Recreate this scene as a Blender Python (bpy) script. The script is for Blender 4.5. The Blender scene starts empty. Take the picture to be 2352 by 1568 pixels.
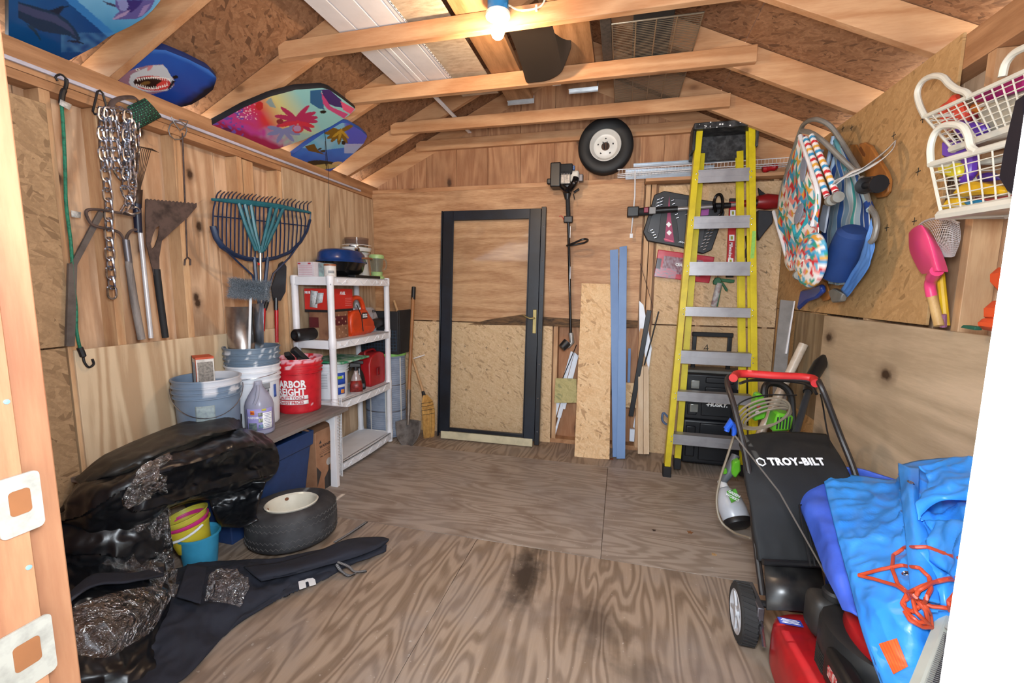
import bpy, bmesh, math, random
from mathutils import Vector, Matrix, Euler
from mathutils import noise as mnoise

scn = bpy.context.scene
COL = scn.collection
PI = math.pi
rnd = random.Random(7)

# ------------------------------------------------------------------ camera
YAW, PITCH, ROLL, FPX, CH = .2456, 1.4481, .0122, 991.77, 1.41
CR = Matrix.Rotation(YAW, 3, 'Z') @ Matrix.Rotation(PITCH, 3, 'X') @ Matrix.Rotation(ROLL, 3, 'Z')
cam_d = bpy.data.cameras.new('camera'); cam = bpy.data.objects.new('camera', cam_d); COL.objects.link(cam)
cam_d.sensor_width = 36; cam_d.lens = 36 * FPX / 2352; cam_d.clip_start = .02
cam.matrix_world = Matrix.Translation((0, 0, CH)) @ CR.to_4x4()
scn.camera = cam

def at(px, py, ax, val):
    """the point of the plane <axis ax = val> that a pixel of the photograph shows"""
    r = CR @ Vector((px - 1176, 784 - py, -FPX)); c = Vector((0, 0, CH))
    return c + r * ((val - c[ax]) / r[ax])

# ------------------------------------------------------------------ world, lights, exposure
w = bpy.data.worlds.new('sky'); scn.world = w; w.use_nodes = True
bg = w.node_tree.nodes['Background']; bg.inputs[0].default_value = (.80, .90, 1, 1); bg.inputs[1].default_value = 4.6
scn.view_settings.view_transform = 'Standard'; scn.view_settings.look = 'None'
scn.view_settings.exposure = 0.12; scn.view_settings.gamma = 1; scn.view_settings.use_curve_mapping = False

def lamp(name, kind, loc, energy, color=(1, 1, 1), size=.2, rot=None, sizey=None, shape='DISK'):
    d = bpy.data.lights.new(name, kind); d.energy = energy; d.color = color
    if kind == 'AREA':
        d.shape = shape; d.size = size
        if sizey: d.shape = 'RECTANGLE'; d.size_y = sizey
    else: d.shadow_soft_size = size
    o = bpy.data.objects.new(name, d); COL.objects.link(o); o.location = loc
    if rot: o.rotation_euler = rot
    return o
sun = lamp('sun', 'SUN', (0, 8, 9), 22., (1, .95, .86), .02); sun.data.angle = .01
sun.rotation_euler = Vector((0., -.45, -1)).to_track_quat('-Z', 'Y').to_euler()
# the camera's flash, just above the lens
fl = lamp('camera_flash', 'AREA', (0.02, .12, 1.60), 56, (.86, .93, 1), .34)
fl.rotation_euler = (Vector((-.16, 1, .06))).to_track_quat('-Z', 'Y').to_euler()

# ------------------------------------------------------------------ materials
def lin(c):
    if isinstance(c, str):
        c = tuple(int(c[i:i + 2], 16) / 255 for i in (0, 2, 4))
    return tuple((v / 12.92 if v <= .04045 else ((v + .055) / 1.055) ** 2.4) for v in c) + (1,)

class N:
    def __init__(s, name):
        s.m = bpy.data.materials.new(name); s.m.use_nodes = True; s.t = s.m.node_tree
        s.b = s.t.nodes['Principled BSDF']; s.o = s.t.nodes['Material Output']
    def n(s, t, **k):
        a = s.t.nodes.new(t)
        for q, v in k.items(): setattr(a, q, v)
        return a
    def l(s, a, b): s.t.links.new(a, b)
    def put(s, sock, v):
        if hasattr(v, 'links') or hasattr(v, 'is_linked'): s.l(v, sock)
        else: sock.default_value = v
    def math(s, op, a, b=0., c=None):
        n = s.n('ShaderNodeMath', operation=op); s.put(n.inputs[0], a); s.put(n.inputs[1], b)
        if c is not None: s.put(n.inputs[2], c)
        return n.outputs[0]
    def coord(s, scale=(1, 1, 1), rot=(0, 0, 0), rand=True, swz=None):
        tc = s.n('ShaderNodeTexCoord').outputs['Object']
        if rand:
            oi = s.n('ShaderNodeObjectInfo').outputs['Random']
            c = s.n('ShaderNodeCombineXYZ')
            for i, k in enumerate((7., 13., 19.)): s.l(s.math('MULTIPLY', oi, k), c.inputs[i])
            a = s.n('ShaderNodeVectorMath', operation='ADD'); s.l(tc, a.inputs[0]); s.l(c.outputs[0], a.inputs[1]); tc = a.outputs[0]
        if swz:
            sp = s.n('ShaderNodeSeparateXYZ'); s.l(tc, sp.inputs[0]); c = s.n('ShaderNodeCombineXYZ')
            for i, k in enumerate(swz):
                if k in 'xyz': s.l(sp.outputs['xyz'.index(k)], c.inputs[i])
            tc = c.outputs[0]
        mp = s.n('ShaderNodeMapping'); s.l(tc, mp.inputs[0]); mp.inputs['Scale'].default_value = scale; mp.inputs['Rotation'].default_value = rot
        return mp.outputs[0]
    def noise(s, vec, scale, detail=3, rough=.5, dist=0):
        n = s.n('ShaderNodeTexNoise'); s.l(vec, n.inputs['Vector']); n.inputs['Scale'].default_value = scale
        n.inputs['Detail'].default_value = detail; n.inputs['Roughness'].default_value = rough; n.inputs['Distortion'].default_value = dist
        return n.outputs[0]
    def vor(s, vec, scale, out='Distance', feature='F1', rand=1):
        n = s.n('ShaderNodeTexVoronoi', feature=feature); s.l(vec, n.inputs['Vector']); n.inputs['Scale'].default_value = scale
        n.inputs['Randomness'].default_value = rand
        return n.outputs[out]
    def ramp(s, fac, stops, interp='LINEAR'):
        r = s.n('ShaderNodeValToRGB'); s.l(fac, r.inputs[0]); e = r.color_ramp.elements; r.color_ramp.interpolation = interp
        while len(e) < len(stops): e.new(.5)
        for i, (p, c) in enumerate(stops):
            e[i].position = p; e[i].color = lin(c) if not isinstance(c, float) else (c, c, c, 1)
        return r.outputs[0]
    def mix(s, f, a, b, mode='MIX'):
        n = s.n('ShaderNodeMix', data_type='RGBA', blend_type=mode)
        s.put(n.inputs[0], f); s.put(n.inputs[6], a); s.put(n.inputs[7], b)
        return n.outputs[2]
    def bump(s, h, strength=.3, dist=.002):
        n = s.n('ShaderNodeBump'); s.l(h, n.inputs['Height']); n.inputs['Strength'].default_value = strength; n.inputs['Distance'].default_value = dist
        s.l(n.outputs[0], s.b.inputs['Normal'])
    def base(s, v): s.put(s.b.inputs['Base Color'], v)
    def set(s, rough=.6, metal=0, **k):
        s.b.inputs['Roughness'].default_value = rough; s.b.inputs['Metallic'].default_value = metal
        for q, v in k.items(): s.b.inputs[q.replace('_', ' ')].default_value = v
        return s.m

MATS = {}
def plain(name, c, rough=.5, metal=0, var=.12, scale=9, bump=0, c2=None, fs=60, **k):
    """one colour with a little wear, optional fine relief"""
    if name in MATS: return MATS[name]
    n = N(name); v = n.coord()
    a = n.noise(v, scale, 4, .6)
    cl = lin(c); c_2 = lin(c2) if c2 else tuple(x * (1 - var * 2.2) for x in cl[:3]) + (1,)
    f = n.ramp(a, [(.42, 0.), (.7, 1.)])
    n.base(n.mix(f, cl, c_2))
    if bump: n.bump(n.noise(v, fs, 3, .6), bump, .003)
    MATS[name] = n.set(rough, metal, **k)
    return MATS[name]

def calm(c, k=.86):
    r, g, b = (int(c[i:i + 2], 16) for i in (0, 2, 4)); y = .3 * r + .59 * g + .11 * b
    return '%02x%02x%02x' % tuple(int(max(0, min(255, y + (v - y) * k))) for v in (r, g, b))
def wood(name, c1, c2, axis='y', dark='5a3418', scale=1., knots=.5, rough=.65, bands=9, cath=1., var=.5, flat=None, bw=.36, kd_=1.):
    """sawn softwood or rotary-cut plywood, grain along an axis"""
    if name in MATS: return MATS[name]
    c1, c2 = calm(c1), calm(c2); n = N(name); st = [5. * scale] * 3; st['xyz'.index(axis)] = .55 * scale
    v = n.coord(tuple(st)); v2 = n.coord(tuple(x * 9 for x in st))
    a = n.noise(v, .8 * cath, 2, .5, .25)
    b = n.math('SINE', n.math('MULTIPLY', a, bands * 6.28))
    b = n.math('MULTIPLY_ADD', b, .5, .5)
    fine = n.noise(v2, 2.2, 4, .65)
    g = n.math('MULTIPLY_ADD', b, bw, n.math('MULTIPLY', fine, 1 - bw))
    col = n.mix(n.ramp(g, [(.28, 0.), (.72, 1.)]), lin(c1), lin(c2))
    big = n.noise(n.coord((1.6, 1.6, 1.6)), 1.3, 3, .6)
    col = n.mix(n.math('MULTIPLY', n.ramp(big, [(.45, 0.), (.75, 1.)]), var), col, tuple(x * .62 for x in lin(c2)[:3]) + (1,))
    if knots:
        ks = [4.2] * 3; ks['xyz'.index(axis)] = 2.3
        if flat:
            ax2 = [k for k in 'xyz' if k != flat and k != axis][0]
            vv = n.coord((2.9 * kd_, 4.6 * kd_, 1), swz=axis + ax2 + 'o'); vo = n.n('ShaderNodeTexVoronoi', voronoi_dimensions='2D'); n.l(vv, vo.inputs['Vector']); vo.inputs['Scale'].default_value = 1.
            sc_ = n.n('ShaderNodeSeparateColor'); n.l(vo.outputs['Color'], sc_.inputs[0])
            kd = n.math('ADD', n.math('ADD', vo.outputs['Distance'], n.math('MULTIPLY', n.math('GREATER_THAN', sc_.outputs[0], .5), 5.)), n.math('MULTIPLY_ADD', n.noise(n.coord((1, 1, 1)), 40, 2, .5), .06, -.03))
        else: kd = n.vor(n.coord(tuple(ks)), 1.0)
        kk = n.ramp(kd, [(.05, 1.), (.105, 0.)])
        halo = n.ramp(kd, [(.09, 1.), (.22, 0.)])
        col = n.mix(n.math('MULTIPLY', halo, .45 * knots), col, lin(dark))
        col = n.mix(n.math('MULTIPLY', kk, knots), col, tuple(x * .5 for x in lin(dark)[:3]) + (1,))
    n.base(col); n.bump(g, .18, .0015)
    MATS[name] = n.set(rough)
    return MATS[name]

def osb(name, plane='xz', light='d9aa68', mid='b98548', darkc='7a4e26', rough=.7, amt=.5, s=1.):
    if name in MATS: return MATS[name]
    light, mid, darkc = calm(light), calm(mid), calm(darkc); n = N(name); lay = []
    sw = plane + 'o'
    base = n.coord((1, 1, 1), (0, 0, 0), True, sw)
    for i, (ang, sc) in enumerate(((.25, (13, 52, 1)), (1.25, (17, 60, 1)), (2.1, (15, 48, 1)), (-.5, (20, 75, 1)))):
        mp = n.n('ShaderNodeMapping', vector_type='TEXTURE'); n.l(base, mp.inputs[0]); mp.inputs['Rotation'].default_value = (0, 0, ang)
        mp2 = n.n('ShaderNodeMapping'); n.l(mp.outputs[0], mp2.inputs[0]); mp2.inputs['Scale'].default_value = tuple(x * s for x in sc); mp2.inputs['Location'].default_value = (i * 3.7, i * 1.3, 0)
        vc = n.vor(mp2.outputs[0], 1.0, 'Color')
        sp = n.n('ShaderNodeSeparateColor'); n.l(vc, sp.inputs[0]); lay.append(sp)
    def pick(a, b, t): return n.mix(n.math('GREATER_THAN', t, .55), a, b)
    def tone(sp, o=0): return n.ramp(sp.outputs[o], [(0., darkc), (.12, mid), (.55, light), (.8, mid), (1., light)])
    col = pick(tone(lay[0]), tone(lay[1]), lay[1].outputs[1])
    col = pick(col, tone(lay[2]), lay[2].outputs[1])
    col = pick(col, tone(lay[3]), n.math('MULTIPLY', lay[3].outputs[1], .85))
    fine = n.noise(n.coord((1, 1, 1), (0, 0, 0), True, sw), 70, 4, .7)
    col = n.mix(n.math('MULTIPLY', n.ramp(fine, [(.35, 1.), (.6, 0.)]), .35), col, lin(darkc))
    avg = lin(mid)
    av = tuple((a * .5 + b * .5) for a, b in zip(lin(mid), lin(light)))
    col = n.mix(1 - amt, col, av)
    n.base(col); n.bump(fine, .25, .0015)
    MATS[name] = n.set(rough)
    return MATS[name]

def painted(name='painted', rough=.45, metal=0, bump=0, **k):
    """takes the print of a surface from its vertices"""
    if name in MATS: return MATS[name]
    n = N(name); a = n.n('ShaderNodeAttribute', attribute_name='Col'); n.base(a.outputs['Color'])
    if bump: n.bump(n.noise(n.coord(), 120, 2), bump, .002)
    MATS[name] = n.set(rough, metal, **k)
    return MATS[name]

# ------------------------------------------------------------------ mesh builder
FR = {}
def rootmat(o):
    return FR.get(o.name, Matrix.Identity(4)) if o else Matrix.Identity(4)
class MB:
    """collects geometry; build() links it as one mesh object. frame None: world coordinates, else those of a thing"""
    def __init__(s, frame=None): s.v = []; s.f = []; s.c = []; s.frame = frame
    def add(s, vs, fs, cols=None, M=None):
        b = len(s.v)
        s.v += [(M @ Vector(v)) if M else Vector(v) for v in vs]; s.f += [tuple(i + b for i in f) for f in fs]
        s.c += cols if cols else [None] * len(vs)
        return s
    def box(s, x0, x1, y0, y1, z0, z1, M=None):
        vs = [(x, y, z) for z in (z0, z1) for y in (y0, y1) for x in (x0, x1)]
        return s.add(vs, [(0, 2, 3, 1), (4, 5, 7, 6), (0, 1, 5, 4), (2, 6, 7, 3), (0, 4, 6, 2), (1, 3, 7, 5)], None, M)
    def cbox(s, c, d, M=None):
        return s.box(c[0] - d[0] / 2, c[0] + d[0] / 2, c[1] - d[1] / 2, c[1] + d[1] / 2, c[2] - d[2] / 2, c[2] + d[2] / 2, M)
    def beam(s, p, q, w_, t, up=(0, 0, 1)):
        """box from p to q, w_ wide across, t thick towards up"""
        p, q = Vector(p), Vector(q); d = (q - p); L = d.length; d.normalize(); up = Vector(up)
        a = d.cross(up)
        if a.length < 1e-4: a = d.cross(Vector((1, 0, 0)))
        a.normalize(); u = a.cross(d)
        M = Matrix((a, d, u)).transposed().to_4x4(); M.translation = p
        return s.box(-w_ / 2, w_ / 2, 0, L, -t / 2, t / 2, M)
    def tube(s, pts, r, n=8, closed=False, caps=True, flat=1.):
        pts = [Vector(p) for p in pts]; m = len(pts); R_ = r if isinstance(r, (list, tuple)) else [r] * m
        T = []
        for i in range(m):
            if closed: d = pts[(i + 1) % m] - pts[i - 1]
            else: d = pts[min(i + 1, m - 1)] - pts[max(i - 1, 0)]
            T.append(d.normalized() if d.length > 1e-9 else Vector((0, 0, 1)))
        a = T[0].orthogonal().normalized(); vs = []; 
        for i in range(m):
            a = (a - T[i] * a.dot(T[i]))
            if a.length < 1e-6: a = T[i].orthogonal()
            a.normalize(); b = T[i].cross(a)
            for k in range(n):
                th = 2 * PI * k / n; vs.append(pts[i] + (a * math.cos(th) + b * math.sin(th) * flat) * R_[i])
        fs = []
        for i in range(m if closed else m - 1):
            j = (i + 1) % m
            for k in range(n): fs.append((i * n + k, i * n + (k + 1) % n, j * n + (k + 1) % n, j * n + k))
        if caps and not closed: fs += [tuple(range(n))[::-1], tuple((m - 1) * n + k for k in range(n))]
        return s.add(vs, fs)
    def lathe(s, prof, n=24, M=None, a0=0, a1=2 * PI, sx=1., sy=1.):
        full = abs(a1 - a0 - 2 * PI) < 1e-6; m = n if full else n + 1; vs = []
        for r, z in prof:
            for k in range(m):
                th = a0 + (a1 - a0) * k / n; vs.append((r * math.cos(th) * sx, r * math.sin(th) * sy, z))
        fs = []
        for i in range(len(prof) - 1):
            for k in range(n):
                k2 = (k + 1) % m; fs.append((i * m + k, i * m + k2, (i + 1) * m + k2, (i + 1) * m + k))
        return s.add(vs, fs, None, M)
    def prism(s, poly, z0, z1, M=None):
        n = len(poly); vs = [(x, y, z0) for x, y in poly] + [(x, y, z1) for x, y in poly]
        return s.add(vs, [tuple(range(n))[::-1], tuple(range(n, 2 * n))] + [(i, (i + 1) % n, n + (i + 1) % n, n + i) for i in range(n)], None, M)
    def grid(s, nu, nv, fn, col=None, M=None, closeu=False):
        vs = []; cs = []
        for j in range(nv + 1):
            for i in range(nu + (0 if closeu else 1)):
                u, v = i / nu, j / nv; vs.append(fn(u, v)); cs.append(col(u, v) if col else None)
        m = nu if closeu else nu + 1
        fs = [(j * m + i, j * m + (i + 1) % m, (j + 1) * m + (i + 1) % m, (j + 1) * m + i) for j in range(nv) for i in range(nu)]
        return s.add(vs, fs, cs if col else None, M)
    def build(s, name, mat, parent=None, bevel=0., sharp=35, solid=0., sub=0, seg=2, soff=-1., **tags):
        me = bpy.data.meshes.new(name); vs = s.v
        if s.frame is None and parent is not None:
            Mi = rootmat(parent).inverted(); vs = [Mi @ v for v in vs]
        org = Vector((0, 0, 0))
        if parent is None and s.frame is None and vs:
            lo = [min(v[i] for v in vs) for i in range(3)]; hi = [max(v[i] for v in vs) for i in range(3)]
            org = Vector(((lo[0] + hi[0]) / 2, (lo[1] + hi[1]) / 2, lo[2])); vs = [v - org for v in vs]
        me.from_pydata([tuple(v) for v in vs], [], s.f); me.update()
        bm = bmesh.new(); bm.from_mesh(me); bmesh.ops.recalc_face_normals(bm, faces=bm.faces); bm.to_mesh(me); bm.free()
        if any(c is not None for c in s.c):
            ca = me.color_attributes.new('Col', 'FLOAT_COLOR', 'POINT')
            for i, c in enumerate(s.c): ca.data[i].color = (*(c or (.5, .5, .5))[:3], 1)
        me.polygons.foreach_set('use_smooth', [True] * len(me.polygons))
        me.set_sharp_from_angle(angle=math.radians(sharp))
        if mat: me.materials.append(mat)
        o = bpy.data.objects.new(name, me); COL.objects.link(o)
        if parent is not None: o.parent = parent; FR[o.name] = rootmat(parent)
        else: o.location = org; FR[o.name] = Matrix.Translation(org)
        if solid:
            md = o.modifiers.new('thick', 'SOLIDIFY'); md.thickness = solid; md.offset = soff
        if sub:
            md = o.modifiers.new('sub', 'SUBSURF'); md.levels = md.render_levels = sub
        if bevel:
            md = o.modifiers.new('bevel', 'BEVEL'); md.width = bevel; md.segments = seg; md.limit_method = 'ANGLE'; md.angle_limit = .6; md.harden_normals = False
        for k, v in tags.items(): o[k] = v
        return o

def thing(name, label, cat, loc=(0, 0, 0), rot=(0, 0, 0), group=None, **k):
    o = bpy.data.objects.new(name, None); COL.objects.link(o); o.empty_display_size = .05
    o.location = loc; o.rotation_euler = rot
    FR[o.name] = Matrix.Translation(loc) @ Euler(rot).to_matrix().to_4x4()
    o['label'] = label; o['category'] = cat
    if group: o['group'] = group
    for q, v in k.items(): o[q] = v
    return o
def thing_m(name, label, cat, M, group=None):
    o = thing(name, label, cat, M.to_translation(), M.to_euler(), group); return o
def tag(o, label, cat, group=None, **k):
    o['label'] = label; o['category'] = cat
    if group: o['group'] = group
    for q, v in k.items(): o[q] = v
    return o
def share(o, name=None, loc=None, rot=None, parent=None):
    """a sibling copy that shares the mesh"""
    c = o.copy(); COL.objects.link(c)
    if loc is not None: c.location = loc
    if rot is not None: c.rotation_euler = rot
    return c
def frame_m(o, x, y):
    """matrix with origin o, local x and y directions"""
    x = Vector(x).normalized(); z = x.cross(Vector(y)).normalized(); y = z.cross(x)
    M = Matrix((x, y, z)).transposed().to_4x4(); M.translation = Vector(o); return M
def text(s_, size, M, mat, parent, name='lettering', fat=0., ext=.0006, align='CENTER', sx=1., shear=0., space=1.):
    cu = bpy.data.curves.new('t', 'FONT'); cu.body = s_; cu.size = size; cu.align_x = align; cu.align_y = 'CENTER'
    cu.offset = fat; cu.extrude = ext; cu.resolution_u = 2; cu.shear = shear; cu.space_character = space
    to = bpy.data.objects.new('t', cu); COL.objects.link(to)
    dg = bpy.context.evaluated_depsgraph_get(); dg.update()
    me = bpy.data.meshes.new_from_object(to.evaluated_get(dg)); bpy.data.objects.remove(to); bpy.data.curves.remove(cu)
    me.transform(rootmat(parent).inverted() @ M @ Matrix.Diagonal((sx, 1, 1, 1)))
    me.materials.clear(); me.materials.append(mat)
    o = bpy.data.objects.new(name, me); COL.objects.link(o); o.parent = parent; FR[o.name] = rootmat(parent)
    return o
def arc(c, r, a0, a1, n, ax='xy', r2=None):
    out = []
    r2 = r2 or r
    for i in range(n + 1):
        t = a0 + (a1 - a0) * i / n; u, v = r * math.cos(t), r2 * math.sin(t)
        d = {'xy': (u, v, 0), 'xz': (u, 0, v), 'yz': (0, u, v)}[ax]
        out.append(Vector(c) + Vector(d))
    return out
def smooth_path(pts, k=6):
    """Catmull-Rom through the points"""
    P = [Vector(p) for p in pts]; P = [P[0] * 2 - P[1]] + P + [P[-1] * 2 - P[-2]]; out = []
    for i in range(1, len(P) - 2):
        for j in range(k):
            t = j / k; a, b, c, d = P[i - 1:i + 3]
            out.append(.5 * ((2 * b) + (c - a) * t + (2 * a - 5 * b + 4 * c - d) * t * t + (3 * b - a - 3 * c + d) * t ** 3))
    out.append(P[-2]); return out
def struct(o, label=None):
    o['kind'] = 'structure'
    if label: o['label'] = label
    return o
def rrect(w_, h, r, n=4):
    """rounded rectangle polygon centred on the origin"""
    out = []
    for cx, cy, a in ((w_ / 2 - r, h / 2 - r, 0), (-w_ / 2 + r, h / 2 - r, PI / 2), (-w_ / 2 + r, -h / 2 + r, PI), (w_ / 2 - r, -h / 2 + r, 1.5 * PI)):
        for i in range(n + 1):
            t = a + PI / 2 * i / n; out.append((cx + r * math.cos(t), cy + r * math.sin(t)))
    return out
def vn(x, y=0., z=0.): return mnoise.noise(Vector((x, y, z)))

# ------------------------------------------------------------------ shell
XL, XR, YB = -2.36, 1.19, 3.82
XM, RM = -.585, .47                     # ridge x, roof slope
def zr(x): return 2.67 - RM * (abs(x - XM) - 1.15)      # underside of the rafters
RD = .158                               # rafter depth, vertical
m_rafter = wood('rafter_lumber', 'cf9a6a', 'b87c4c', 'x', '6a3c1c', 1.1, .55, .6, 6)
m_stud = wood('stud_lumber', 'd8ab7c', 'b98455', 'z', '6a3c1c', 1.0, .45, .65, 6)
m_plate = wood('plate_lumber', 'c0895a', '9c683e', 'y', '5a3418', 1.0, .4, .65, 6)
m_sideL = wood('siding_vertical_grain', 'd9b08a', 'b98a63', 'z', '4a2a12', .8, .95, .65, 9, 1.3, .5, 'x', .42)
m_gable = wood('gable_siding', 'c28a5c', 'a56b42', 'z', '4a2a12', 1.1, .8, .65, 9, 1.2, .5, 'y', .36, .8)
m_plyB = wood('plywood_horizontal_grain', 'd2a070', 'a87043', 'x', '6a3f1c', 1.3, .15, .6, 7, .9, .55, None, .24)
m_plyR = wood('plywood_stained', 'd3b794', 'b69c7a', 'y', '4a2c14', .75, .95, .6, 6, 1.1, .5, 'x', .40, .75)
m_plyL = wood('plywood_light_panel', 'dcc09a', 'bd9b74', 'z', '6a3f1c', .75, .25, .6, 9, 1.4, .3, None, .55)
m_plyW = wood('plywood_washed', 'cfb08a', 'b08c66', 'z', '6a3f1c', .9, .1, .65, 8, 1.3, .3)
m_osbB = osb('osb_back', 'xz', 'e6c294', 'cba070', '86603a', .7, .6, 1.2)
m_osbBg = osb('osb_back_stained', 'xz', 'dab88a', 'c09868', '8a6238', .7, .5, 1.5)
m_osbL = osb('osb_left', 'yz', 'ba9468', '9a7750', '654628', .7, .75, .8)
m_osbR = osb('osb_right', 'yz', 'cfa066', 'b3844c', '7a572c', .7, .6, .9)
m_osbC = osb('osb_roof', 'yx', 'a97650', '865633', '4e2f18', .75, .8, 1.1)
m_end = plain('sawn_edge', 'a87b4a', .8)

# floor
def floor_mat(name, ax, stain, ca='a8937f', cb='6d5947'):
    n = N(name); st = [4.6, 4.6, 1.]; st['xy'.index(ax)] = .8
    v = n.coord(tuple(st)); a = n.noise(v, 1.3, 2, .45, .3)
    b = n.math('MULTIPLY_ADD', n.math('SINE', n.math('MULTIPLY', a, 75.)), .5, .5)
    st2 = [90, 90, 1]; st2['xy'.index(ax)] = 5
    fine = n.noise(n.coord(tuple(st2)), 1., 3, .6)
    g = n.math('MULTIPLY_ADD', n.ramp(b, [(.2, 0.), (.9, 1.)]), .56, n.math('MULTIPLY', fine, .44))
    col = n.mix(g, lin(ca), lin(cb))
    dust = n.noise(n.coord((1, 1, 1)), 1.7, 5, .62)
    col = n.mix(n.math('MULTIPLY', n.ramp(dust, [(.45, 0.), (.72, 1.)]), .55), col, lin('8c8582'))
    worn = n.noise(n.coord((1, 1, 1)), 2.6, 4, .6)
    col = n.mix(n.math('MULTIPLY', n.ramp(worn, [(.3, 1.), (.46, 0.)]), .45), col, lin('5d4534'))
    if stain:   # oil stains soaked into the boards
        for (sx, sy, rx, ry, amt) in stain:
            mp = n.n('ShaderNodeMapping'); n.l(n.n('ShaderNodeTexCoord').outputs['Object'], mp.inputs[0])
            mp.inputs['Location'].default_value = (-sx / rx, -sy / ry, 0); mp.inputs['Scale'].default_value = (1 / rx, 1 / ry, 0)
            ln = n.n('ShaderNodeVectorMath', operation='LENGTH'); n.l(mp.outputs[0], ln.inputs[0])
            d = n.math('ADD', ln.outputs['Value'], n.math('MULTIPLY_ADD', n.noise(n.coord((1, 1, 1)), 9, 4, .6), 1.6, -.8))
            col = n.mix(n.math('MULTIPLY', n.ramp(d, [(.25, 1.), (1.15, 0.)]), amt), col, lin('2a211b'))
    sp = n.noise(n.coord((1, 1, 1)), 55, 2, .5)
    col = n.mix(n.ramp(sp, [(.70, 0.), (.76, .35)]), col, lin('c9c2b8'))
    n.base(col); n.bump(g, .2, .0015)
    return n.set(.55)
m_flA = floor_mat('floor_plywood_lengthwise', 'y', [(.0, .0, .001, .001, 0)])
fl_root = struct(MB().box(-2.6, 1.4, .30, 4.0, -.06, -.018).build('floor', plain('floor_subfloor', '6e553f', .8)), 'worn plywood shed floor with dark oil stains')
STAIN = [(-.40, 1.95, .11, .30, .9), (-.05, 1.70, .16, .16, .5), (.12, 1.50, .12, .14, .45), (-.55, 2.3, .3, .12, .25)]
SH = [('y', -2.5, -.735, .30, 2.175), ('y', -.733, 1.39, .30, 2.175), ('x', -2.5, -.05, 2.178, 3.40), ('x', -.047, 1.39, 2.178, 3.40), ('y', -2.5, 1.39, 3.403, 3.95)]
fx = floor_mat('floor_plywood_crosswise', 'x', [(-.5, 2.9, .9, .35, .08)], 'a99b8e', '7f6f62')
fy = floor_mat('floor_plywood_stained', 'y', STAIN)
for i, (ax, x0, x1, y0, y1) in enumerate(SH):
    MB().box(x0, x1, y0, y1, -.018, 0).build('plywood_sheet', fx if ax == 'x' else fy, fl_root, bevel=.001, seg=1)
# object space of the floor parts is the world frame shifted by the root origin; keep it at the origin
fo = Vector(fl_root.location)
for ch in list(fl_root.children) + [fl_root]:
    ch.data.transform(Matrix.Translation(fo))
fl_root.location = (0, 0, 0)

# back wall
wb = struct(MB().box(-2.5, 1.35, 3.94, 3.955, 0, 3.33).build('wall_back', m_gable), 'back wall of plywood and strand board sheets over siding')
def part(name, mat, root, *b, bev=.0015): 
    return MB().box(*b).build(name, mat, root, bevel=bev, seg=1)
part('plywood_sheet', m_plyB, wb, -2.36, .145, 3.82, 3.832, 1.095, 2.285)
part('strand_board_sheet', m_osbB, wb, -2.36, -.585, 3.82, 3.832, 0, 1.085)
part('strand_board_sheet', m_osbB, wb, .262, 1.19, 3.818, 3.83, 1.125, 2.25)
part('strand_board_sheet', m_osbBg, wb, .255, 1.19, 3.818, 3.83, 0, 1.115)
for x in (-2.35, -1.75, -1.14, -.575, -.03, .16, .205, .6, 1.1):
    part('stud', m_stud, wb, x, x + .038, 3.832, 3.93, .04, 2.285)
part('bottom_plate', m_plate, wb, -2.4, 1.2, 3.832, 3.93, 0, .04)
part('top_plate', m_rafter, wb, .15, 1.2, 3.82, 3.93, 2.287, 2.325)
part('top_plate', m_rafter, wb, -2.4, .145, 3.834, 3.93, 2.287, 2.325)
for i, x in enumerate([-2.45 + .305 * k for k in range(13)]):
    x1 = min(x + .302, 1.34)
    pl = [(x, 0), (x1, 0), (x1, zr(x1) + .12), (x, zr(x) + .12)]
    if x < XM < x1: pl.insert(3, (XM, zr(XM) + .12))
    MB().prism([(a, -b) for a, b in pl], 0, .011, Matrix.Translation((0, 3.928, 0)) @ Matrix.Rotation(-PI / 2, 4, 'X')).build('siding_panel', m_gable, wb, bevel=.001, seg=1)
m_mildew = plain('mildew_stain', '3f3022', .9, var=.3)
# left wall
wl = struct(MB().box(-2.48, -2.465, .30, 3.95, 0, 2.36).build('wall_left', m_sideL), 'left wall with open studs, siding boards and plywood sheets')
y = .42
while y < 3.9:
    part('siding_panel', m_sideL, wl, -2.462, -2.45, y, min(y + .297, 3.93), 0, 2.34); y += .30
for y in (.8, 1.352, 1.55, 1.905, 2.30, 2.63, 3.15, 3.7):
    part('stud', m_stud, wl, -2.449, -2.36, y, y + .038, .04, 2.205)
part('stud', m_stud, wl, -2.449, -2.375, 2.36, 2.44, .04, 2.205)
part('top_plate', m_plate, wl, -2.449, -2.36, .3, 3.93, 2.207, 2.245)
part('top_plate', m_plate, wl, -2.449, -2.36, .3, 3.93, 2.247, 2.365)
part('strand_board_sheet', m_osbL, wl, -2.36, -2.348, .42, 1.338, 0, 1.128)
part('strand_board_sheet', m_osbL, wl, -2.36, -2.348, .42, 1.365, 1.134, 2.145)
part('plywood_sheet', m_plyL, wl, -2.36, -2.348, 1.367, 2.55, 0, 1.112)
part('plywood_sheet', m_plyW, wl, -2.36, -2.348, 2.667, 3.815, 0, 2.235)
m_white = plain('white_trim', 'e6e6ea', .45, var=.05)
m_whitestrip = plain('white_plastic_strip', 'b9b6c4', .45, var=.1)
tag(MB().box(-2.358, -2.346, .42, 3.62, 2.268, 2.284).build('plastic_strip', m_whitestrip, bevel=.002), 'long thin white plastic strip fixed along the top plate of the left wall', 'strip')
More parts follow.
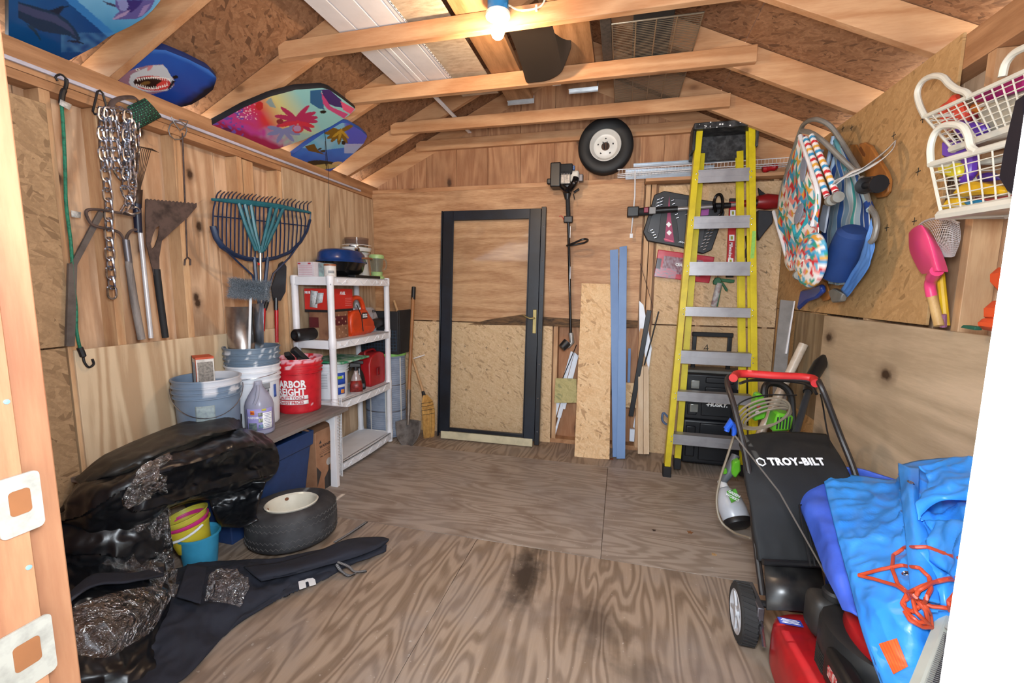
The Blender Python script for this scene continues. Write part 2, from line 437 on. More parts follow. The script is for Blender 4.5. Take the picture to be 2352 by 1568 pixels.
# right wall
wr = struct(MB().box(1.31, 1.325, .30, 3.95, 0, 2.36).build('wall_right', m_sideL), 'right wall with strand board, stained plywood and open studs')
y = .42
while y < 3.9:
    part('siding_panel', m_sideL, wr, 1.292, 1.304, y, min(y + .297, 3.93), 0, 2.34); y += .30
for y in (.8, 1.32, 1.66, 1.93, 2.54, 3.15, 3.7):
    part('stud', m_stud, wr, 1.202, 1.291, y, y + .038, .04, 2.24)
part('top_plate', m_plate, wr, 1.202, 1.291, .3, 3.93, 2.242, 2.365)
part('strand_board_sheet', m_osbR, wr, 1.19, 1.202, 2.085, 3.815, 1.283, 2.372)
part('plywood_sheet', m_plyR, wr, 1.186, 1.20, .42, 2.972, 0, 1.272)
part('plywood_sheet', wood('plywood_grey_patch', '9b835f', '7d6443', 'z', '2f2013', .8, .3, .7, 6, 1.2, .9), wr, 1.19, 1.202, 2.976, 3.42, .62, 1.275)
part('strand_board_sheet', m_osbR, wr, 1.192, 1.204, 2.976, 3.81, 0, 1.278)

# ceiling: deck sheets, rafters, collar ties
ce = struct(MB().box(XM - .02, XM + .02, .3, 3.93, zr(XM) + RD - .10, zr(XM) + RD - .01).build('ceiling', m_rafter), 'gable roof of strand board on rafters with collar ties')
for sgn in (-1, 1):
    for (a, b) in ((0, 1.20), (1.203, 1.985)):
        for (y0, y1) in ((.25, 1.60), (1.603, 2.82), (2.823, 4.02)):
            xa, xb = XM + sgn * a, XM + sgn * b
            p = [(xa, zr(xa) + RD), (xb, zr(xb) + RD), (xb, zr(xb) + RD + .014), (xa, zr(xa) + RD + .014)]
            MB().add([(x, y, z) for y in (y0, y1) for x, z in p], [(0, 1, 2, 3), (7, 6, 5, 4), (0, 4, 5, 1), (1, 5, 6, 2), (2, 6, 7, 3), (3, 7, 4, 0)]).build('roof_sheet', m_osbC, ce)
RY = [.37, .98, 1.59, 2.2, 2.81, 3.42, 3.885]
for y in RY:
    for sgn in (-1, 1):
        xa, xb = XM + sgn * .02, XM + sgn * 1.97
        p = [(xa, zr(xa)), (xb, zr(xb)), (xb, zr(xb) + RD - .004), (xa, zr(xa) + RD - .004)]
        yy = y + .042
        MB().add([(x, q, z) for q in (yy, yy + .038) for x, z in p], [(0, 1, 2, 3), (7, 6, 5, 4), (0, 4, 5, 1), (1, 5, 6, 2), (2, 6, 7, 3), (3, 7, 4, 0)]).build('rafter', m_rafter, ce, bevel=.002, seg=1)
for y in RY:
    MB().box(-1.925, .672, y, y + .039, 2.672, 2.762).build('collar_tie', m_rafter, ce, bevel=.002, seg=1)
# soffit fascia outside and front wall around the doorway
wf = struct(MB().box(-2.48, -.80, .30, .40, 0, 2.36).build('wall_front', m_sideL), 'front wall beside the doorway')
part('siding_panel', m_sideL, wf, .40, 1.325, .30, .40, 0, 2.36)
part('siding_panel', m_sideL, wf, -.80, .40, .30, .40, 2.12, 2.36)
gr = struct(MB().box(-12, 12, -12, 14, -.25, -.2).build('floor_yard', plain('yard_gravel', 'c9c5ba', .9, var=.2, scale=3)), 'pale ground outside the shed')
# ------------------------------------------------------------------ helpers that lay outlines on real planes
def pip(x, y, poly):
    c = False; j = len(poly) - 1
    for i in range(len(poly)):
        xi, yi = poly[i]; xj, yj = poly[j]
        if (yi > y) != (yj > y) and x < (xj - xi) * (y - yi) / (yj - yi) + xi: c = not c
        j = i
    return c
def plane_pt(px, py, n, d):
    """pixel ray meets plane n.p = d"""
    n = Vector(n); r = CR @ Vector((px - 1176, 784 - py, -FPX)); c = Vector((0, 0, CH))
    return c + r * ((d - n.dot(c)) / n.dot(r))
def interp(pl, x):
    for (a, b), (c, d) in zip(pl, pl[1:]):
        if a <= x <= c or c <= x <= a: return b + (d - b) * ((x - a) / (c - a) if c != a else 0)
    return pl[0][1] if abs(x - pl[0][0]) < abs(x - pl[-1][0]) else pl[-1][1]
def srgb(h): return lin(h)[:3]
def painter(basefn, shapes):
    """colour of a print: base function of the point, then shapes painted over it in order"""
    sh = []
    for s in shapes:
        if s[0] == 'e':
            _, cx, cy, rx, ry, an, c = s; sh.append(('e', cx, cy, rx, ry, math.cos(math.radians(an)), math.sin(math.radians(an)), srgb(c)))
        else:
            _, P, c = s; sh.append(('p', P, min(p[0] for p in P), max(p[0] for p in P), min(p[1] for p in P), max(p[1] for p in P), srgb(c)))
    def f(x, y):
        c = basefn(x, y)
        for s in sh:
            if s[0] == 'e':
                dx, dy = x - s[1], y - s[2]; u = (dx * s[5] + dy * s[6]) / s[3]; v = (-dx * s[6] + dy * s[5]) / s[4]
                if u * u + v * v < 1: c = s[7]
            elif s[2] <= x <= s[3] and s[4] <= y <= s[5] and pip(x, y, s[1]): c = s[6]
        return c
    return f
def mixc(a, b, t):
    t = max(0., min(1., t)); return tuple(x + (y - x) * t for x, y in zip(a, b))
def board(name, label, cat, upper, lower, n, d, thick, paint, group=None, nu=110, nv=64, edge='101014', bulge=0.):
    """flat padded board whose printed face lies in plane n.p=d; outline given by its upper and lower edge"""
    n = Vector(n)
    x0, x1 = upper[0][0], upper[-1][0]
    root = None
    def fn(u, v):
        x = x0 + (x1 - x0) * u; a, b = interp(upper, x), interp(lower, x); return plane_pt(x, a + (b - a) * v, n, d)
    def col(u, v):
        x = x0 + (x1 - x0) * u; a, b = interp(upper, x), interp(lower, x); return paint(x, a + (b - a) * v)
    m = MB(); m.grid(nu, nv, fn, col)
    c0 = fn(.5, .5)
    root = thing(name, label, cat, c0, (0, 0, 0), group)
    m.build('printed_face', painted('printed_foam', .32), root)
    # core: rim + back
    rim = [fn(i / 40, 0) for i in range(41)] + [fn(1, j / 12) for j in range(1, 13)] + [fn(1 - i / 40, 1) for i in range(1, 41)] + [fn(0, 1 - j / 12) for j in range(1, 12)]
    # push the core to the side away from the camera
    sg = 1 if (Vector((0, 0, CH)) - c0).dot(n) < 0 else -1
    off = n.normalized() * sg
    k = len(rim); cc = sum(rim, Vector()) / k
    v1 = [p + off * .001 for p in rim]; v2 = [cc + (p - cc) * 1.012 + off * (thick * .5) for p in rim]; v3 = [p + off * thick for p in rim]
    mb = MB(); mb.add(v1 + v2 + v3 + [cc + off * thick, cc + off * .001], [(i, (i + 1) % k, k + (i + 1) % k, k + i) for i in range(k)] + [(k + i, k + (i + 1) % k, 2 * k + (i + 1) % k, 2 * k + i) for i in range(k)] + [(2 * k + i, 2 * k + (i + 1) % k, 3 * k) for i in range(k)] + [(3 * k + 1, (i + 1) % k, i) for i in range(k)])
    mb.build('foam_core', plain('foam_core_' + edge, edge, .6), root)
    return root, off

m_steel = plain('bright_steel', 'c9ccd2', .22, 1., var=.1)
m_dsteel = plain('dull_grey_steel', '77757a', .5, .8, var=.2)
m_rust = plain('rusty_brown_steel', '5b4a44', .75, .25, var=.3, scale=20, bump=.3)
m_black = plain('black_plastic', '17181b', .42, var=.1)
m_blackm = plain('black_matte', '1d1d20', .75, var=.2)
m_wire = plain('grey_wire', '8d8b8a', .45, .7)

# ------------------------------------------------------------------ door frame by the camera
d1 = struct(MB().box(-.80, -.66, .27, .353, 0, 2.12).build('door_1', wood('jamb_wood', 'a06c48', '8a5334', 'z', '8a5a34', 1.2, .2, .5, 6), bevel=.002), 'wooden door frame with two metal strike plates and white right edge')
part('door_stop', MATS['jamb_wood'], d1, -.663, -.648, .255, .318, 0, 2.12)
m_jw = plain('jamb_white', 'f4f4f0', .4, var=.02)
part('white_jamb', m_jw, d1, .24, .44, .28, .357, 0, 2.12)
m_str = plain('satin_nickel', 'a8a49a', .38, .35, var=.15, scale=40)
m_hole = plain('splintered_hole', '7a4a26', .9)
for (z0, z1, y0, y1) in ((1.128, 1.196, .292, .330), (.946, 1.02, .276, .3245)):
    st = MB(); st.prism(rrect(y1 - y0, z1 - z0, .006), 0, .0025, Matrix.Translation((-.6478, (y0 + y1) / 2, (z0 + z1) / 2)) @ Matrix(((0, 0, 1, 0), (1, 0, 0, 0), (0, 1, 0, 0), (0, 0, 0, 1))))
    st.build('strike_plate', m_str, d1)
    h = MB(); h.prism(rrect((y1 - y0) * .48, (z1 - z0) * .42, .004), 0, .0006, Matrix.Translation((-.6452, (y0 + y1) / 2, (z0 + z1) / 2 + .003)) @ Matrix(((0, 0, 1, 0), (1, 0, 0, 0), (0, 1, 0, 0), (0, 0, 0, 1))))
    h.build('latch_hole', m_hole, d1)
for z in (.985, 1.085, 1.28):
    MB().lathe([(0, 0), (.0028, 0), (.0028, .0012), (0, .0015)], 10, Matrix.Translation((-.648, .312, z)) @ Matrix.Rotation(PI / 2, 4, 'Y')).build('screw', plain('bluish_screw', '8fb4bd', .35, .5), d1)

# ------------------------------------------------------------------ bodyboards up in the rafters
def nl(o): return Vector((-RM, 0, 1)), 2.67 + RM * 1.735 + o     # plane z - RM x = d, parallel to the left roof slope
B = srgb
def base1(x, y):
    t = (x - 40) / 300; c = mixc(B('0b4f8a'), B('0b2f6e'), t + .2 * vn(x * .02, y * .03))
    # lighter wedge running to the upper right
    if y < (x - 150) * .87 - 2 and x > 150: c = mixc(B('6aa6cc'), B('2f7fb0'), (y + vn(x * .05, y * .05) * 8) / 80)
    if (x - 160) * .87 - 14 < y < (x - 150) * .87: c = B('2e74b5')
    if x > 140 and 75 < y < 120: c = mixc(c, B('5f9cc8'), .35 * (vn(x * .06, y * .08) + .6))
    return c
p1 = painter(base1, [
    ('p', [(42, 4), (80, 14), (120, 26), (150, 42), (170, 62), (182, 82), (184, 94), (178, 92), (160, 82), (130, 78), (90, 70), (60, 52), (42, 40)], '13314f'),
    ('p', [(42, 8), (90, 24), (130, 36), (160, 60), (178, 88), (160, 72), (120, 50), (80, 40), (42, 24)], '3a4468'),
    ('p', [(112, 25), (140, 14), (165, 14), (145, 20), (135, 34)], '101c33'), ('p', [(60, 55), (85, 82), (98, 100), (88, 78), (76, 60)], '1c3a52'),
    ('p', [(150, 93), (178, 92), (200, 102), (212, 106), (190, 100), (170, 98)], '12233f'),
    ('p', [(236, 2), (270, 12), (270, 18), (246, 10)], '3a3f5c'),
    ('p', [(266, 0), (356, 0), (346, 20), (326, 38), (310, 44), (280, 44), (258, 46), (262, 38), (274, 26), (264, 14)], '58508c'),
    ('p', [(290, 0), (330, 0), (318, 16), (300, 30), (292, 22)], '33286a'), ('p', [(268, 0), (290, 0), (296, 14), (288, 26), (276, 24)], '7d83b5'),
    ('p', [(256, 45), (276, 32), (300, 22), (290, 34), (268, 44)], '9a86ac'), ('p', [(330, 14), (346, 8), (330, 34), (316, 40)], '8a78a8')])
bb, off = board('bodyboard', 'large blue bodyboard with dolphin print tucked in the rafters at top left', 'bodyboard',
    [(20, -70), (120, -120), (240, -110), (330, -40), (368, 0)], [(20, 128), (60, 138), (136, 152), (170, 132), (222, 105), (250, 84), (300, 60), (330, 42), (350, 24), (368, 2)],
    *nl(.035), .035, p1, nu=120, nv=90)
def base2(x, y):
    c = mixc(B('1d57b4'), B('173c96'), (y - 112) / 120 + .2 * vn(x * .03, y * .03))
    e = abs(y - interp([(240, 150), (300, 114), (380, 116), (440, 140), (497, 175)], x))
    if e < 9: c = mixc(B('3f78cf'), c, e / 9)
    s = (y - interp([(228, 222), (400, 232), (450, 205), (497, 170)], x)) + vn(x * .08, y * .08) * 8
    if s > 0: c = mixc(c, B('081020'), s / 22)
    return c
TE = []
for i in range(15):
    a = 200 + i * 10; TE.append(('p', [(313 + i * 5.2, 180 - 4 * math.sin(i / 14 * PI)), (316 + i * 5.2, 187 - 4 * math.sin(i / 14 * PI)), (318.2 + i * 5.2, 180 - 4 * math.sin(i / 14 * PI))], 'f4f2ee'))
    TE.append(('p', [(311 + i * 5.0, 197 + 8 * math.sin(i / 14 * PI)), (313.5 + i * 5.0, 190 + 8 * math.sin(i / 14 * PI)), (316 + i * 5.0, 197 + 8 * math.sin(i / 14 * PI))], 'f4f2ee'))
p2 = painter(base2, [
    ('p', [(244, 184), (262, 182), (272, 158), (278, 172), (310, 158), (340, 150), (375, 148), (385, 165), (398, 180), (400, 195), (385, 208), (350, 216), (310, 220), (290, 210), (262, 195), (246, 190)], '9a7488'),
    ('p', [(300, 172), (320, 162), (350, 150), (374, 149), (384, 158), (390, 170), (400, 185), (396, 200), (384, 208), (340, 211), (305, 203), (296, 190)], 'c5cdd6'),
    ('p', [(262, 178), (270, 170), (276, 200), (292, 212), (276, 206), (264, 192)], '5c3450'), ('e', 316, 160, 4, 3, 0, 'f0eee8'), ('e', 316, 160, 2, 1.6, 0, '222222'),
    ('p', [(340, 152), (352, 150), (346, 160), (338, 164)], 'c9828c'),
    ('e', 350, 191, 43, 17, 4, 'c23a3e'), ('e', 341, 190, 34, 13, 3, '2a1614'), ('e', 334, 191, 12, 4, -12, '7a5a2e'), ('e', 372, 197, 15, 9, -25, 'd8453f')] + TE
    + [('e', 403, 177, 7, 4, 0, '0c0d12'), ('p', [(396, 184), (404, 186), (390, 204), (384, 206)], '0a1024')])
bb2, off = board('bodyboard', 'blue bodyboard printed with an open mouthed shark', 'bodyboard',
    [(231, 186), (262, 150), (300, 118), (340, 112), (380, 115), (430, 135), (480, 160), (497, 178)], [(231, 188), (300, 212), (360, 240), (400, 250), (440, 240), (470, 222), (490, 205), (497, 182)],
    *nl(.045), .035, p2, nu=150, nv=84, edge='122a66')
def base3(x, y):
    t = (x - 495) / 320
    c = mixc(B('b93fa0'), B('d9333c'), t * 3.2 - .2 + .5 * vn(x * .03, y * .05))
    c = mixc(c, B('d8d08a'), (x - 600 + (260 - y) * .6) / 50); c = mixc(c, B('8fc9c9'), (x - 650 - (y - 250) * .7) / 60)
    lo = (y - (282 + (x - 560) * .12)) / 14 + vn(x * .03, y * .05)
    if lo > 0: c = mixc(c, mixc(B('c03a9a'), B('9fc0b4'), (x - 590) / 100 + .4 * vn(x * .1, y * .1)), lo)
    st = y - interp([(495, 285), (640, 343)], x) + 16 + 6 * vn(x * .06, 1)
    if st > 0 and x < 650: c = mixc(c, B('a3164f'), st / 10)
    if x < 560 and vn(x * .12, y * .16, 3) > .12: c = B('6a4fb0')
    if 540 < x < 590 and y < 275 and vn(x * .3, y * .3, 5) > .3: c = B('f0d0d0')
    return c
def flower(cx, cy, L, W, angs, c, sq=.62): 
    return [('e', cx + math.cos(math.radians(a)) * L * .55, cy + math.sin(math.radians(a)) * L * .55 * sq, L * .55, W, math.degrees(math.atan2(math.sin(math.radians(a)) * sq, math.cos(math.radians(a)))), c) for a in angs]
p3 = painter(base3, [('p', [(712, 208), (737, 206), (745, 252), (730, 248), (712, 236)], '27608f'), ('p', [(738, 206), (756, 205), (784, 230), (790, 248), (770, 245), (748, 235)], '3a2468'),
    ('p', [(738, 212), (760, 245), (800, 262), (790, 272), (752, 250), (742, 238)], 'c5447e'), ('p', [(782, 232), (815, 250), (805, 262), (788, 252)], 'e0557e'),
    ('e', 596, 243, 9, 10, 0, 'c22a2c'), ('p', [(610, 234), (622, 224), (634, 248), (622, 246)], '8ea3a4')]
    + flower(680, 274, 46, 5.5, [10, 52, 150, 195, 232, 300, 330, 352], 'b32a5c') + flower(682, 280, 40, 5, [25, 120, 160], 'cf2f44') + flower(652, 300, 36, 5, [20, 60, 110, 160, 200, 330], '7f86b8') 
    + [('e', 684, 296, 13, 10, 0, 'c93a44'), ('e', 683, 295, 9, 7, 0, 'b58fb8'), ('e', 643, 279, 8, 6, 0, '8a2a34'), ('e', 742, 257, 7.5, 3.6, 0, '0b0b0e'), ('e', 520, 300, 12, 7, 10, '5a1a50')])
bb3, off = board('bodyboard', 'pink and turquoise bodyboard with tropical flower print above the left wall', 'bodyboard',
    [(487, 287), (560, 247), (620, 222), (680, 206), (740, 202), (756, 206), (785, 226), (816, 250)], [(487, 289), (560, 314), (625, 343), (640, 341), (700, 320), (760, 290), (800, 266), (816, 252)],
    *nl(-.042), .035, p3, nu=170, nv=90, edge='14141a')
def base4(x, y):
    c = mixc(B('5fb2d8'), B('8fc0da'), vn(x * .05, y * .05) + .5)
    if x > 790 and y < 345: c = mixc(c, B('4a55c4'), (x - 785) / 12)
    if y > 345 - abs(x - 740) * .12 + 0: c = mixc(B('2f6fcf'), B('1f4fb4'), (y - 350) / 30 + .4 * vn(x * .06, y * .06))
    if 790 < x < 835 and 330 < y < 352: c = mixc(c, B('c9cfe0'), .6)
    return c
p4 = painter(base4, flower(782, 302, 34, 5, [95, 120, 140, 170, 70, 200, 320], '7a5a14') + flower(784, 300, 26, 3, [100, 130, 60], 'b8922a')
    + [('p', [(700, 336), (722, 330), (730, 345), (748, 356), (726, 350), (708, 346)], '6a4a10'), ('e', 734, 342, 5, 2, -20, '3a3010'), ('e', 742, 347, 6, 3, 0, '3a3010'),
       ('e', 738, 375, 32, 7, 3, '2a2418'), ('e', 742, 383, 34, 6, -4, 'b9a562'), ('e', 775, 375, 12, 4, -6, 'c9a878'), ('e', 789, 328, 5, 4.5, 0, '08080a'), ('p', [(746, 322), (747, 322), (751, 390), (749, 390)], '101010')])
bb4, off = board('bodyboard', 'small blue bodyboard with palm and turtle print near the back left corner', 'bodyboard',
    [(666, 360), (700, 335), (740, 308), (785, 282), (800, 283), (830, 300), (843, 312)], [(666, 362), (700, 376), (752, 398), (785, 375), (815, 350), (835, 330), (843, 314)],
    *nl(-.036), .03, p4, nu=120, nv=80, edge='2a4fa0')
# leashes
tag(MB().tube([plane_pt(742, 258, *nl(-.02)), at(755, 400, 0, -2.33), at(757, 523, 0, -2.34)], .0018, 5).build('board_leash', m_black), 'thin black leash cord hanging straight down from the pink bodyboard', 'cord')

# ------------------------------------------------------------------ tools on the left wall
def LW(px, py, off=0.): return at(px, py, 0, XL + off)
# bungee
bg_ = thing('bungee_cord', 'green bungee cord with black hooks hanging down the left wall', 'bungee cord', LW(190, 830, .03))
pts = smooth_path([LW(x, y, .03) for x, y in ((141, 236), (146, 300), (150, 400), (152, 470), (163, 560), (168, 640), (175, 710), (176, 760), (184, 800))])
MB().tube(pts, .0062, 8).build('cord', plain('green_braid', '1f7a5c', .7, c2='0f4a38', scale=60), bg_)
MB().tube(smooth_path([LW(x, y, .03) for x, y in ((132, 186), (128, 176), (140, 171), (152, 182), (151, 200), (144, 214), (141, 238))]), [.004] * 18 + [.007] * 9 + [.01] * 10, 8).build('hook', m_black, bg_)
MB().tube(smooth_path([LW(x, y, .03) for x, y in ((183, 798), (190, 815), (194, 832), (204, 843), (215, 836), (212, 824))]), [.012] * 8 + [.005] * 23, 8).build('hook', m_black, bg_)
MB().add([LW(139, 228, .045), LW(165, 240, .05), LW(160, 253, .05), LW(136, 240, .045)], [(0, 1, 2, 3)]).build('paper_tag', plain('paper_tag', 'cfcac2', .8, c2='9a958e', scale=60), bg_, solid=.0008)
# carabiner
tag(MB().tube([LW(x, y, .03) for x, y in ((224, 210), (213, 256), (217, 262), (243, 261), (246, 250), (236, 214), (230, 208))], .0045, 8, closed=True).build('carabiner', m_black), 'black triangular carabiner clip hanging beside the chain', 'carabiner')
# chain and its bracket
tag(MB().tube(smooth_path([LW(x, y, .02) for x, y in ((252, 250), (262, 232), (285, 224), (308, 224), (318, 232))]), .012, 8, flat=.4).build('wall_hook', m_rust), 'dark steel bracket that carries the coiled chain and rope', 'hook')
rt = thing('rope_hank', 'folded hank of black rope flecked with green above the chain', 'rope', LW(320, 298, .03))
q = [LW(283, 246, .03), LW(324, 226, .03), LW(363, 270, .03), LW(306, 300, .03)]
def rp(u, v):
    p = (q[0] * (1 - u) + q[1] * u) * (1 - v) + (q[3] * (1 - u) + q[2] * u) * v
    return p + Vector((.02 + .035 * math.sin(PI * min(max(u, .02), .98)) ** .5 * math.sin(PI * v) ** .5 + .004 * abs(math.sin(u * 26)), 0, 0))
MB().grid(90, 50, rp, lambda u, v: B('2f9a6c') if (math.sin(u * 82 + v * 26) > .55 and math.sin(v * 70) > .5) else mixc(B('0d1512'), B('12281f'), abs(math.sin(u * 26)))).build('rope', painted('rope_print', .7), rt, solid=.02)
ch = thing('chain', 'long silver steel chain looped over a hook on the left wall', 'chain', LW(258, 690, .05))
lk = None; nlink = 0
def link_mesh():
    P = []
    for i in range(12):
        t = 2 * PI * i / 12; P.append((math.cos(t) * .0155, 0, math.sin(t) * .0155 + (.0155 if math.sin(t) > 0 else -.0155 if math.sin(t) < 0 else 0)))
    P2 = arc((0, 0, .0145), .0155, 0, PI, 5, 'xz') + arc((0, 0, -.0145), .0155, PI, 2 * PI, 5, 'xz')
    return MB(ch).tube(P2, .0052, 6, closed=True)
STR = [[(236, 262), (235, 300), (238, 360), (244, 410), (249, 470), (250, 520), (252, 580), (255, 640), (258, 684)],
       [(248, 262), (247, 300), (249, 345), (248, 395)], [(256, 262), (261, 300), (263, 340), (267, 375), (277, 402), (284, 385), (282, 330), (279, 268)],
       [(293, 268), (290, 320), (292, 370), (290, 400), (287, 430), (293, 450), (300, 470), (308, 482), (298, 484), (287, 481), (295, 468), (302, 450), (304, 420), (300, 380), (303, 330), (300, 270)],
       [(311, 258), (312, 300), (310, 350), (307, 390), (303, 440)], [(246, 258), (262, 248), (285, 252), (305, 262)]]
for si, P in enumerate(STR):
    off = .055 - .006 * (si % 3)
    path = smooth_path([LW(x, y, off + .012 * (si % 2)) for x, y in P], 12)
    L = 0; nxt = 0; k = 0
    for a, b in zip(path, path[1:]):
        seg = (b - a).length
        while L + seg >= nxt:
            p = a + (b - a) * ((nxt - L) / seg); d = (b - a).normalized()
            x = Vector((1, 0, 0)) if k % 2 else Vector((0, 1, 0)); x = (x + Vector((.25, .2, 0))).normalized(); x = (x - d * x.dot(d)).normalized()
            M = Matrix((x, d.cross(x), d)).transposed().to_4x4(); M.translation = p
            if lk is None:
                lk = link_mesh().build('link', plain('zinc_chain', 'd4d8e2', .22, 1., var=.25, scale=40), ch); o = lk
            else: o = share(lk)
            o.matrix_local = rootmat(ch).inverted() @ M; FR[o.name] = M
            k += 1; nxt += .0445; nlink += 1
        L += seg
# spring-tine rake with white handle
rk = thing('spring_rake', 'rake with brown wire tines and white handle on the left wall', 'rake', LW(347, 778, .04))
mt = plain('rusty_tines', '4a3a30', .6, .4)
for i in range(11):
    t = i / 10; xt = 298 + t * 46; yt = 333 + 8 * t
    MB().tube([LW(311 + t * 10, 470, .05), LW(309 + t * 14, 430, .05), LW(xt, yt + 12, .06 + .02 * math.sin(PI * t)), LW(xt + 4, yt, .065), LW(xt + 20, yt + 3 + 6 * t, .05)], .0015, 4).build('tine', mt, rk)
MB().add([LW(308, 436, .047), LW(324, 436, .047), LW(322, 478, .047), LW(309, 478, .047)], [(0, 1, 2, 3)]).build('tine_plate', mt, rk, solid=.012)
MB().tube([LW(314, 468, .05), LW(318, 534, .05)], [.017, .016], 12).build('ferrule', plain('navy_plastic', '131c33', .4), rk)
MB().tube([LW(322, 532, .05), LW(347, 776, .05)], .0105, 12).build('handle', plain('white_tube', 'cfcdd0', .35, .2), rk)
# shingle remover spade
sp = thing('shingle_spade', 'brown steel stripping spade with toothed edge and black handle', 'spade', LW(383, 775, .04))
top = [(334, 458)]
for i in range(13): x = 338 + i * 8.6; top += [(x, 456 + i * .75), (x + 4.3, 459.5 + i * .75)]
outl = top + [(451, 466), (451, 475), (430, 500), (398, 528), (371, 553), (365, 591), (366, 632), (353, 632), (343, 590), (336, 560), (334, 502)]
hole = [(366, 518), (364, 540), (355, 566), (348, 572), (345, 560), (350, 540), (358, 522)]
bm = bmesh.new()
def ring(P): 
    vs = [bm.verts.new(rootmat(sp).inverted() @ LW(x, y, .055)) for x, y in P]; return [bm.edges.new((vs[i], vs[(i + 1) % len(vs)])) for i in range(len(vs))]
es = ring(outl) + ring(hole); bmesh.ops.triangle_fill(bm, use_beauty=True, edges=es)
me = bpy.data.meshes.new('blade'); bm.to_mesh(me); bm.free(); me.materials.append(m_rust)
o = bpy.data.objects.new('blade', me); COL.objects.link(o); o.parent = sp; md = o.modifiers.new('t', 'SOLIDIFY'); md.thickness = .006; md.offset = 0
MB().tube([LW(359, 618, .055), LW(368, 690, .055), LW(380, 775, .055)], [.0165, .0155, .015], 12).build('handle', m_blackm, sp)
# loop cultivator with grey wooden handle
lc = thing('loop_hoe', 'old hoe with open rectangular steel loop and grey wooden handle', 'hoe', LW(328, 780, .04))
MB().tube(smooth_path([LW(x, y, .055) for x, y in ((309, 495), (270, 488), (225, 481), (202, 482), (198, 492), (208, 512), (222, 520), (250, 526), (272, 533), (282, 545), (287, 556))], 5), .0065, 6).build('loop', m_rust, lc)
MB().tube(smooth_path([LW(x, y, .055) for x, y in ((289, 556), (293, 540), (303, 529), (318, 527))], 5), .0065, 6).build('prong', m_rust, lc)
MB().tube([LW(289, 550, .055), LW(296, 604, .055)], .0145, 12).build('ferrule', m_dsteel, lc)
MB().tube([LW(295, 600, .055), LW(308, 690, .05), LW(325, 779, .05)], [.0145, .0165, .0165], 12).build('handle', wood('grey_handle_wood', '8f857f', '6a605c', 'z', '3a3430', 3, 0, .7, 4), lc)
# bent grey bar
tag(MB().beam(LW(232, 487, .045), LW(168, 608, .03), .022, .010, (1, 0, 0)).beam(LW(166, 606, .03), LW(160, 795, .03), .03, .012, (1, 0, 0)).build('metal_bar', plain('grey_weathered_metal', '6c6460', .6, .4, var=.25)), 'flat grey bar leaning diagonally in the stud bay behind the bungee cord', 'bar')
# rod with wire loop
rd = thing('wire_hook_rod', 'thin rusty rod with a round wire loop and forked foot', 'rod', LW(430, 608, .03))
MB().tube([LW(408 + 21 * math.cos(t * .63), 299 + 22 * math.sin(t * .63), .04) for t in range(10)], .003, 6, closed=True).build('wire_loop', m_wire, rd)
MB().tube([LW(x, y, .045) for x, y in ((394, 268), (400, 282), (414, 300), (424, 292), (432, 278), (412, 274))], .003, 6).build('wire_twist', m_wire, rd)
MB().tube([LW(419, 305, .04), LW(424, 440, .04), LW(430, 590, .04)], .004, 6).tube([LW(424, 609, .04), LW(425, 596, .04), LW(431, 590, .04), LW(437, 596, .04), LW(437, 609, .04)], .0045, 6).build('rod', m_rust, rd)
# big blue plastic leaf rake
lr = thing('leaf_rake', 'large navy plastic leaf rake with teal brace and fan of tines', 'rake', LW(600, 800, .06))
mn = plain('navy_rake_plastic', '1d3050', .42, c2='142038', scale=20); mte = plain('teal_rake_plastic', '1c6674', .42, c2='15505c', scale=20)
bot = [(489, 519), (497, 546), (510, 566), (536, 584), (566, 594), (600, 598), (634, 592), (664, 580), (690, 556), (705, 530), (712, 505)]
NT = 24
for i in range(NT):
    t = i / (NT - 1); xt = 499 + t * 208; yt = 446 + 26 * t + 1.5 * math.sin(t * 30)
    xb = 489 + t * 223 if t in (0, 1) else 492 + t * 216; yb = interp(bot, xb)
    xm = (xt + xb) / 2 + (t - .5) * 8
    MB().tube(smooth_path([LW(xt + 8, yt - 8, .035), LW(xt, yt, .095), LW(xt - 2 + (t - .5) * 6, yt + 20, .10), LW(xm, (yt + yb) / 2, .085), LW(xb, yb, .075)], 3), .0054, 5, flat=.7).build('tine', mn, lr)
MB().tube([LW(x, y, .072) for x, y in bot], .017, 8, flat=.6).tube([LW(x, y, .08) for x, y in ((492, 496), (600, 507), (706, 519))], .004, 6).build('rim', mn, lr)
MB().tube([LW(487, 458, .10), LW(560, 464, .10), LW(640, 474, .10), LW(713, 488, .10)], [.008, .018, .018, .008], 8).build('cross_brace', mte, lr)
for a, b in (((548, 466), (588, 575)), ((562, 468), (592, 575)), ((576, 469), (597, 580)), ((650, 478), (606, 575)), ((636, 476), (602, 578)), ((622, 474), (599, 580))):
    MB().tube([LW(*a, .104), LW((a[0] * 1.3 + b[0] * .7) / 2, (a[1] + b[1]) / 2 - 10, .106), LW(*b, .10)], .0115, 6).build('brace_rib', mte, lr)
MB().tube([LW(x, y, .08) for x, y in ((512, 568), (545, 600), (580, 632), (596, 700))], .006, 6).tube([LW(x, y, .08) for x, y in ((690, 556), (664, 592), (628, 628), (605, 700))], .006, 6).tube([LW(584, 590, .08), LW(590, 660, .08), LW(596, 700, .08)], .011, 6).tube([LW(615, 590, .08), LW(608, 660, .08), LW(600, 700, .08)], .011, 6).build('neck', mn, lr)
MB().tube([LW(598, 566, .095), LW(598, 600, .095), LW(600, 745, .07), LW(606, 860, .05)], .0085, 10).build('handle', plain('brushed_tube', 'a9a49c', .35, .6), lr)
MB().lathe([(0, 0), (.008, 0), (.008, .003), (0, .003)], 10, Matrix.Translation(LW(594, 606, .105)) @ Matrix.Rotation(PI / 2, 4, 'Y')).build('red_dot', plain('red_button', 'd02a22', .4), lr)
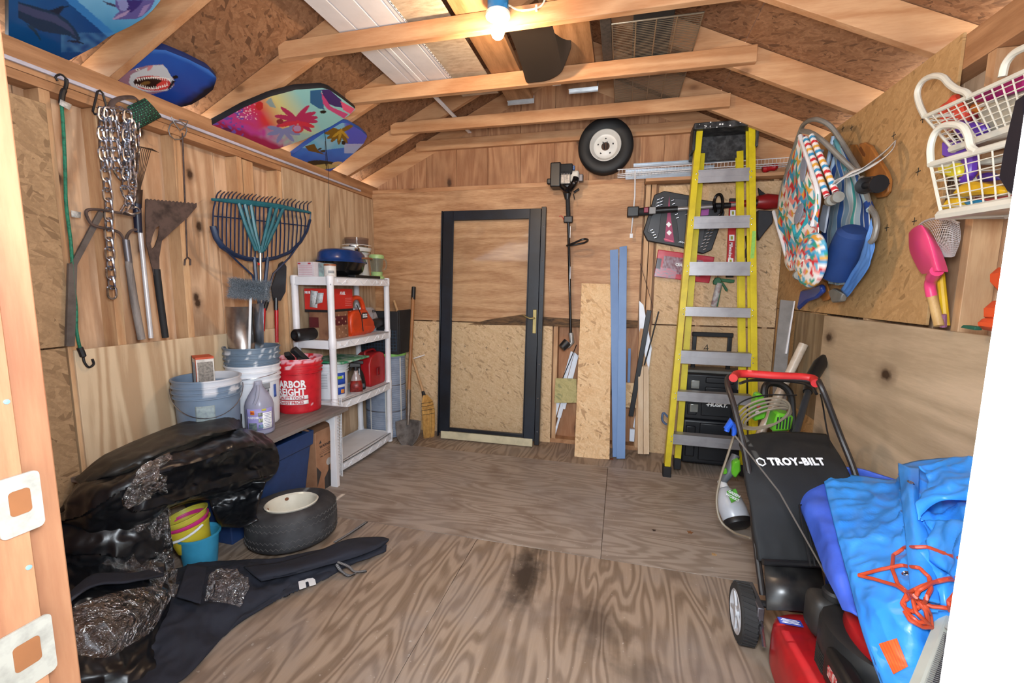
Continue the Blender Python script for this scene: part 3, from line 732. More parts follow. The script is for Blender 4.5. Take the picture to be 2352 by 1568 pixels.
MB().add([LW(613, 531, .1), LW(619, 531, .1), LW(619, 548, .1), LW(613, 548, .1)], [(0, 1, 2, 3)]).build('sticker', plain('sticker_white', 'd8d8dc', .6), lr, solid=.001)
# lopper
lp = thing('lopper', 'lopper with dark blade and two red handles behind the leaf rake', 'lopper', LW(630, 790, .02))
MB().prism([(p[1], p[2]) for p in [LW(x, y, .02) for x, y in ((648, 600), (656, 612), (654, 670), (643, 690), (627, 690), (622, 660), (640, 605))]], 0, .008, Matrix(((0, 0, 1, XL + .02), (1, 0, 0, 0), (0, 1, 0, 0), (0, 0, 0, 1)))).build('blade', plain('gunmetal', '3a3d42', .5, .5), lp)
for a, b in (((614, 690), (607, 712)), ((634, 684), (634, 712))):
    MB().tube([LW(*a, .03), LW(*b, .03)], .014, 10).build('ferrule', m_black, lp)
m_red = plain('glossy_red', 'b81f26', .35, var=.1)
for a, b in (((606, 708), (604, 760)), ((635, 708), (636, 786))):
    MB().tube([LW(*a, .03), LW(*b, .03)], [.0135, .011], 12).build('handle', m_red, lp)
tag(MB().add([LW(163, 483, .01), LW(186, 487, .01), LW(185, 501, .01), LW(164, 498, .01)], [(0, 1, 2, 3)]).build('paper_label', MATS['paper_tag'], solid=.001), 'small white paper label stuck on the wall siding near the bungee cord', 'label')

# ------------------------------------------------------------------ things lying on the collar ties
ZT = 2.764
vs_ = thing('soffit_panel', 'white ribbed vinyl soffit panel lying across the collar ties', 'panel', (-1.34, 2.2, ZT))
prof = []
x = -1.535
for k in range(3):
    prof += [(x, 0), (x + .104, 0), (x + .106, .007), (x + .114, .007), (x + .116, 0)]; x += .128
prof += [(x + .01, 0), (x + .014, -.004), (x + .02, 0)]
n_ = len(prof)
MB().add([(a, y, ZT + .004 + b) for y in (1.5, 2.86) for a, b in prof], [(i, i + 1, n_ + i + 1, n_ + i) for i in range(n_ - 1)]).build('ribbed_sheet', plain('soffit_white', 'dcd8da', .55, var=.04), vs_, sharp=5)
for k in range(46):
    yy = 1.52 + k * .029
    MB().box(-1.135, -1.131, yy, yy + .018, ZT + .001, ZT + .002).build('nail_slot', m_blackm, vs_)
# stone-look sheet
n = N('stone_sheet'); a = n.noise(n.coord((3, 9, 3)), 5, 6, .7); n.base(n.ramp(a, [(.3, '9a8672'), (.5, 'b7a48e'), (.72, 'cbbba6')])); n.set(.5)
tag(MB().box(-1.175, -.905, 1.4, 3.13, ZT + .018, ZT + .026).build('laminate_sheet', n.m, bevel=.001), 'mottled beige stone-look sheet lying on the collar ties beside the white panel', 'sheet')
for (xa, xb, y1, lab) in ((-.865, -.675, 3.25, 'brown board with metal end bracket on the collar ties left of the dark sheet'), (-.405, -.215, 3.16, 'brown board with metal end bracket on the collar ties beside the wire rack')):
    t_ = thing('loft_board', lab, 'board', (xa, 2.3, ZT))
    MB().box(xa, xb, 1.3, y1, ZT, ZT + .036).build('board', wood('treated_board', 'a9764a', '86582f', 'y', '3a2412', 1.2, .7, .7, 8), t_, bevel=.002)
    MB().box(xa - .004, xb + .004, y1, y1 + .003, ZT - .022, ZT + .03).box(xa - .004, xb + .004, y1 - .03, y1 + .003, ZT - .0015, ZT - .0005).build('metal_bracket', plain('galvanised', 'c5c8cc', .35, .7), t_)
tag(MB().box(-1.375, -1.345, 2.3, 3.80, ZT + .001, ZT + .012).build('trim_strip', m_white, bevel=.002), 'long white slotted vinyl strip sticking out past the ribbed panel', 'strip')
# smoked curved sheet hanging over the tie
n = N('smoked_plastic'); n.base(lin('2a2420')); n.set(.3, 0, Alpha=.86); 
def sm(u, v):
    x = -.655 + .30 * u; y = 2.24 + .535 * v; z = ZT + .006 - .105 * max(0, (v - .35) / .65) ** 1.6
    if u > .78: z += (u - .78) * .35
    return Vector((x + .03 * v, y - .10 * (u - .3) ** 2 * v * 4 * (u > .3), z))
tag(MB().grid(14, 20, sm).build('smoked_sheet', n.m, solid=.002, sub=1), 'dark smoky curved plastic sheet drooping between the ties right of the bulb', 'sheet')
tag(MB().box(-.40, -.30, 2.3, 2.74, ZT + .05, ZT + .30).build('storage_case', plain('black_case', '14161a', .6), bevel=.01), 'black case stored on top of the collar ties behind the brown board', 'case')
# wire racks
for (ya, yb, xa, xb, lab) in ((2.46, 3.44, -.105, .335, 'large rusty wire grid rack lying on the collar ties at top right'),):
    wr_ = thing('wire_rack', lab, 'rack', (xa, ya, ZT))
    mr_ = plain('tarnished_wire', '8d7f6c', .4, .6)
    MB().tube([(xa, ya, ZT + .004), (xb, ya, ZT + .004), (xb, yb, ZT + .004), (xa, yb, ZT + .004)], .004, 6, closed=True).build('frame', mr_, wr_)
    for k in range(60):
        y = ya + (k + 1) * (yb - ya) / 61
        MB().tube([(xa, y, ZT + .007), (xb, y, ZT + .007)], .0019, 4).build('wire', mr_, wr_)
    for x in (xa + .12, xa + .22, xa + .32):
        MB().tube([(x, ya, ZT + .002), (x, yb, ZT + .002)], .0035, 5).build('cross_bar', mr_, wr_)
tag(MB().box(-.165, -.11, 2.3, 2.82, ZT, ZT + .04).build('dark_bar', plain('charcoal_grain', '3a3430', .7, var=.3, scale=60), bevel=.002), 'dark speckled bar lying against the left side of the wire rack', 'bar')
tag(MB().box(.0, .20, 2.3, 2.9, ZT + .012, ZT + .05).build('serving_tray', m_blackm, bevel=.004), 'flat black tray resting on top of the wire rack', 'tray')
# white louvre box on gable
tag(MB().box(-.50, -.445, 3.0, 3.02, ZT - .02, ZT + .045).box(-.50, -.445, 2.99, 3.0, ZT - .02, ZT).build('light_clip', plain('lit_white', 'f4f8f4', .3, var=.02)), 'small bright white plastic clip between the two brown boards', 'clip')
# bulb
bl = thing('light_fixture', 'lit bare bulb in a blue electrical box on the nearest collar tie', 'light fixture', (-.628, 2.155, 2.60))
MB().lathe([(0, 0), (.05, 0), (.05, .075), (.046, .08), (0, .08)], 20, Matrix.Translation((-.628, 2.15, 2.712))).box(-.6, -.575, 2.12, 2.15, 2.712, 2.735).build('junction_box', plain('blue_box_plastic', '2f7fb5', .45), bl)
MB().lathe([(0, .012), (.03, .014), (.058, .02), (.06, .03), (.058, .036), (0, .036)], 28, Matrix.Translation((-.628, 2.15, 2.675))).build('lamp_holder', plain('porcelain', 'f2ece4', .3, var=.03), bl)
n = N('lit_bulb'); n.b.inputs['Emission Color'].default_value = (1, .72, .42, 1); n.b.inputs['Emission Strength'].default_value = 60; n.base((1, .9, .8, 1))
MB().lathe([(0, 0), (.013, .002), (.026, .012), (.0325, .03), (.030, .048), (.019, .07), (.0165, .085), (.016, .10)], 24, Matrix.Translation((-.628, 2.15, 2.595))).build('bulb', n.m, bl)
lamp('bulb_light', 'POINT', (-.628, 2.148, 2.575), 32, (1, .72, .46), .035)
cb = tag(MB().tube(smooth_path([(-.577, 2.15, 2.74), (-.53, 2.19, 2.735), (-.46, 2.195, 2.735), (-.42, 2.195, 2.75), (-.40, 2.195, 2.80)]), .0045, 6).box(-.455, -.445, 2.188, 2.2, 2.725, 2.748).build('power_cable', plain('cream_cable', 'd9cdb5', .5)), 'cream electric cable stapled along the nearest collar tie beside the bulb', 'cable')
# ------------------------------------------------------------------ cloth and film from a net of points
def net(rows, nu, nv, noise_fn=None):
    """smooth surface through rows of points; returns f(u, v)"""
    R_ = [[Vector(p) for p in r] for r in rows]
    def cr(P, t):
        n = len(P) - 1; t = min(max(t, 0), 1) * n; i = min(int(t), n - 1); t -= i
        a = P[i - 1] if i > 0 else P[0] * 2 - P[1]; b, c = P[i], P[i + 1]; d = P[i + 2] if i + 2 <= n else P[n] * 2 - P[n - 1]
        return .5 * ((2 * b) + (c - a) * t + (2 * a - 5 * b + 4 * c - d) * t * t + (3 * b - a - 3 * c + d) * t ** 3)
    def f(u, v): return cr([cr(r, u) for r in R_], v)
    return f
def ridge(x, y, s=0): return 1 - abs(vn(x, y, s)) * 2.4
def drape(name, rows, mat, parent, nu=60, nv=40, amp=.012, sc=6., thick=.003, seed=0, fade=.06, sharp=70, crease=1., zmin=None):
    f = net(rows, nu, nv)
    def g(u, v):
        p = f(u, v); e = .004
        a = f(min(u + e, 1), v) - f(max(u - e, 0), v); b = f(u, min(v + e, 1)) - f(u, max(v - e, 0))
        n = a.cross(b); n = n.normalized() if n.length > 1e-12 else Vector((0, 0, 1))
        if n.z < 0: n = -n
        w_ = min(1, u / fade, (1 - u) / fade, v / fade, (1 - v) / fade); w_ = max(w_, 0) * .8 + .2
        d = crease * .6 * ridge(p.x * sc, p.y * sc, seed + p.z * sc) + .5 * vn(p.x * sc * 2.3 + 4, p.y * sc * 2.3, seed + p.z * sc * 2) + .25 * ridge(p.x * sc * 3.1, p.y * sc * 3.1, seed + 9 + p.z * sc * 3)
        q = p + n * amp * d * w_
        if zmin is not None: q.z = max(q.z, zmin)
        return q
    return MB().grid(nu, nv, g).build(name, mat, parent, solid=thick, sharp=sharp)
def F(px, py, d=0): return at(px, py, 0, -1.815 - d)
def A(px, py, z): return at(px, py, 2, z)

# ------------------------------------------------------------------ bench and shelf unit
m_bench = wood('bench_grey_wood', '857a74', '665c58', 'y', '3f3835', 1.6, 0, .6, 6, 1., .3)
be = thing('plank_bench', 'low bench of a long grey plank on white folding legs by the left wall', 'bench', (-2.1, 1.95, 0))
MB().box(-2.345, -1.862, 1.30, 2.636, .528, .55).build('plank', m_bench, be, bevel=.002)
m_wp = plain('white_resin', 'e6e7ec', .38, var=.06, scale=3, c2='d6d6da')
def bleg(y):
    m = MB(); m.prism([(-.027, 0), (.027, 0), (.02, .40), (.024, .455), (.024, .526), (-.15, .526), (-.02, .46), (-.015, .40)], 0, .03, Matrix.Translation((-1.915, y + .015, 0)) @ Matrix.Rotation(PI / 2, 4, 'X'))
    return m
bleg(2.53).build('leg', m_wp, be, bevel=.002)
MB().box(-2.15, -2.10, 1.36, 1.39, 0, .526).build('leg', m_wp, be, bevel=.002)
MB().box(-2.32, -2.27, 2.5, 2.53, 0, .526).build('leg', m_wp, be, bevel=.002)
MB().box(-2.32, -2.27, 1.42, 1.45, 0, .526).build('leg', m_wp, be, bevel=.002)
SX0, SX1, SY0, SY1 = -2.335, -1.995, 2.672, 3.475
su = thing('shelf_unit', 'white four-tier resin shelving unit against the left wall', 'shelf', (-2.165, 3.07, 0))
for px_ in (SX0 + .02, SX1 - .02):
    for py_ in (SY0 + .02, SY1 - .02):
        pr = [(0, 0), (.024, 0), (.024, .03)]
        for zb in (.04, .50, .965, 1.43):
            pr += [(.0245, zb - .01), (.0285, zb), (.0285, zb + .062), (.0245, zb + .072)]
        pr = [p for p in pr if p[1] < 1.482] + [(.0285, 1.48), (.02, 1.486), (0, 1.486)]
        MB().lathe(pr, 16, Matrix.Translation((px_, py_, 0))).build('post', m_wp, su)
for zt in (.085, .555, 1.015, 1.475):
    sh = MB().box(SX0 + .02, SX1 - .02, SY0 + .02, SY1 - .02, zt - .012, zt).box(SX0, SX0 + .012, SY0, SY1, zt - .06, zt).box(SX0, SX1, SY0, SY0 + .012, zt - .06, zt).box(SX0, SX1, SY1 - .012, SY1, zt - .06, zt)
    # front apron bows outwards
    out = [(SX1 + .018 * math.sin(PI * i / 16) , SY0 + (SY1 - SY0) * i / 16) for i in range(17)]; inn = [(x - .012, y) for x, y in out][::-1]
    sh.prism(out + inn, zt - .06, zt).prism([(SX1 - .03, SY0), *out, (SX1 - .03, SY1)], zt - .01, zt)
    o = sh.build('shelf_board', m_wp, su, bevel=.0015, seg=1)
    tr = MB()
    for k in range(11):
        y0, y1 = SY0 + .05 + k * .064, SY0 + .05 + (k + 1) * .064; za, zb = (zt - .052, zt - .008) if k % 2 else (zt - .008, zt - .052)
        bxf = lambda y: SX1 + .0185 + .0 + .018 * (math.sin(PI * (y - SY0) / (SY1 - SY0)) - 1)
        tr.beam((bxf(y0) + .001, y0, za), (bxf(y1) + .001, y1, zb), .003, .004, (1, 0, 0))
    tr.build('truss_rib', m_wp, o)
    for y in (SY0 + .08, SY0 + .16, SY1 - .22, SY1 - .14): MB().cbox((bxf(y) + .003, y, zt - .03), (.006, .028, .022)).build('clip_boss', m_wp, o, bevel=.002)
# wire panel leaning on the shelf behind the bench leg
wp = thing('wire_shelf', 'narrow white wire shelf panel standing between the bench and the shelf unit', 'wire shelf', (-1.955, 2.63, 0))
m_ww = plain('white_coated_wire', 'd9d9dc', .4, var=.05)
def WP(s, t): return Vector((-1.95 + .028 * t - .19 * s, 2.66 - .02 * t + 0 * s, .01 + .60 * t))
for s in (0, .06): MB().tube([WP(s, 0) , WP(s, 1)], .0035, 6).build('rail', m_ww, wp)
for k in range(26): MB().tube([WP(0, (k + .5) / 26) + Vector((0, -.004, 0)), WP(1, (k + .5) / 26) + Vector((0, -.004, 0))], .0018, 5).build('wire', m_ww, wp)
MB().tube([WP(1, 0), WP(1, 1)], .0035, 6).build('rail', m_ww, wp)

# ------------------------------------------------------------------ buckets on the bench
def bucket_print(base, spot, amt, top, seed, ring=None):
    B1, S1 = B(base), B(spot)
    def f(th, z):
        k = vn(math.cos(th) * 2.4, math.sin(th) * 2.4, z * 12 + seed) + .5 * vn(math.cos(th) * 7, math.sin(th) * 7, z * 30 + seed)
        return S1 if k > amt - (top if z > .80 else 0) else mixc(B1, tuple(c * .9 for c in B1), k)
    return f
def bucket(name, label, cat, x, y, z0, h, rt, rb, paint, group=None, inside=None, bail=None, n=64):
    root = thing(name, label, cat, (x, y, z0), (0, 0, 0), group)
    prof = [(rb - .004, 0), (rb, .006), (rt - .010, h * .72), (rt - .008, h * .725), (rt - .002, h * .73), (rt - .002, h * .745), (rt - .009, h * .75), (rt - .008, h * .80), (rt + .001, h * .805), (rt + .001, h * .82), (rt - .007, h * .825), (rt - .006, h * .88), (rt + .002, h * .885), (rt + .002, h * .905), (rt - .005, h * .91), (rt - .004, h * .975), (rt + .003, h * .98), (rt + .003, h), (rt - .006, h), (rt - .009, h * .97), (rb - .006, .010)]
    P2 = []
    for (a, b), (c, d) in zip(prof, prof[1:]):
        k = max(1, int(abs(d - b) / .012)); P2 += [(a + (c - a) * i / k, b + (d - b) * i / k) for i in range(k)]
    P2.append(prof[-1]); m = MB(); L = len(P2) - 1
    m.grid(n, L, lambda u, v: Vector((x + P2[int(round(v * L))][0] * math.cos(2 * PI * u), y + P2[int(round(v * L))][0] * math.sin(2 * PI * u), z0 + P2[int(round(v * L))][1])),
           lambda u, v: paint(2 * PI * u, P2[int(round(v * L))][1] / h), closeu=True)
    m.build('body', painted('bucket_plastic', .4), root)
    MB().lathe([(0, .008), (rb - .004, .010), (rb - .005, .0), (0, 0)], 32, Matrix.Translation((x, y, z0))).build('base', painted('bucket_plastic', .4) if not inside else plain('bk_' + inside, inside, .6), root)
    if bail:
        a0, sag = bail
        pa = Vector((math.cos(a0), math.sin(a0), 0)); pb = -pa; mid = Vector((-pa.y, pa.x, 0)) * -1
        if mid.dot(Vector((-x, -y, 0))) < 0: mid = -mid
        c = Vector((x, y, z0 + h * .86)); r = rt + .006
        pts = [c + (pa * math.cos(t) * r + mid * math.sin(t) * (r + .006)) + Vector((0, 0, -sag * math.sin(t))) for t in [PI * i / 22 for i in range(23)]]
        MB().tube(pts, .0022, 6).build('bail_handle', m_steel, root)
    return root
def decal(parent, cx, cy, z, r, th, w_, h, mat, name='label', seg=10, off=.0012, taper=0):
    """curved sticker on a round body; th the angle it faces, w_ arc width in metres"""
    m = MB(); da = w_ / r
    m.grid(seg, 4, lambda u, v: Vector((cx + (r + off + taper * (v - .5)) * math.cos(th + da * (u - .5)), cy + (r + off + taper * (v - .5)) * math.sin(th + da * (u - .5)), z + h * (v - .5))))
    return m.build(name, mat, parent, solid=.0006, soff=1)
def bent_text(parent, s_, size, cx, cy, z, r, th, mat, name='lettering', fat=.001, sx=1., lean=0.):
    """text wrapped round an upright cylinder, facing angle th"""
    cu = bpy.data.curves.new('t', 'FONT'); cu.body = s_; cu.size = size; cu.align_x = 'CENTER'; cu.align_y = 'CENTER'; cu.offset = fat; cu.resolution_u = 2
    to = bpy.data.objects.new('t', cu); COL.objects.link(to); dg = bpy.context.evaluated_depsgraph_get(); dg.update()
    me = bpy.data.meshes.new_from_object(to.evaluated_get(dg)); bpy.data.objects.remove(to); bpy.data.curves.remove(cu)
    bm = bmesh.new(); bm.from_mesh(me); bmesh.ops.subdivide_edges(bm, edges=[e for e in bm.edges if e.calc_length() > size * .35], cuts=2); bm.to_mesh(me); bm.free()
    Mi = rootmat(parent).inverted()
    for v in me.vertices:
        a = th + v.co.x * sx / r; rr = r + .0022 + lean * v.co.y
        v.co = Mi @ Vector((cx + rr * math.cos(a), cy + rr * math.sin(a), z + v.co.y))
    me.materials.clear(); me.materials.append(mat)
    o = bpy.data.objects.new(name, me); COL.objects.link(o); o.parent = parent; FR[o.name] = rootmat(parent); return o
m_blk = plain('ink_black', '16161a', .6); m_wht = plain('ink_white', 'eceef0', .5, var=.03); m_grey_ink = plain('ink_grey', '8a8d92', .6)
facing = lambda x, y: math.atan2(-y, -x)
BZ = .5505
GX, GY = -2.165, 1.83
def gp(th, z):
    k = vn(math.cos(th) * 2, math.sin(th) * 2, z * 8 + 3); d = (th - facing(GX, GY) + PI) % (2 * PI) - PI
    if z > .78 and d > -.1 and k + .8 * (z > .9) > .05: return B('c9ccd4')
    return mixc(B('76899f'), B('68798e'), k + .3)
gb = bucket('bucket', 'grey paint-stained bucket on the bench holding a small box', 'bucket', GX, GY, BZ, .365, .158, .138, gp, 'buckets on the bench', None, (facing(GX, GY) + PI / 2, .14))
decal(gb, GX, GY, BZ + .17, .148, facing(GX, GY) - .12, .085, .13, plain('faded_label', '93a3a6', .6, c2='7b8a92', scale=60))
WX, WY = -2.215, 2.185
wb_ = bucket('bucket', 'white bucket with a grey bucket nested in its top', 'bucket', WX, WY, BZ, .375, .152, .132, lambda th, z: mixc(B('dfe2e8'), B('c9ccd4'), vn(th * 3, z * 5)), 'buckets on the bench', None, (facing(WX, WY) + .9, .02))
bl_ = plain('blue_print', '3f5fae', .5)
decal(wb_, WX, WY, BZ + .25, .146, facing(WX, WY) + .42, .05, .035, m_grey_ink); decal(wb_, WX, WY, BZ + .21, .144, facing(WX, WY) + .42, .04, .04, plain('cow_print', '4a4e58', .6, c2='c8ccd2', scale=70))
decal(wb_, WX, WY, BZ + .12, .139, facing(WX, WY) + .42, .012, .12, m_grey_ink, off=.003); decal(wb_, WX, WY, BZ + .21, .145, facing(WX, WY) + .85, .02, .08, bl_)
decal(wb_, WX, WY, BZ + .20, .144, facing(WX, WY) - .72, .05, .05, plain('pale_blue_print', 'a9bcd8', .5))
ib = bucket('bucket', 'grey paint-stained bucket nested inside the white bucket', 'bucket', WX, WY, BZ + .12, .365, .154, .125, lambda th, z: B('d4d8de') if vn(math.cos(th) * 4, math.sin(th) * 4, z * 26) + .6 * vn(math.cos(th) * 9, math.sin(th) * 9, z * 60) > .5 else mixc(B('76899c'), B('64778a'), z), 'buckets on the bench')
RX, RY_ = -2.155, 2.505
def redp(th, z):
    k = vn(math.cos(th) * 3.5, math.sin(th) * 3.5, z * 12) + .7 * vn(math.cos(th) * 12, math.sin(th) * 12, z * 40)
    if z > .93 and k > -.15: return B('e2a8b4')
    if k > .85 - (.55 if z > .78 else 0) - (.3 if z < .17 and abs(((th - facing(RX, RY_) - .25 + PI) % (2 * PI)) - PI) < .35 else 0): return B('e0b9c0')
    return mixc(B('c71f2c'), B('b01824'), k + .4)
rb_ = bucket('bucket', 'red bucket with white store lettering and paint splashes', 'bucket', RX, RY_, BZ, .372, .154, .134, redp, 'buckets on the bench')
f0 = facing(RX, RY_)
for s_, sz, z, fat in (('HARBOR', .066, .205, .0026), ('FREIGHT', .066, .152, .0026)):
    bent_text(rb_, s_, sz, RX, RY_, BZ + z, .146, f0 - .46, m_wht, fat=fat, sx=.80, lean=.05)
for s_, z in (('QUALITY TOOLS', .114), ('LOWEST PRICES', .080)):
    decal(rb_, RX, RY_, BZ + z, .1435, f0 - .46, .235, .027, m_wht, 'text_band'); bent_text(rb_, s_, .026, RX, RY_, BZ + z, .1455, f0 - .46, plain('ink_red', 'b81c28', .5), sx=.95, fat=.0008)
# dark tools sticking out of the red bucket
tb = thing('hand_tools', 'black tool heads poking out of the red bucket', 'tools', (RX, RY_, BZ + .12))
for dx, dy, dz, r, ln in ((-.05, -.02, .40, .022, .12), (.02, .0, .41, .026, .14), (-.02, .04, .385, .02, .10), (.07, -.03, .375, .018, .09)):
    M = Matrix.Translation((RX + dx, RY_ + dy, BZ + dz - .03)) @ Euler((rnd.uniform(-.7, .7), rnd.uniform(.4, 1.2), rnd.uniform(0, 3))).to_matrix().to_4x4()
    MB().add(*(lambda m: (m.v, m.f))(MB().cbox((0, 0, 0), (ln, r * 1.6, r * 1.5))), None, M).build('tool_head', m_blackm, tb, bevel=.006)
    MB().tube([(RX + dx, RY_ + dy, BZ + dz - .04), (RX + dx * .4, RY_ + dy * .4, BZ + .14)], .009, 8).build('tool_shaft', m_black, tb)
# nail box
nb = thing('nail_box', 'small white and orange carton of nails standing in the grey bucket', 'box', (GX - .02, GY - .0, BZ + .26), (0, 0, -.52))
MB(nb).box(-.055, .055, -.04, .04, 0, .215).build('carton', plain('carton_white', 'd7d2cc', .7, c2='b9b4ae', scale=30), nb, bevel=.001)
MB(nb).box(-.0555, -.035, -.0406, -.0404, 0, .215).build('dark_panel', m_blk, nb)
MB(nb).box(.0551, .0556, -.034, .034, .01, .19).build('grey_print', plain('print_grey', '8f8880', .7, c2='5f5a56', scale=90), nb)
MB(nb).box(-.056, .0562, -.0404, .0404, .205, .216).box(.040, .0558, -.0412, -.0402, 0, .215).build('orange_edge', plain('print_orange', 'c5512c', .6), nb)
for k in range(9): MB(nb).box(-.028 + k * .0065, -.0255 + k * .0065, -.0411, -.0405, .03 + .02 * (k % 3), .185).build('print_line', m_grey_ink, nb)
# cleaner jug
jx, jy = -2.03, 2.03
jg = thing('cleaner_jug', 'clear jug of purple cleaner with a white label at the front of the bench', 'jug', (jx, jy, BZ))
mj = plain('jug_plastic', 'c9cbdc', .25, var=.03, Transmission_Weight=.55, IOR=1.3); ml = plain('purple_cleaner', '9488cc', .2, var=.05)
jp = [(.066, 0), (.074, .008), (.075, .03), (.075, .165), (.070, .19), (.056, .22), (.036, .255), (.024, .275), (.021, .29), (.021, .305), (.017, .305)]
MB().lathe([(0, 0)] + jp, 36, Matrix.Translation((jx, jy, BZ))).build('bottle', mj, jg)
MB().lathe([(0, .003), (.062, .003), (.0715, .011), (.0725, .165), (0, .166)], 36, Matrix.Translation((jx, jy, BZ))).build('liquid', ml, jg)
MB().tube(smooth_path([(jx + .02, jy - .02, BZ + .285), (jx + .03, jy - .035, BZ + .26), (jx + .035, jy - .05, BZ + .22), (jx + .03, jy - .065, BZ + .185)]), .009, 8).build('handle', mj, jg)
fj = facing(jx, jy)
decal(jg, jx, jy, BZ + .095, .0755, fj, .15, .125, plain('label_lilac', '9c96cf', .5, var=.06), 'label', 20)
decal(jg, jx, jy, BZ + .085, .0765, fj + .50, .055, .095, m_wht, 'label_panel'); 
for k in range(9): decal(jg, jx, jy, BZ + .125 - k * .0095, .0775, fj + .50, .043 - .01 * (k % 3), .003, plain('print_lilac_grey', '8f93b4', .6), 'print_line')
decal(jg, jx, jy, BZ + .055, .0765, fj - .53, .045, .045, plain('picture_green', '6f7f7a', .6, c2='3f4a5c', scale=60), 'picture'); decal(jg, jx, jy, BZ + .137, .0765, fj - .50, .022, .024, plain('sun_orange', 'e8872c', .5), 'emblem')
bent_text(jg, 'PURPOSE', .017, jx, jy, BZ + .107, .076, fj - .48, m_wht, sx=.85, fat=.0006); bent_text(jg, 'ALL', .012, jx, jy, BZ + .137, .0768, fj - .50, plain('ink_crimson', 'a01c20', .5))
for k, zc in enumerate((.125, .09, .055)): decal(jg, jx, jy, BZ + zc, .0768, fj + .03, .022, .022, plain('round_pic%d' % k, ('8a8f86', 'b9c4a4', '6f8fa8')[k], .6, c2='3f4438', scale=80), 'round_picture', 6)
decal(jg, jx, jy, BZ + .15, .0765, fj + .28, .024, .012, plain('yellow_mark', 'b8b04a', .6), 'yellow_mark')
# sheet metal rolls standing in the nested bucket, scrub brush
sm_ = thing('metal_flashing', 'bent sheet of shiny metal flashing standing in the nested bucket', 'sheet metal', (WX, WY, BZ + .16))
m_fl = plain('flashing_metal', 'b9b2ac', .28, .9, var=.12, c2='8f867f')
cxx, cyy = WX - .035, WY - .03
MB().lathe([(.078, .15), (.078, .73)], 24, Matrix.Translation((cxx, cyy, BZ)), facing(WX, WY) - 1.7, facing(WX, WY) + .95).build('curved_sheet', m_fl, sm_, solid=.001)
pa = at(605, 790, 1, 2.12); pb = at(605, 697, 1, 2.12); pc = at(572, 697, 1, 2.19)
MB().add([pa, pb, pc, (pc[0], pc[1], pa[2])], [(0, 1, 2, 3)]).build('flat_sheet', plain('flashing_blue', '9aa4b4', .3, .8, var=.1), sm_, solid=.002)
bs = thing('scrub_brush', 'large grey bristled scrub brush on a white pole above the buckets', 'brush', (WX, WY, BZ + .16))
c0, c1 = at(530, 660, 1, 2.05), at(618, 668, 1, 2.16)
ax_ = (c1 - c0); Lb = ax_.length; Mb = frame_m((c0 + c1) / 2, ax_, Vector((0, 0, 1)))
MB().prism(rrect(Lb * .94, .085, .02), -.03, -.01, Mb).build('head_block', m_wht, bs, bevel=.004)
br = MB(); rr_ = random.Random(3)
for i in range(5200):
    u, v = rr_.uniform(-.5, .5), rr_.uniform(-.5, .5); z = rr_.uniform(-.02, .03); fx_, fy_ = u * Lb, v * .10
    ed = max(abs(u), abs(v)) * 2
    d = Vector((u * .05 + rr_.uniform(-.012, .012), v * .05 + rr_.uniform(-.012, .012), .022 + rr_.uniform(0, .01)))
    p = Vector((fx_, fy_, z if ed > .8 else .03)); q_ = p + d * .7; s2 = Vector((.0011, 0, 0)) if i % 2 else Vector((0, .0011, 0))
    br.add([p - s2, p + s2, q_], [(0, 1, 2)], None, Mb)
n = N('bristle_grey'); g_ = n.noise(n.coord((1, 1, 1)), 260, 2, .6); n.base(n.ramp(g_, [(.35, '2f3a44'), (.5, '6d7883'), (.65, 'b4bac0')])); n.set(.8)
MB().prism(rrect(Lb * .95, .092, .02), -.012, .028, Mb).build('bristle_core', n.m, bs, bevel=.012)
br.build('bristles', n.m, bs, kind='stuff')
MB().tube([(c0 + c1) / 2 + Vector((0, 0, -.04)), Vector((WX - .01, WY - .04, BZ + .17))], [.008, .006], 8).build('pole', m_wht, bs)

# ------------------------------------------------------------------ top shelf
Z4, Z3, Z2, Z1 = 1.4755, 1.0155, .5555, .0855
def box_thing(name, label, cat, x0, x1, y0, y1, z0, z1, mat, part_='carton', **k):
    t_ = thing(name, label, cat, ((x0 + x1) / 2, (y0 + y1) / 2, z0), **k)
    MB().box(x0, x1, y0, y1, z0, z1).build(part_, mat, t_, bevel=.002, seg=1); return t_
wbx = box_thing('tile_box', 'small white carton with red print at the front of the top shelf', 'box', -2.29, -2.15, 2.70, 2.82, Z4, Z4 + .105, plain('carton_pale', 'cfc6cc', .7, var=.08))
for k in range(6): MB().box(-2.28, -2.165, 2.6993, 2.6998, Z4 + .015 + k * .012, Z4 + .018 + k * .012).build('print_line', plain('print_pink', 'c98a98', .7), wbx)
MB().box(-2.285, -2.262, 2.699, 2.6997, Z4 + .088, Z4 + .099).box(-2.20, -2.177, 2.699, 2.6997, Z4 + .088, Z4 + .099).build('red_mark', plain('print_red', 'c03a4a', .7), wbx)
box_thing('tile_box', 'small greenish grey box behind the paint can on the top shelf', 'box', -2.145, -2.085, 2.74, 2.86, Z4, Z4 + .10, plain('carton_teal', '8fa8a4', .7, c2='5f5f6a', scale=20))
pc_ = thing('paint_can', 'small white tin with a brown stained lid on the top shelf corner', 'can', (-2.055, 2.75, Z4))
MB().lathe([(0, 0), (.042, 0), (.042, .085), (0, .085)], 24, Matrix.Translation((-2.055, 2.75, Z4))).build('can_body', plain('tin_white', 'd3d0cc', .5, var=.1, scale=30), pc_)
MB().lathe([(0, 0), (.0435, 0), (.0435, .012), (.038, .014), (.036, .008), (0, .008)], 24, Matrix.Translation((-2.055, 2.75, Z4 + .078))).build('can_lid', plain('lid_brown', '9a5a38', .5, var=.3, scale=30), pc_)
decal(pc_, -2.055, 2.75, Z4 + .035, .0425, facing(-2.055, 2.75) + .2, .04, .018, m_grey_ink)
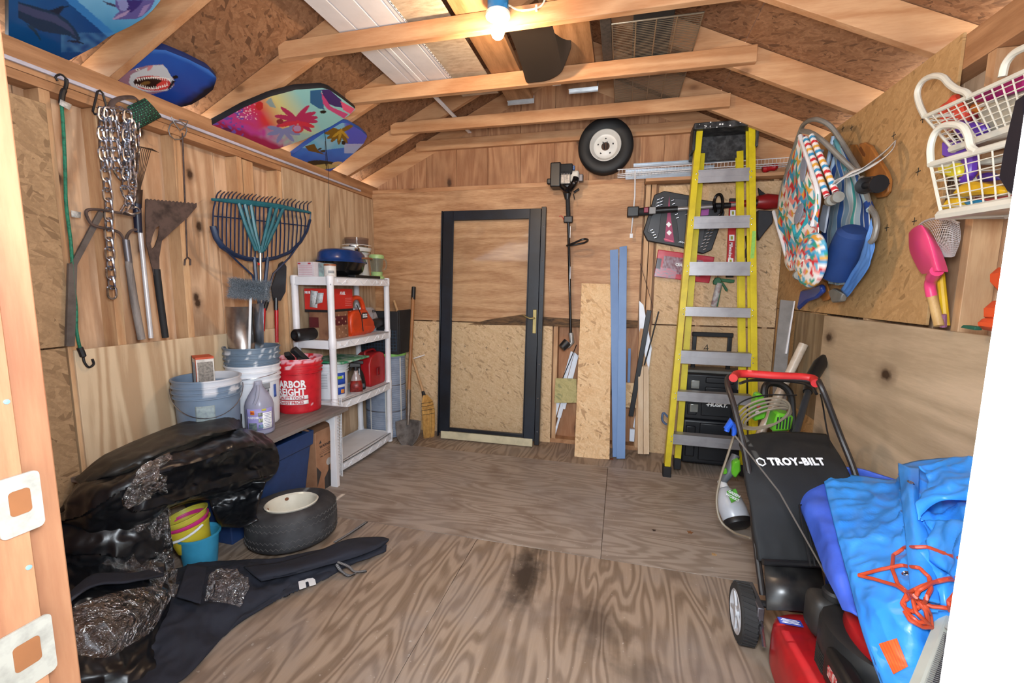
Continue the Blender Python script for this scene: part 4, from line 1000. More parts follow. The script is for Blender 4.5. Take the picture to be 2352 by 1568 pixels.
ro = thing('roaster', 'dark blue lidded electric roaster oven with black base', 'roaster', (-2.15, 3.03, Z4))
mr = plain('roaster_black', '0e0f12', .18, var=.05); mb_ = plain('roaster_blue', '12356f', .25, var=.12)
Mr = Matrix.Translation((-2.15, 3.03, Z4))
MB().lathe([(0, 0), (.15, 0), (.155, .012), (.12, .02), (.16, .05), (.18, .118), (.186, .12), (0, .12)], 48, Mr, sx=.80, sy=1.25).build('base', mr, ro)
MB().lathe([(.193, .118), (.196, .126), (.188, .134), (.183, .15), (.176, .185), (.155, .208), (.10, .22), (0, .223)], 48, Mr, sx=.80, sy=1.25).build('lid', mb_, ro)
MB().tube(arc((-2.0, 3.13, Z4 + .155), .035, -PI / 2, PI / 2, 8, 'xy', .06), .008, 8).build('lid_handle', plain('lid_handle_tan', '7a4f33', .4), ro)
MB().tube([(-2.30, 3.03, Z4 + .10), (-2.32, 3.03, Z4 + .11), (-2.32, 2.98, Z4 + .11)], .008, 6).build('side_handle', mr, ro)
MB().box(-2.06, -1.99, 2.96, 3.32, Z4, Z4 + .022).build('tray', m_black, ro, bevel=.004)
# juicer
ju = thing('juicer', 'white and chrome juicer with a clear bowl on the top shelf by the corner', 'juicer', (-2.24, 3.36, Z4))
Mj = Matrix.Translation((-2.235, 3.36, Z4)); mw = plain('appliance_white', 'd5d4d2', .3, var=.05); mc = plain('chrome', 'c9c7c2', .15, 1., var=.05)
MB().lathe([(0, 0), (.095, 0), (.10, .02), (.09, .08), (.085, .20), (.105, .225), (.118, .26), (.118, .285), (0, .285)], 32, Mj, sx=1., sy=1.15).build('body', mw, ju)
MB().lathe([(.119, .262), (.121, .266), (.121, .276), (.119, .28)], 32, Mj, sx=1., sy=1.15).lathe([(.107, .222), (.112, .228), (.107, .234)], 32, Mj, sx=1, sy=1.15).build('chrome_band', mc, ju)
MB().lathe([(.085, .285), (.095, .29), (.10, .345), (.096, .345), (.092, .295), (0, .29)], 32, Mj).build('clear_bowl', plain('clear_smoke', 'b09a8c', .1, var=.02, Transmission_Weight=.8, IOR=1.2), ju)
MB().lathe([(0, 0), (.02, 0), (.022, .02), (.012, .035), (0, .035)], 16, Matrix.Translation((-2.15, 3.24, Z4 + .225)) @ Matrix.Rotation(.3, 4, 'X')).build('spout', mc, ju)
# green blender jar
gj = thing('blender_jar', 'glass blender jug with pale green base and lid on the top shelf edge', 'blender', (-2.05, 3.37, Z4)); Mg = Matrix.Translation((-2.06, 3.38, Z4))
mgreen = plain('pale_green', '9dbb7a', .4, var=.08); mglass = plain('blender_glass', 'd8e0d4', .05, var=.01, Transmission_Weight=.9, IOR=1.25)
MB().lathe([(0, 0), (.062, 0), (.062, .018), (.046, .03), (.048, .055), (.052, .06), (0, .06)], 28, Mg).build('base', mgreen, gj)
MB().lathe([(.044, .06), (.060, .175), (.058, .175), (.042, .064), (0, .064)], 28, Mg).build('glass_jug', mglass, gj)
MB().lathe([(0, .172), (.062, .172), (.064, .19), (.056, .205), (0, .205)], 28, Mg).build('lid', mgreen, gj)
MB().tube(arc((-2.06 + .055, 3.38 + .02, Z4 + .125), .028, -PI / 2, PI / 2, 8, 'xz', .045), .006, 6).build('handle', mglass, gj)

# ------------------------------------------------------------------ second shelf
rbx = thing('red_tool_box', 'red retail tool carton with a paper label, stacked on the brown carton', 'box', (-2.12, 2.83, Z3 + .20))
rm_ = plain('carton_red', 'c0281f', .55, var=.06)
MB().box(-2.215, -2.015, 2.70, 3.00, Z3 + .205, Z3 + .375).build('carton', rm_, rbx, bevel=.003)
MB().box(-2.2155, -2.0145, 2.6995, 3.0005, Z3 + .2045, Z3 + .222).build('black_base_band', m_blk, rbx)
text('M18', .026, frame_m((-2.185, 2.698, Z3 + .345), (1, 0, 0), (0, 0, 1)), m_wht, rbx, fat=.001)
MB().add([(-2.17, 2.697, Z3 + .24), (-2.105, 2.697, Z3 + .235), (-2.095, 2.697, Z3 + .355), (-2.155, 2.697, Z3 + .362)], [(0, 1, 2, 3)]).add([(-2.12, 2.696, Z3 + .26), (-2.06, 2.696, Z3 + .275), (-2.045, 2.696, Z3 + .345), (-2.10, 2.696, Z3 + .345)], [(0, 1, 2, 3)]).build('paper_label', plain('receipt', 'cfd2d4', .7, c2='9aa0a4', scale=80), rbx, solid=.0006)
text('FUEL', .03, frame_m((-2.0135, 2.87, Z3 + .34), (0, 1, 0), (0, 0, 1)), m_wht, rbx, fat=.0008, shear=.3)
for k in range(5): MB().box(-2.0145, -2.0138, 2.90, 2.98, Z3 + .245 + k * .014, Z3 + .2475 + k * .014).build('print_line', plain('print_pale_red', 'd88a84', .6), rbx)
bbx = thing('brown_carton', 'brown carton with dark red print under the red carton', 'box', (-2.12, 2.82, Z3))
MB().box(-2.20, -2.03, 2.705, 2.93, Z3, Z3 + .203).build('carton', plain('carton_brown', '8a6148', .65, c2='6a4432', scale=12), bbx, bevel=.002)
MB().box(-2.2005, -2.12, 2.704, 2.7046, Z3 + .09, Z3 + .165).box(-2.0296, -2.029, 2.72, 2.92, Z3 + .10, Z3 + .17).build('maroon_panel', plain('print_maroon', '55161c', .6), bbx)
MB().box(-2.2005, -2.12, 2.704, 2.7046, Z3 + .005, Z3 + .085).build('tan_panel', plain('print_tan', '9c8468', .6, var=.2), bbx)
for r_ in range(7):
    for c_ in range(5): MB().lathe([(0, 0), (.008, .0005), (0, .001)], 6, Matrix.Translation((-2.0285, 2.735 + c_ * .04, Z3 + .02 + r_ * .026)) @ Matrix.Rotation(PI / 2, 4, 'Y')).build('printed_dot', plain('print_dot', 'b08a70', .6), bbx) if (r_ + c_) % 2 == 0 else None
rbx.location.x -= .045; rbx.location.y += .02; bbx.location.x -= .03; bbx.location.y += .02
# orange leaf blower
lb = thing('leaf_blower', 'orange and black handheld leaf blower on the second shelf', 'leaf blower', (-2.06, 3.15, Z3))
mo = plain('blower_orange', 'cf4318', .38, var=.12)
bx_ = -2.095
MB().prism([(y, z) for y, z in [(2.985, .035), (2.99, .01), (3.02, .0), (3.26, .0), (3.31, .012), (3.33, .05), (3.31, .10), (3.25, .155), (3.21, .205), (3.10, .205), (3.02, .20), (2.985, .16), (2.975, .10)]], bx_ - .045, bx_ + .045, Matrix(((0, 0, 1, 0), (1, 0, 0, 0), (0, 1, 0, Z3), (0, 0, 0, 1)))).build('housing', mo, lb, bevel=.028, seg=4, sharp=60)
MB().tube(smooth_path([(bx_, 3.03, Z3 + .18), (bx_, 3.035, Z3 + .26), (bx_, 3.09, Z3 + .30), (bx_, 3.16, Z3 + .295), (bx_, 3.20, Z3 + .25), (bx_, 3.225, Z3 + .17)]), .019, 10).build('handle', mo, lb)
MB().tube([(bx_, 2.995, Z3 + .035), (bx_ + .01, 3.15, Z3 + .035), (bx_, 3.32, Z3 + .055)], [.045, .05, .04], 14).build('fan_housing', mo, lb)
MB().tube([(bx_ + .01, 3.30, Z3 + .07), (bx_ + .01, 3.36, Z3 + .075), (bx_ + .02, 3.62, Z3 + .078)], [.036, .042, .037], 18).build('blower_tube', m_black, lb)
MB().cbox((bx_ + .047, 3.16, Z3 + .155), (.004, .075, .05)).build('badge', m_blk, lb, bevel=.002); text('BLACK+\nDECKER', .017, frame_m((bx_ + .0498, 3.16, Z3 + .155), (0, 1, 0), (0, 0, 1)), m_wht, lb, fat=.0008)
MB().tube([(bx_ + .048, 3.05, Z3 + .25), (bx_ + .056, 3.10, Z3 + .16), (bx_ + .058, 3.115, Z3 + .03)], .004, 6).build('strap', m_black, lb)
bt = thing('blower_tube', 'loose black blower tube lying at the left end of the second shelf', 'tube', (-2.19, 2.69, Z3))
a_, b_ = at(676, 770, 1, 2.56), at(735, 760, 1, 2.79); a_.z = b_.z = Z3 + .045; a_.x += 0
MB().lathe([(.036, 0), (.045, .01), (.043, .27), (.039, .27), (.038, .02), (.03, .005), (0, .02)], 24, frame_m(a_, Vector((0, 0, 1)), (b_ - a_).cross(Vector((0, 0, 1)))) @ Matrix.Rotation(0, 4, 'X') if False else Matrix.Translation(a_) @ (b_ - a_).to_track_quat('Z', 'Y').to_matrix().to_4x4()).build('tube', m_black, bt)
pk = thing('silver_pouch', 'crumpled silver plastic pouch with dark print behind the leaf blower', 'pouch', (-2.2, 3.33, Z3))
f_ = net([[(-2.22, 3.24, Z3), (-2.14, 3.32, Z3), (-2.12, 3.42, Z3)], [(-2.23, 3.23, Z3 + .12), (-2.12, 3.32, Z3 + .11), (-2.11, 3.43, Z3 + .12)], [(-2.23, 3.24, Z3 + .215), (-2.17, 3.33, Z3 + .215), (-2.15, 3.43, Z3 + .205)]], 1, 1)
MB().grid(24, 24, lambda u, v: f_(u, v) + Vector((.012 * ridge(u * 4, v * 4, 2), 0, 0))).build('pouch', plain('silver_film', 'c3c6cf', .28, .6, var=.1), pk, solid=.01)
text('ESI', .03, frame_m((-2.10, 3.38, Z3 + .18), (.25, 1, 0), (0, 0, 1)), m_blk, pk, fat=.001)

# ------------------------------------------------------------------ third shelf
sw = bucket('bucket', 'white tile adhesive bucket with blue print on the third shelf', 'bucket', -2.165, 2.86, Z2, .275, .132, .115, lambda th, z: mixc(B('dcdfe4'), B('c7cad0'), vn(th * 2, z * 4)), None)
fs = facing(-2.165, 2.86)
decal(sw, -2.165, 2.86, Z2 + .155, .127, fs + .62, .065, .09, plain('print_blue', '2148a8', .5), 'blue_print'); decal(sw, -2.165, 2.86, Z2 + .165, .1275, fs + .45, .05, .022, plain('print_lime', 'a9c83a', .5), 'lime_print', off=.003)
decal(sw, -2.165, 2.86, Z2 + .06, .121, fs + .62, .06, .055, plain('print_blue', '2148a8', .5), 'blue_print'); decal(sw, -2.165, 2.86, Z2 + .055, .1215, fs + .68, .03, .03, plain('print_orange_red', 'd0603a', .5, c2='d8b83a', scale=60), 'picture', off=.003)
bent_text(sw, 'MAPEI', .03, -2.165, 2.86, Z2 + .165, .1275, fs + .55, m_wht, sx=.6, fat=.001)
for k in range(10): decal(sw, -2.165, 2.86, Z2 + .20 - k * .012, .1245, fs - .42, .05, .003, m_grey_ink, 'print_line')
box_thing('flat_sheet', 'green edged flat panel laid across the white bucket on the third shelf', 'panel', -2.31, -1.99, 2.76, 3.12, Z2 + .2765, Z2 + .292, plain('panel_green_edge', '2f8a5f', .6, c2='d8dcd8', scale=14), 'panel')
def spray(x, y, col, lab, h=.25):
    t_ = thing('spray_bottle', lab, 'spray bottle', (x, y, Z2)); M = Matrix.Translation((x, y, Z2)) @ Matrix.Rotation(facing(x, y) + PI / 2, 4, 'Z')
    MB().lathe([(0, 0), (.043, 0), (.047, .01), (.046, .06), (.038, .11), (.028, .145), (.016, .165), (.014, .19), (0, .19)], 24, M, sx=1.05, sy=.7).build('bottle', plain(*col), t_)
    MB().tube([M @ Vector((0, 0, .185)), M @ Vector((0, 0, .215))], .014, 12).build('collar', m_black, t_)
    MB().add([M @ Vector(p) for p in [(-.05, -.011, .215), (.035, -.011, .215), (.035, -.011, .24), (-.04, -.011, .25), (-.05, .011, .215), (.035, .011, .215), (.035, .011, .24), (-.04, .011, .25)]], [(0, 1, 2, 3), (7, 6, 5, 4), (0, 4, 5, 1), (1, 5, 6, 2), (2, 6, 7, 3), (3, 7, 4, 0)]).build('trigger_head', m_black, t_, bevel=.003)
    MB().tube([M @ Vector((-.03, 0, .22)), M @ Vector((-.045, 0, .185))], .005, 6).build('trigger', m_black, t_)
    return t_, M
t_, M = spray(-2.04, 3.0, ('spray_clear', 'a08f8c', .2, 0, .1), 'spray bottle with an orange and red label in front of the red fuel can')
MB().lathe([(.0485, .015), (.0475, .06), (.040, .105)], 20, M, PI * 1.08, PI * 1.92, sx=1.05, sy=.7).build('label', plain('label_red_black', '8f2420', .4, c2='1c1618', scale=40), t_, solid=.0006)
t_, M = spray(-2.09, 3.12, ('spray_black', '17181c', .25), 'black spray bottle between the labelled spray bottle and the red fuel can')
MB().lathe([(.0485, .02), (.0475, .055)], 20, M, PI * 1.2, PI * 1.8, sx=1.05, sy=.7).build('label', plain('label_greyblue', '5f6a74', .4, c2='22262c', scale=40), t_, solid=.0006)
jc = thing('fuel_can', 'red plastic fuel can on the third shelf', 'fuel can', (-2.1, 3.33, Z2))
mred = plain('fuel_red', 'a51a20', .42, var=.14)
MB().prism([(3.20, .02), (3.215, 0), (3.43, 0), (3.445, .02), (3.45, .22), (3.43, .27), (3.38, .285), (3.30, .285), (3.235, .26), (3.20, .20)], -2.20, -2.04, Matrix(((0, 0, 1, 0), (1, 0, 0, 0), (0, 1, 0, Z2), (0, 0, 0, 1)))).build('body', mred, jc, bevel=.02, seg=3, sharp=60)
MB().tube([(-2.12, 3.20, Z2 + .22), (-2.13, 3.13, Z2 + .20)], [.028, .022], 12).build('cap', mred, jc)
MB().tube([(-2.038, 3.30, Z2 + .09), (-2.032, 3.30, Z2 + .15), (-2.032, 3.335, Z2 + .155), (-2.038, 3.34, Z2 + .09)], .007, 6, closed=True).build('grip_recess', plain('fuel_red_dark', '7d1218', .5), jc)
MB().tube(smooth_path([(-2.12, 3.25, Z2 + .268), (-2.12, 3.27, Z2 + .298), (-2.12, 3.38, Z2 + .302), (-2.12, 3.42, Z2 + .275)]), .011, 8).build('handle', mred, jc)
# folded black crate/bag behind the shelf end, ribbed grey yard bin
cr = thing('folding_crate', 'black folding crate with a grid mesh side standing on the grey bin', 'crate', (-2.1, 3.62, .79))
MB().box(-2.33, -1.935, 3.50, 3.535, .80, 1.19).build('lid_panel', m_blackm, cr, bevel=.008)
MB().box(-1.955, -1.93, 3.52, 3.75, .80, 1.20).build('side_panel', m_blackm, cr, bevel=.008)
g_ = MB()
for k in range(12): g_.box(-2.30 + k * .031, -2.293 + k * .031, 3.496, 3.50, .83, 1.02)
for k in range(7): g_.box(-2.31, -1.95, 3.495, 3.499, .83 + k * .03, .836 + k * .03)
g_.build('grid_mesh', plain('mesh_blue_grey', '2a3a4c', .6), cr)
gb2 = thing('yard_bin', 'grey ribbed cloth bin with pale stitched seams behind the shelf unit', 'bin', (-2.15, 3.63, 0))
mgb = plain('bin_grey_cloth', '8691a3', .7, c2='747f92', scale=14, bump=.2)
pr = [(0, 0)]
for k in range(38):
    z = .005 + k * .0197; pr += [(.185, z), (.187, z + .012), (.183, z + .0165)]
pr += [(.19, .755), (.19, .775), (.183, .775)]
MB().lathe(pr, 36, Matrix.Translation((-2.155, 3.64, 0)), sx=1.05, sy=.84).build('body', mgb, gb2, sharp=60)
for a in (-1.95, -1.15, -.35): 
    MB().beam((-2.155 + .199 * math.cos(a), 3.64 + .158 * math.sin(a), .01), (-2.155 + .199 * math.cos(a), 3.64 + .158 * math.sin(a), .76), .010, .006, (math.cos(a), math.sin(a), 0)).build('seam_tape', plain('tape_pale', 'cfcbc4', .6), gb2)
for z in (.25, .5): MB().lathe([(.189, z), (.1905, z + .004), (.189, z + .008)], 36, Matrix.Translation((-2.155, 3.64, 0)), sx=1.05, sy=.84).build('hoop', m_dsteel, gb2)
MB().lathe([(.186, .77), (.196, .775), (.196, .80), (.186, .80)], 36, Matrix.Translation((-2.155, 3.64, 0)), sx=1.05, sy=.84).build('rim_trim', plain('lime_rim', '86c060', .6), gb2)

# ------------------------------------------------------------------ under the bench
tt = thing('storage_tote', 'large blue plastic storage tote under the bench', 'tote', (-2.1, 2.0, 0))
mt_ = plain('tote_blue', '27406f', .45, var=.12)
def tote(x0, x1, y0, y1, h, inset=.045):
    m = MB(); b = [(x0 + inset, y0 + inset), (x1 - inset, y0 + inset), (x1 - inset, y1 - inset), (x0 + inset, y1 - inset)]; t = [(x0, y0), (x1, y0), (x1, y1), (x0, y1)]
    k = .78; mid = [(a[0] + (c[0] - a[0]) * k, a[1] + (c[1] - a[1]) * k) for a, c in zip(b, t)]
    st = [(b, 0), (mid, h * k), ([(x + (.012 if x > (x0 + x1) / 2 else -.012), y + (.012 if y > (y0 + y1) / 2 else -.012)) for x, y in mid], h * k + .004), ([(x + (.008 if x > (x0 + x1) / 2 else -.008), y + (.008 if y > (y0 + y1) / 2 else -.008)) for x, y in t], h), ([(x + (-.006 if x > (x0 + x1) / 2 else .006), y + (-.006 if y > (y0 + y1) / 2 else .006)) for x, y in t], h), ([(x + (-.005 if x > (x0 + x1) / 2 else .005), y + (-.005 if y > (y0 + y1) / 2 else .005)) for x, y in b], .006)]
    vs = [(x, y, z) for P, z in st for x, y in P]; fs = [tuple(range(4))[::-1], tuple(range(20, 24))]
    for i in range(5):
        for j in range(4): fs.append((i * 4 + j, i * 4 + (j + 1) % 4, i * 4 + 4 + (j + 1) % 4, i * 4 + 4 + j))
    return m.add(vs, fs)
tote(-2.31, -1.955, 1.72, 2.37, .46).build('body', mt_, tt, bevel=.01, seg=3)
cbx = thing('cardboard_box', 'brown cardboard box with black printed warning under the bench end', 'box', (-2.1, 2.48, 0))
mcb = plain('cardboard', 'a5795a', .8, c2='8f6549', scale=8)
MB().box(-2.30, -1.955, 2.395, 2.625, 0, .43).build('carton', mcb, cbx, bevel=.003)
MB().add([(-2.30, 2.395, .43), (-1.955, 2.395, .43), (-1.97, 2.33, .475), (-2.28, 2.34, .47)], [(0, 1, 2, 3)]).build('flap', mcb, cbx, solid=.004)
fx_ = -1.9545
text('WARNING', .027, frame_m((fx_, 2.505, .315), (0, 1, .0), (0, 0, 1)), plain('ink_brown', '3a2a22', .8), cbx, fat=.0008, space=1.15)
text('FALL AWAY HAZARD', .013, frame_m((fx_, 2.505, .245), (0, 1, 0), (0, 0, 1)), MATS['ink_brown'], cbx, space=1.1)
for k in range(3): MB().box(fx_, fx_ + .0006, 2.45 - .01 * k, 2.56 + .005 * k, .288 - k * .012, .290 - k * .012).build('print_line', MATS['ink_brown'], cbx)
def ptri(P, m_=None): return MB().add([(fx_ + .0004, y, z) for y, z in P] + [(fx_ - .001, y, z) for y, z in P], [tuple(range(len(P))), tuple(range(len(P), 2 * len(P)))[::-1]] + [(i, (i + 1) % len(P), len(P) + (i + 1) % len(P), len(P) + i) for i in range(len(P))])
for P in ([(2.43, .34), (2.455, .34), (2.4425, .362)], [(2.56, .355), (2.585, .355), (2.5725, .377)], [(2.396, .19), (2.44, .135), (2.396, .05)], [(2.624, .235), (2.585, .18), (2.624, .12)], [(2.47, .03), (2.47, .08), (2.52, .13), (2.575, .07), (2.575, .0), (2.47, .0)]):
    ptri(P).build('printed_mark', plain('print_charcoal', '3c3634', .8), cbx)
MB().lathe([(0, 0), (.026, 0), (.026, .001), (0, .001)], 20, Matrix.Translation((fx_, 2.52, .185)) @ Matrix.Rotation(PI / 2, 4, 'Y')).build('round_sticker', plain('sticker_grey', 'b9b2ac', .6), cbx)
ptri([(2.515, .12), (2.53, .12), (2.528, .19), (2.518, .188)]).build('sticker_mark', MATS['print_charcoal'], cbx)
MB().box(-2.15, -2.03, 2.36, 2.42, .431, .45).build('black_strap', m_black, cbx, bevel=.004)

# big tyre lying on the floor
def tyre(root, M, ro, ri, w_, tread=True, tm=None):
    prof = [(ri, -w_ * .36), (ri + .012, -w_ * .43), (ri + (ro - ri) * .5, -w_ * .5), (ro - .02, -w_ * .44), (ro - .004, -w_ * .36), (ro, -w_ * .2), (ro + .002, 0), (ro, w_ * .2), (ro - .004, w_ * .36), (ro - .02, w_ * .44), (ri + (ro - ri) * .5, w_ * .5), (ri + .012, w_ * .43), (ri, w_ * .36)]
    return MB().lathe(prof, 56, M).build('tyre', tm, root, sharp=50)
mru = plain('tyre_rubber', '2b2a2c', .75, c2='4a4a4c', scale=5, bump=.5, fs=40); mrim = plain('rim_cream', 'd9d5c6', .4, var=.06)
Mt = Matrix.Translation((-1.745, 1.925, .108)) @ Euler((-.06, -.05, 0)).to_matrix().to_4x4()
ty = thing('wheel', 'small wide tyre with rusty cream rim lying flat on the floor', 'wheel', (-1.745, 1.925, 0))
tyre(ty, Mt, .232, .128, .212, tm=mru)
zig = MB()
for row, zz in enumerate((-.062, -.03, .03, .062)):
    pts = [Mt @ Vector((.2325 * math.cos(2 * PI * k / 110), .2325 * math.sin(2 * PI * k / 110), zz + (.009 if k % 2 else -.003))) for k in range(110)]
    zig.tube(pts, .0016, 4, closed=True)
zig.build('tread_zigzag', plain('tread_light', '5a5856', .8), ty)
MB().lathe([(.133, .085), (.138, .096), (.131, .100), (.122, .092), (.118, .07), (.112, .05), (.108, .02), (.10, -.02), (.095, -.03), (0, -.03)], 40, Mt).build('rim', mrim, ty)
for k in (2, 3, 5):
    a = k * 1.26; MB().lathe([(0, 0), (.012, 0), (0, .002)], 7, Mt @ Matrix.Rotation(a, 4, 'Z') @ Matrix.Translation((.117, 0, .075)) @ Matrix.Rotation(-1.2, 4, 'Y'), sx=.8).build('rust_spot', plain('rust_spot', '7a4a2c', .8), ty)
# sand pails
def pail(label, x, y, z, rt, rb, h, mat, rot=(0, 0, 0), spout=False):
    t_ = thing('sand_pail', label, 'pail', (x, y, z), rot, 'sand pails')
    m = MB(t_); n = 40; pr = [(0, 0), (rb, 0), (rt - .004, h * .93), (rt + .005, h * .94), (rt + .006, h), (rt - .001, h), (rb - .003, .004), (0, .004)]
    m.lathe(pr, n)
    m.build('body', mat, t_); return t_
pail('light blue sand pail standing on the floor at the bottom of the pail stack', -2.02, 1.60, 0, .090, .072, .17, plain('pail_blue', '3f9fc6', .4, var=.08))
py = pail('yellow sand pail with white handle tilted in the blue pail', -2.045, 1.595, .095, .095, .072, .13, plain('pail_yellow', 'd3bf36', .4, var=.05), (.10, -.18, 0))
MB(py).tube([(.099 * math.cos(t), .099 * math.sin(t), .118 - .03 * math.sin(t + PI)) for t in [-PI + PI * i / 14 for i in range(15)]], .006, 6, flat=.5).build('handle', m_white, py)
pail('hot pink sand pail nested in the yellow pail', -2.055, 1.60, .125, .094, .072, .115, plain('pail_pink', 'd8378a', .4, var=.05), (.13, -.2, 0))
pail('yellow-green sand pail on top of the pink pail', -2.06, 1.605, .15, .094, .072, .115, plain('pail_lime', 'cfc648', .4, var=.05), (.13, -.24, 0))

# ------------------------------------------------------------------ black covers and bags, front left
m_vinyl = plain('black_vinyl', '101216', .33, var=.1, bump=.25, fs=25)
m_cloth = plain('black_canvas', '1d202c', .85, var=.12, bump=.2, fs=200)
m_dusty = plain('dusty_black_vinyl', '22211f', .5, c2='2e2b26', scale=3, bump=.2)
n = N('clear_film'); tb_ = n.n('ShaderNodeBsdfTransparent'); tb_.inputs[0].default_value = (.93, .93, .95, 1); gl_ = n.n('ShaderNodeBsdfGlossy'); gl_.inputs['Roughness'].default_value = .10; gl_.inputs[0].default_value = (1, 1, 1, 1)
bu = n.n('ShaderNodeBump'); bu.inputs['Strength'].default_value = 1.; bu.inputs['Distance'].default_value = .03; n.l(n.noise(n.coord((1, 1, 1)), 26, 4, .6, 1.5), bu.inputs['Height']); n.l(bu.outputs[0], gl_.inputs['Normal'])
mx = n.n('ShaderNodeMixShader'); fr_ = n.n('ShaderNodeLayerWeight'); fr_.inputs[0].default_value = .3; n.l(n.math('MULTIPLY_ADD', fr_.outputs['Facing'], .35, .20), mx.inputs[0]); n.l(tb_.outputs[0], mx.inputs[1]); n.l(gl_.outputs[0], mx.inputs[2]); n.l(mx.outputs[0], n.o.inputs[0]); m_film = n.m
cv = thing('grill_cover', 'crumpled black vinyl cover draped over the left end of the bench', 'cover', (-1.95, 1.6, .3))
rows = [[A(170, 1100, .62), A(240, 1045, .66), A(340, 1000, .70), A(440, 962, .70), A(520, 945, .69), A(555, 950, .66)],
        [A(185, 1115, .62), A(260, 1075, .68), A(350, 1035, .72), A(440, 1000, .72), A(520, 985, .70), A(556, 975, .62)],
        [A(165, 1140, .56), A(260, 1110, .62), A(360, 1065, .66), A(450, 1030, .66), A(530, 1005, .62), A(560, 995, .57)]]
drape('sleeve', rows, m_dusty, cv, 70, 24, .014, 7, .004, 1)
rows = [[A(175, 1112, .60), A(270, 1090, .64), A(370, 1050, .66), A(460, 1015, .66), A(545, 985, .64), A(605, 995, .60)],
        [A(150, 1150, .58), A(240, 1125, .64), A(350, 1085, .67), A(460, 1055, .66), A(560, 1020, .64), F(634, 1025)],
        [A(125, 1185, .50), A(215, 1180, .56), F(330, 1140), F(450, 1105), F(560, 1070), F(641, 1062)],
        [A(115, 1215, .44), A(200, 1230, .44), F(320, 1190, .01), F(440, 1150, .01), F(545, 1120, .01), F(622, 1100)],
        [A(118, 1260, .32), A(190, 1290, .30), A(300, 1240, .32), A(400, 1165, .36), A(500, 1145, .33), A(580, 1120, .32)]]
drape('cover_body', rows, m_vinyl, cv, 110, 64, .026, 5.5, .004, 3)
rows = [[A(480, 1120, .40), A(540, 1110, .38), A(612, 1105, .36)], [A(484, 1160, .28), A(545, 1150, .27), A(600, 1140, .28)], [A(500, 1195, .21), A(550, 1190, .22), A(590, 1180, .235)], [A(512, 1210, .20), A(555, 1212, .215), A(594, 1196, .235)]]
drape('hanging_corner', rows, m_vinyl, cv, 36, 36, .018, 9, .004, 5)
rows = [[A(470, 1000, .645), A(520, 990, .645), A(560, 990, .62)], [A(455, 1035, .665), A(490, 1040, .665), A(520, 1030, .655)], [A(430, 1090, .56), A(455, 1085, .56), A(480, 1075, .56)]]
drape('strap_flap', rows, m_cloth, cv, 20, 20, .008, 9, .004, 6)
rows = [[A(108, 1195, .48), A(180, 1205, .47), A(260, 1195, .47), A(340, 1175, .47), A(385, 1165, .46)], [A(110, 1240, .42), A(185, 1255, .40), A(270, 1245, .39), A(345, 1225, .37), A(392, 1215, .34)], [A(112, 1290, .34), A(190, 1300, .32), A(275, 1300, .29), A(350, 1290, .25), A(400, 1280, .20)], [A(115, 1340, .26), A(190, 1345, .24), A(275, 1345, .20), A(350, 1340, .14), A(402, 1330, .08)]]
drape('lower_front', rows, m_vinyl, cv, 70, 40, .020, 7, .004, 7)
# clear film
cf = thing('plastic_film', 'crumpled clear plastic sheet hanging over the black vinyl cover', 'plastic sheet', (-1.9, 1.4, .3))
rows = [[A(338, 1066, .71), A(362, 1050, .71), A(388, 1038, .70)], [A(300, 1110, .66), A(340, 1105, .66), A(384, 1100, .62)], [A(270, 1160, .56), A(330, 1160, .54), A(388, 1150, .50)],
        [A(240, 1195, .48), A(320, 1205, .44), A(392, 1200, .40)], [A(200, 1245, .38), A(300, 1250, .34), A(396, 1262, .26)], [A(195, 1275, .34), A(310, 1290, .28), A(405, 1310, .18)], [A(220, 1290, .31), A(345, 1340, .22), A(400, 1375, .12)]]
drape('film', rows, m_film, cf, 46, 62, .030, 15, 0, 8, crease=1.7, sharp=4)
# heap of bags on the floor
bgp = thing('bag_heap', 'heap of black canvas bags and windows of clear vinyl at front left', 'bags', (-1.75, 1.2, 0))
rows = [[A(100, 1230, .34), A(190, 1260, .30), A(290, 1270, .27), A(380, 1290, .20)],
        [A(110, 1290, .33), A(200, 1320, .30), A(300, 1330, .26), A(385, 1330, .17)],
        [A(120, 1350, .32), A(210, 1380, .28), A(310, 1380, .24), A(392, 1370, .14)],
        [A(130, 1420, .28), A(220, 1430, .24), A(310, 1430, .19), A(380, 1420, .10)],
        [A(140, 1500, .22), A(220, 1500, .17), A(300, 1490, .12), A(360, 1480, .06)],
        [A(150, 1590, .12), A(230, 1590, .08), A(300, 1590, .05), A(360, 1600, .02)]]
drape('bag_body', rows, m_vinyl, bgp, 80, 80, .030, 6, .004, 11, zmin=.006)
rows = [[A(140, 1385, .315), A(210, 1320, .325), A(300, 1315, .29), A(375, 1300, .22)], [A(142, 1400, .32), A(215, 1345, .33), A(300, 1335, .30), A(378, 1320, .23)]]
drape('zip_binding', rows, m_cloth, bgp, 60, 8, .008, 6, .006, 12)
rows = [[A(150, 1400, .325), A(230, 1370, .32), A(310, 1350, .29), A(372, 1345, .22)], [A(150, 1450, .30), A(240, 1440, .28), A(320, 1410, .24), A(392, 1370, .18)], [A(160, 1500, .25), A(240, 1510, .20), A(300, 1480, .16), A(350, 1450, .12)]]
drape('vinyl_window', rows, m_film, bgp, 40, 32, .016, 5, 0, 13)
tp = thing('canopy_cover', 'flat black canvas canopy cover with white striped straps on the floor', 'cover', (-1.5, 1.5, 0))
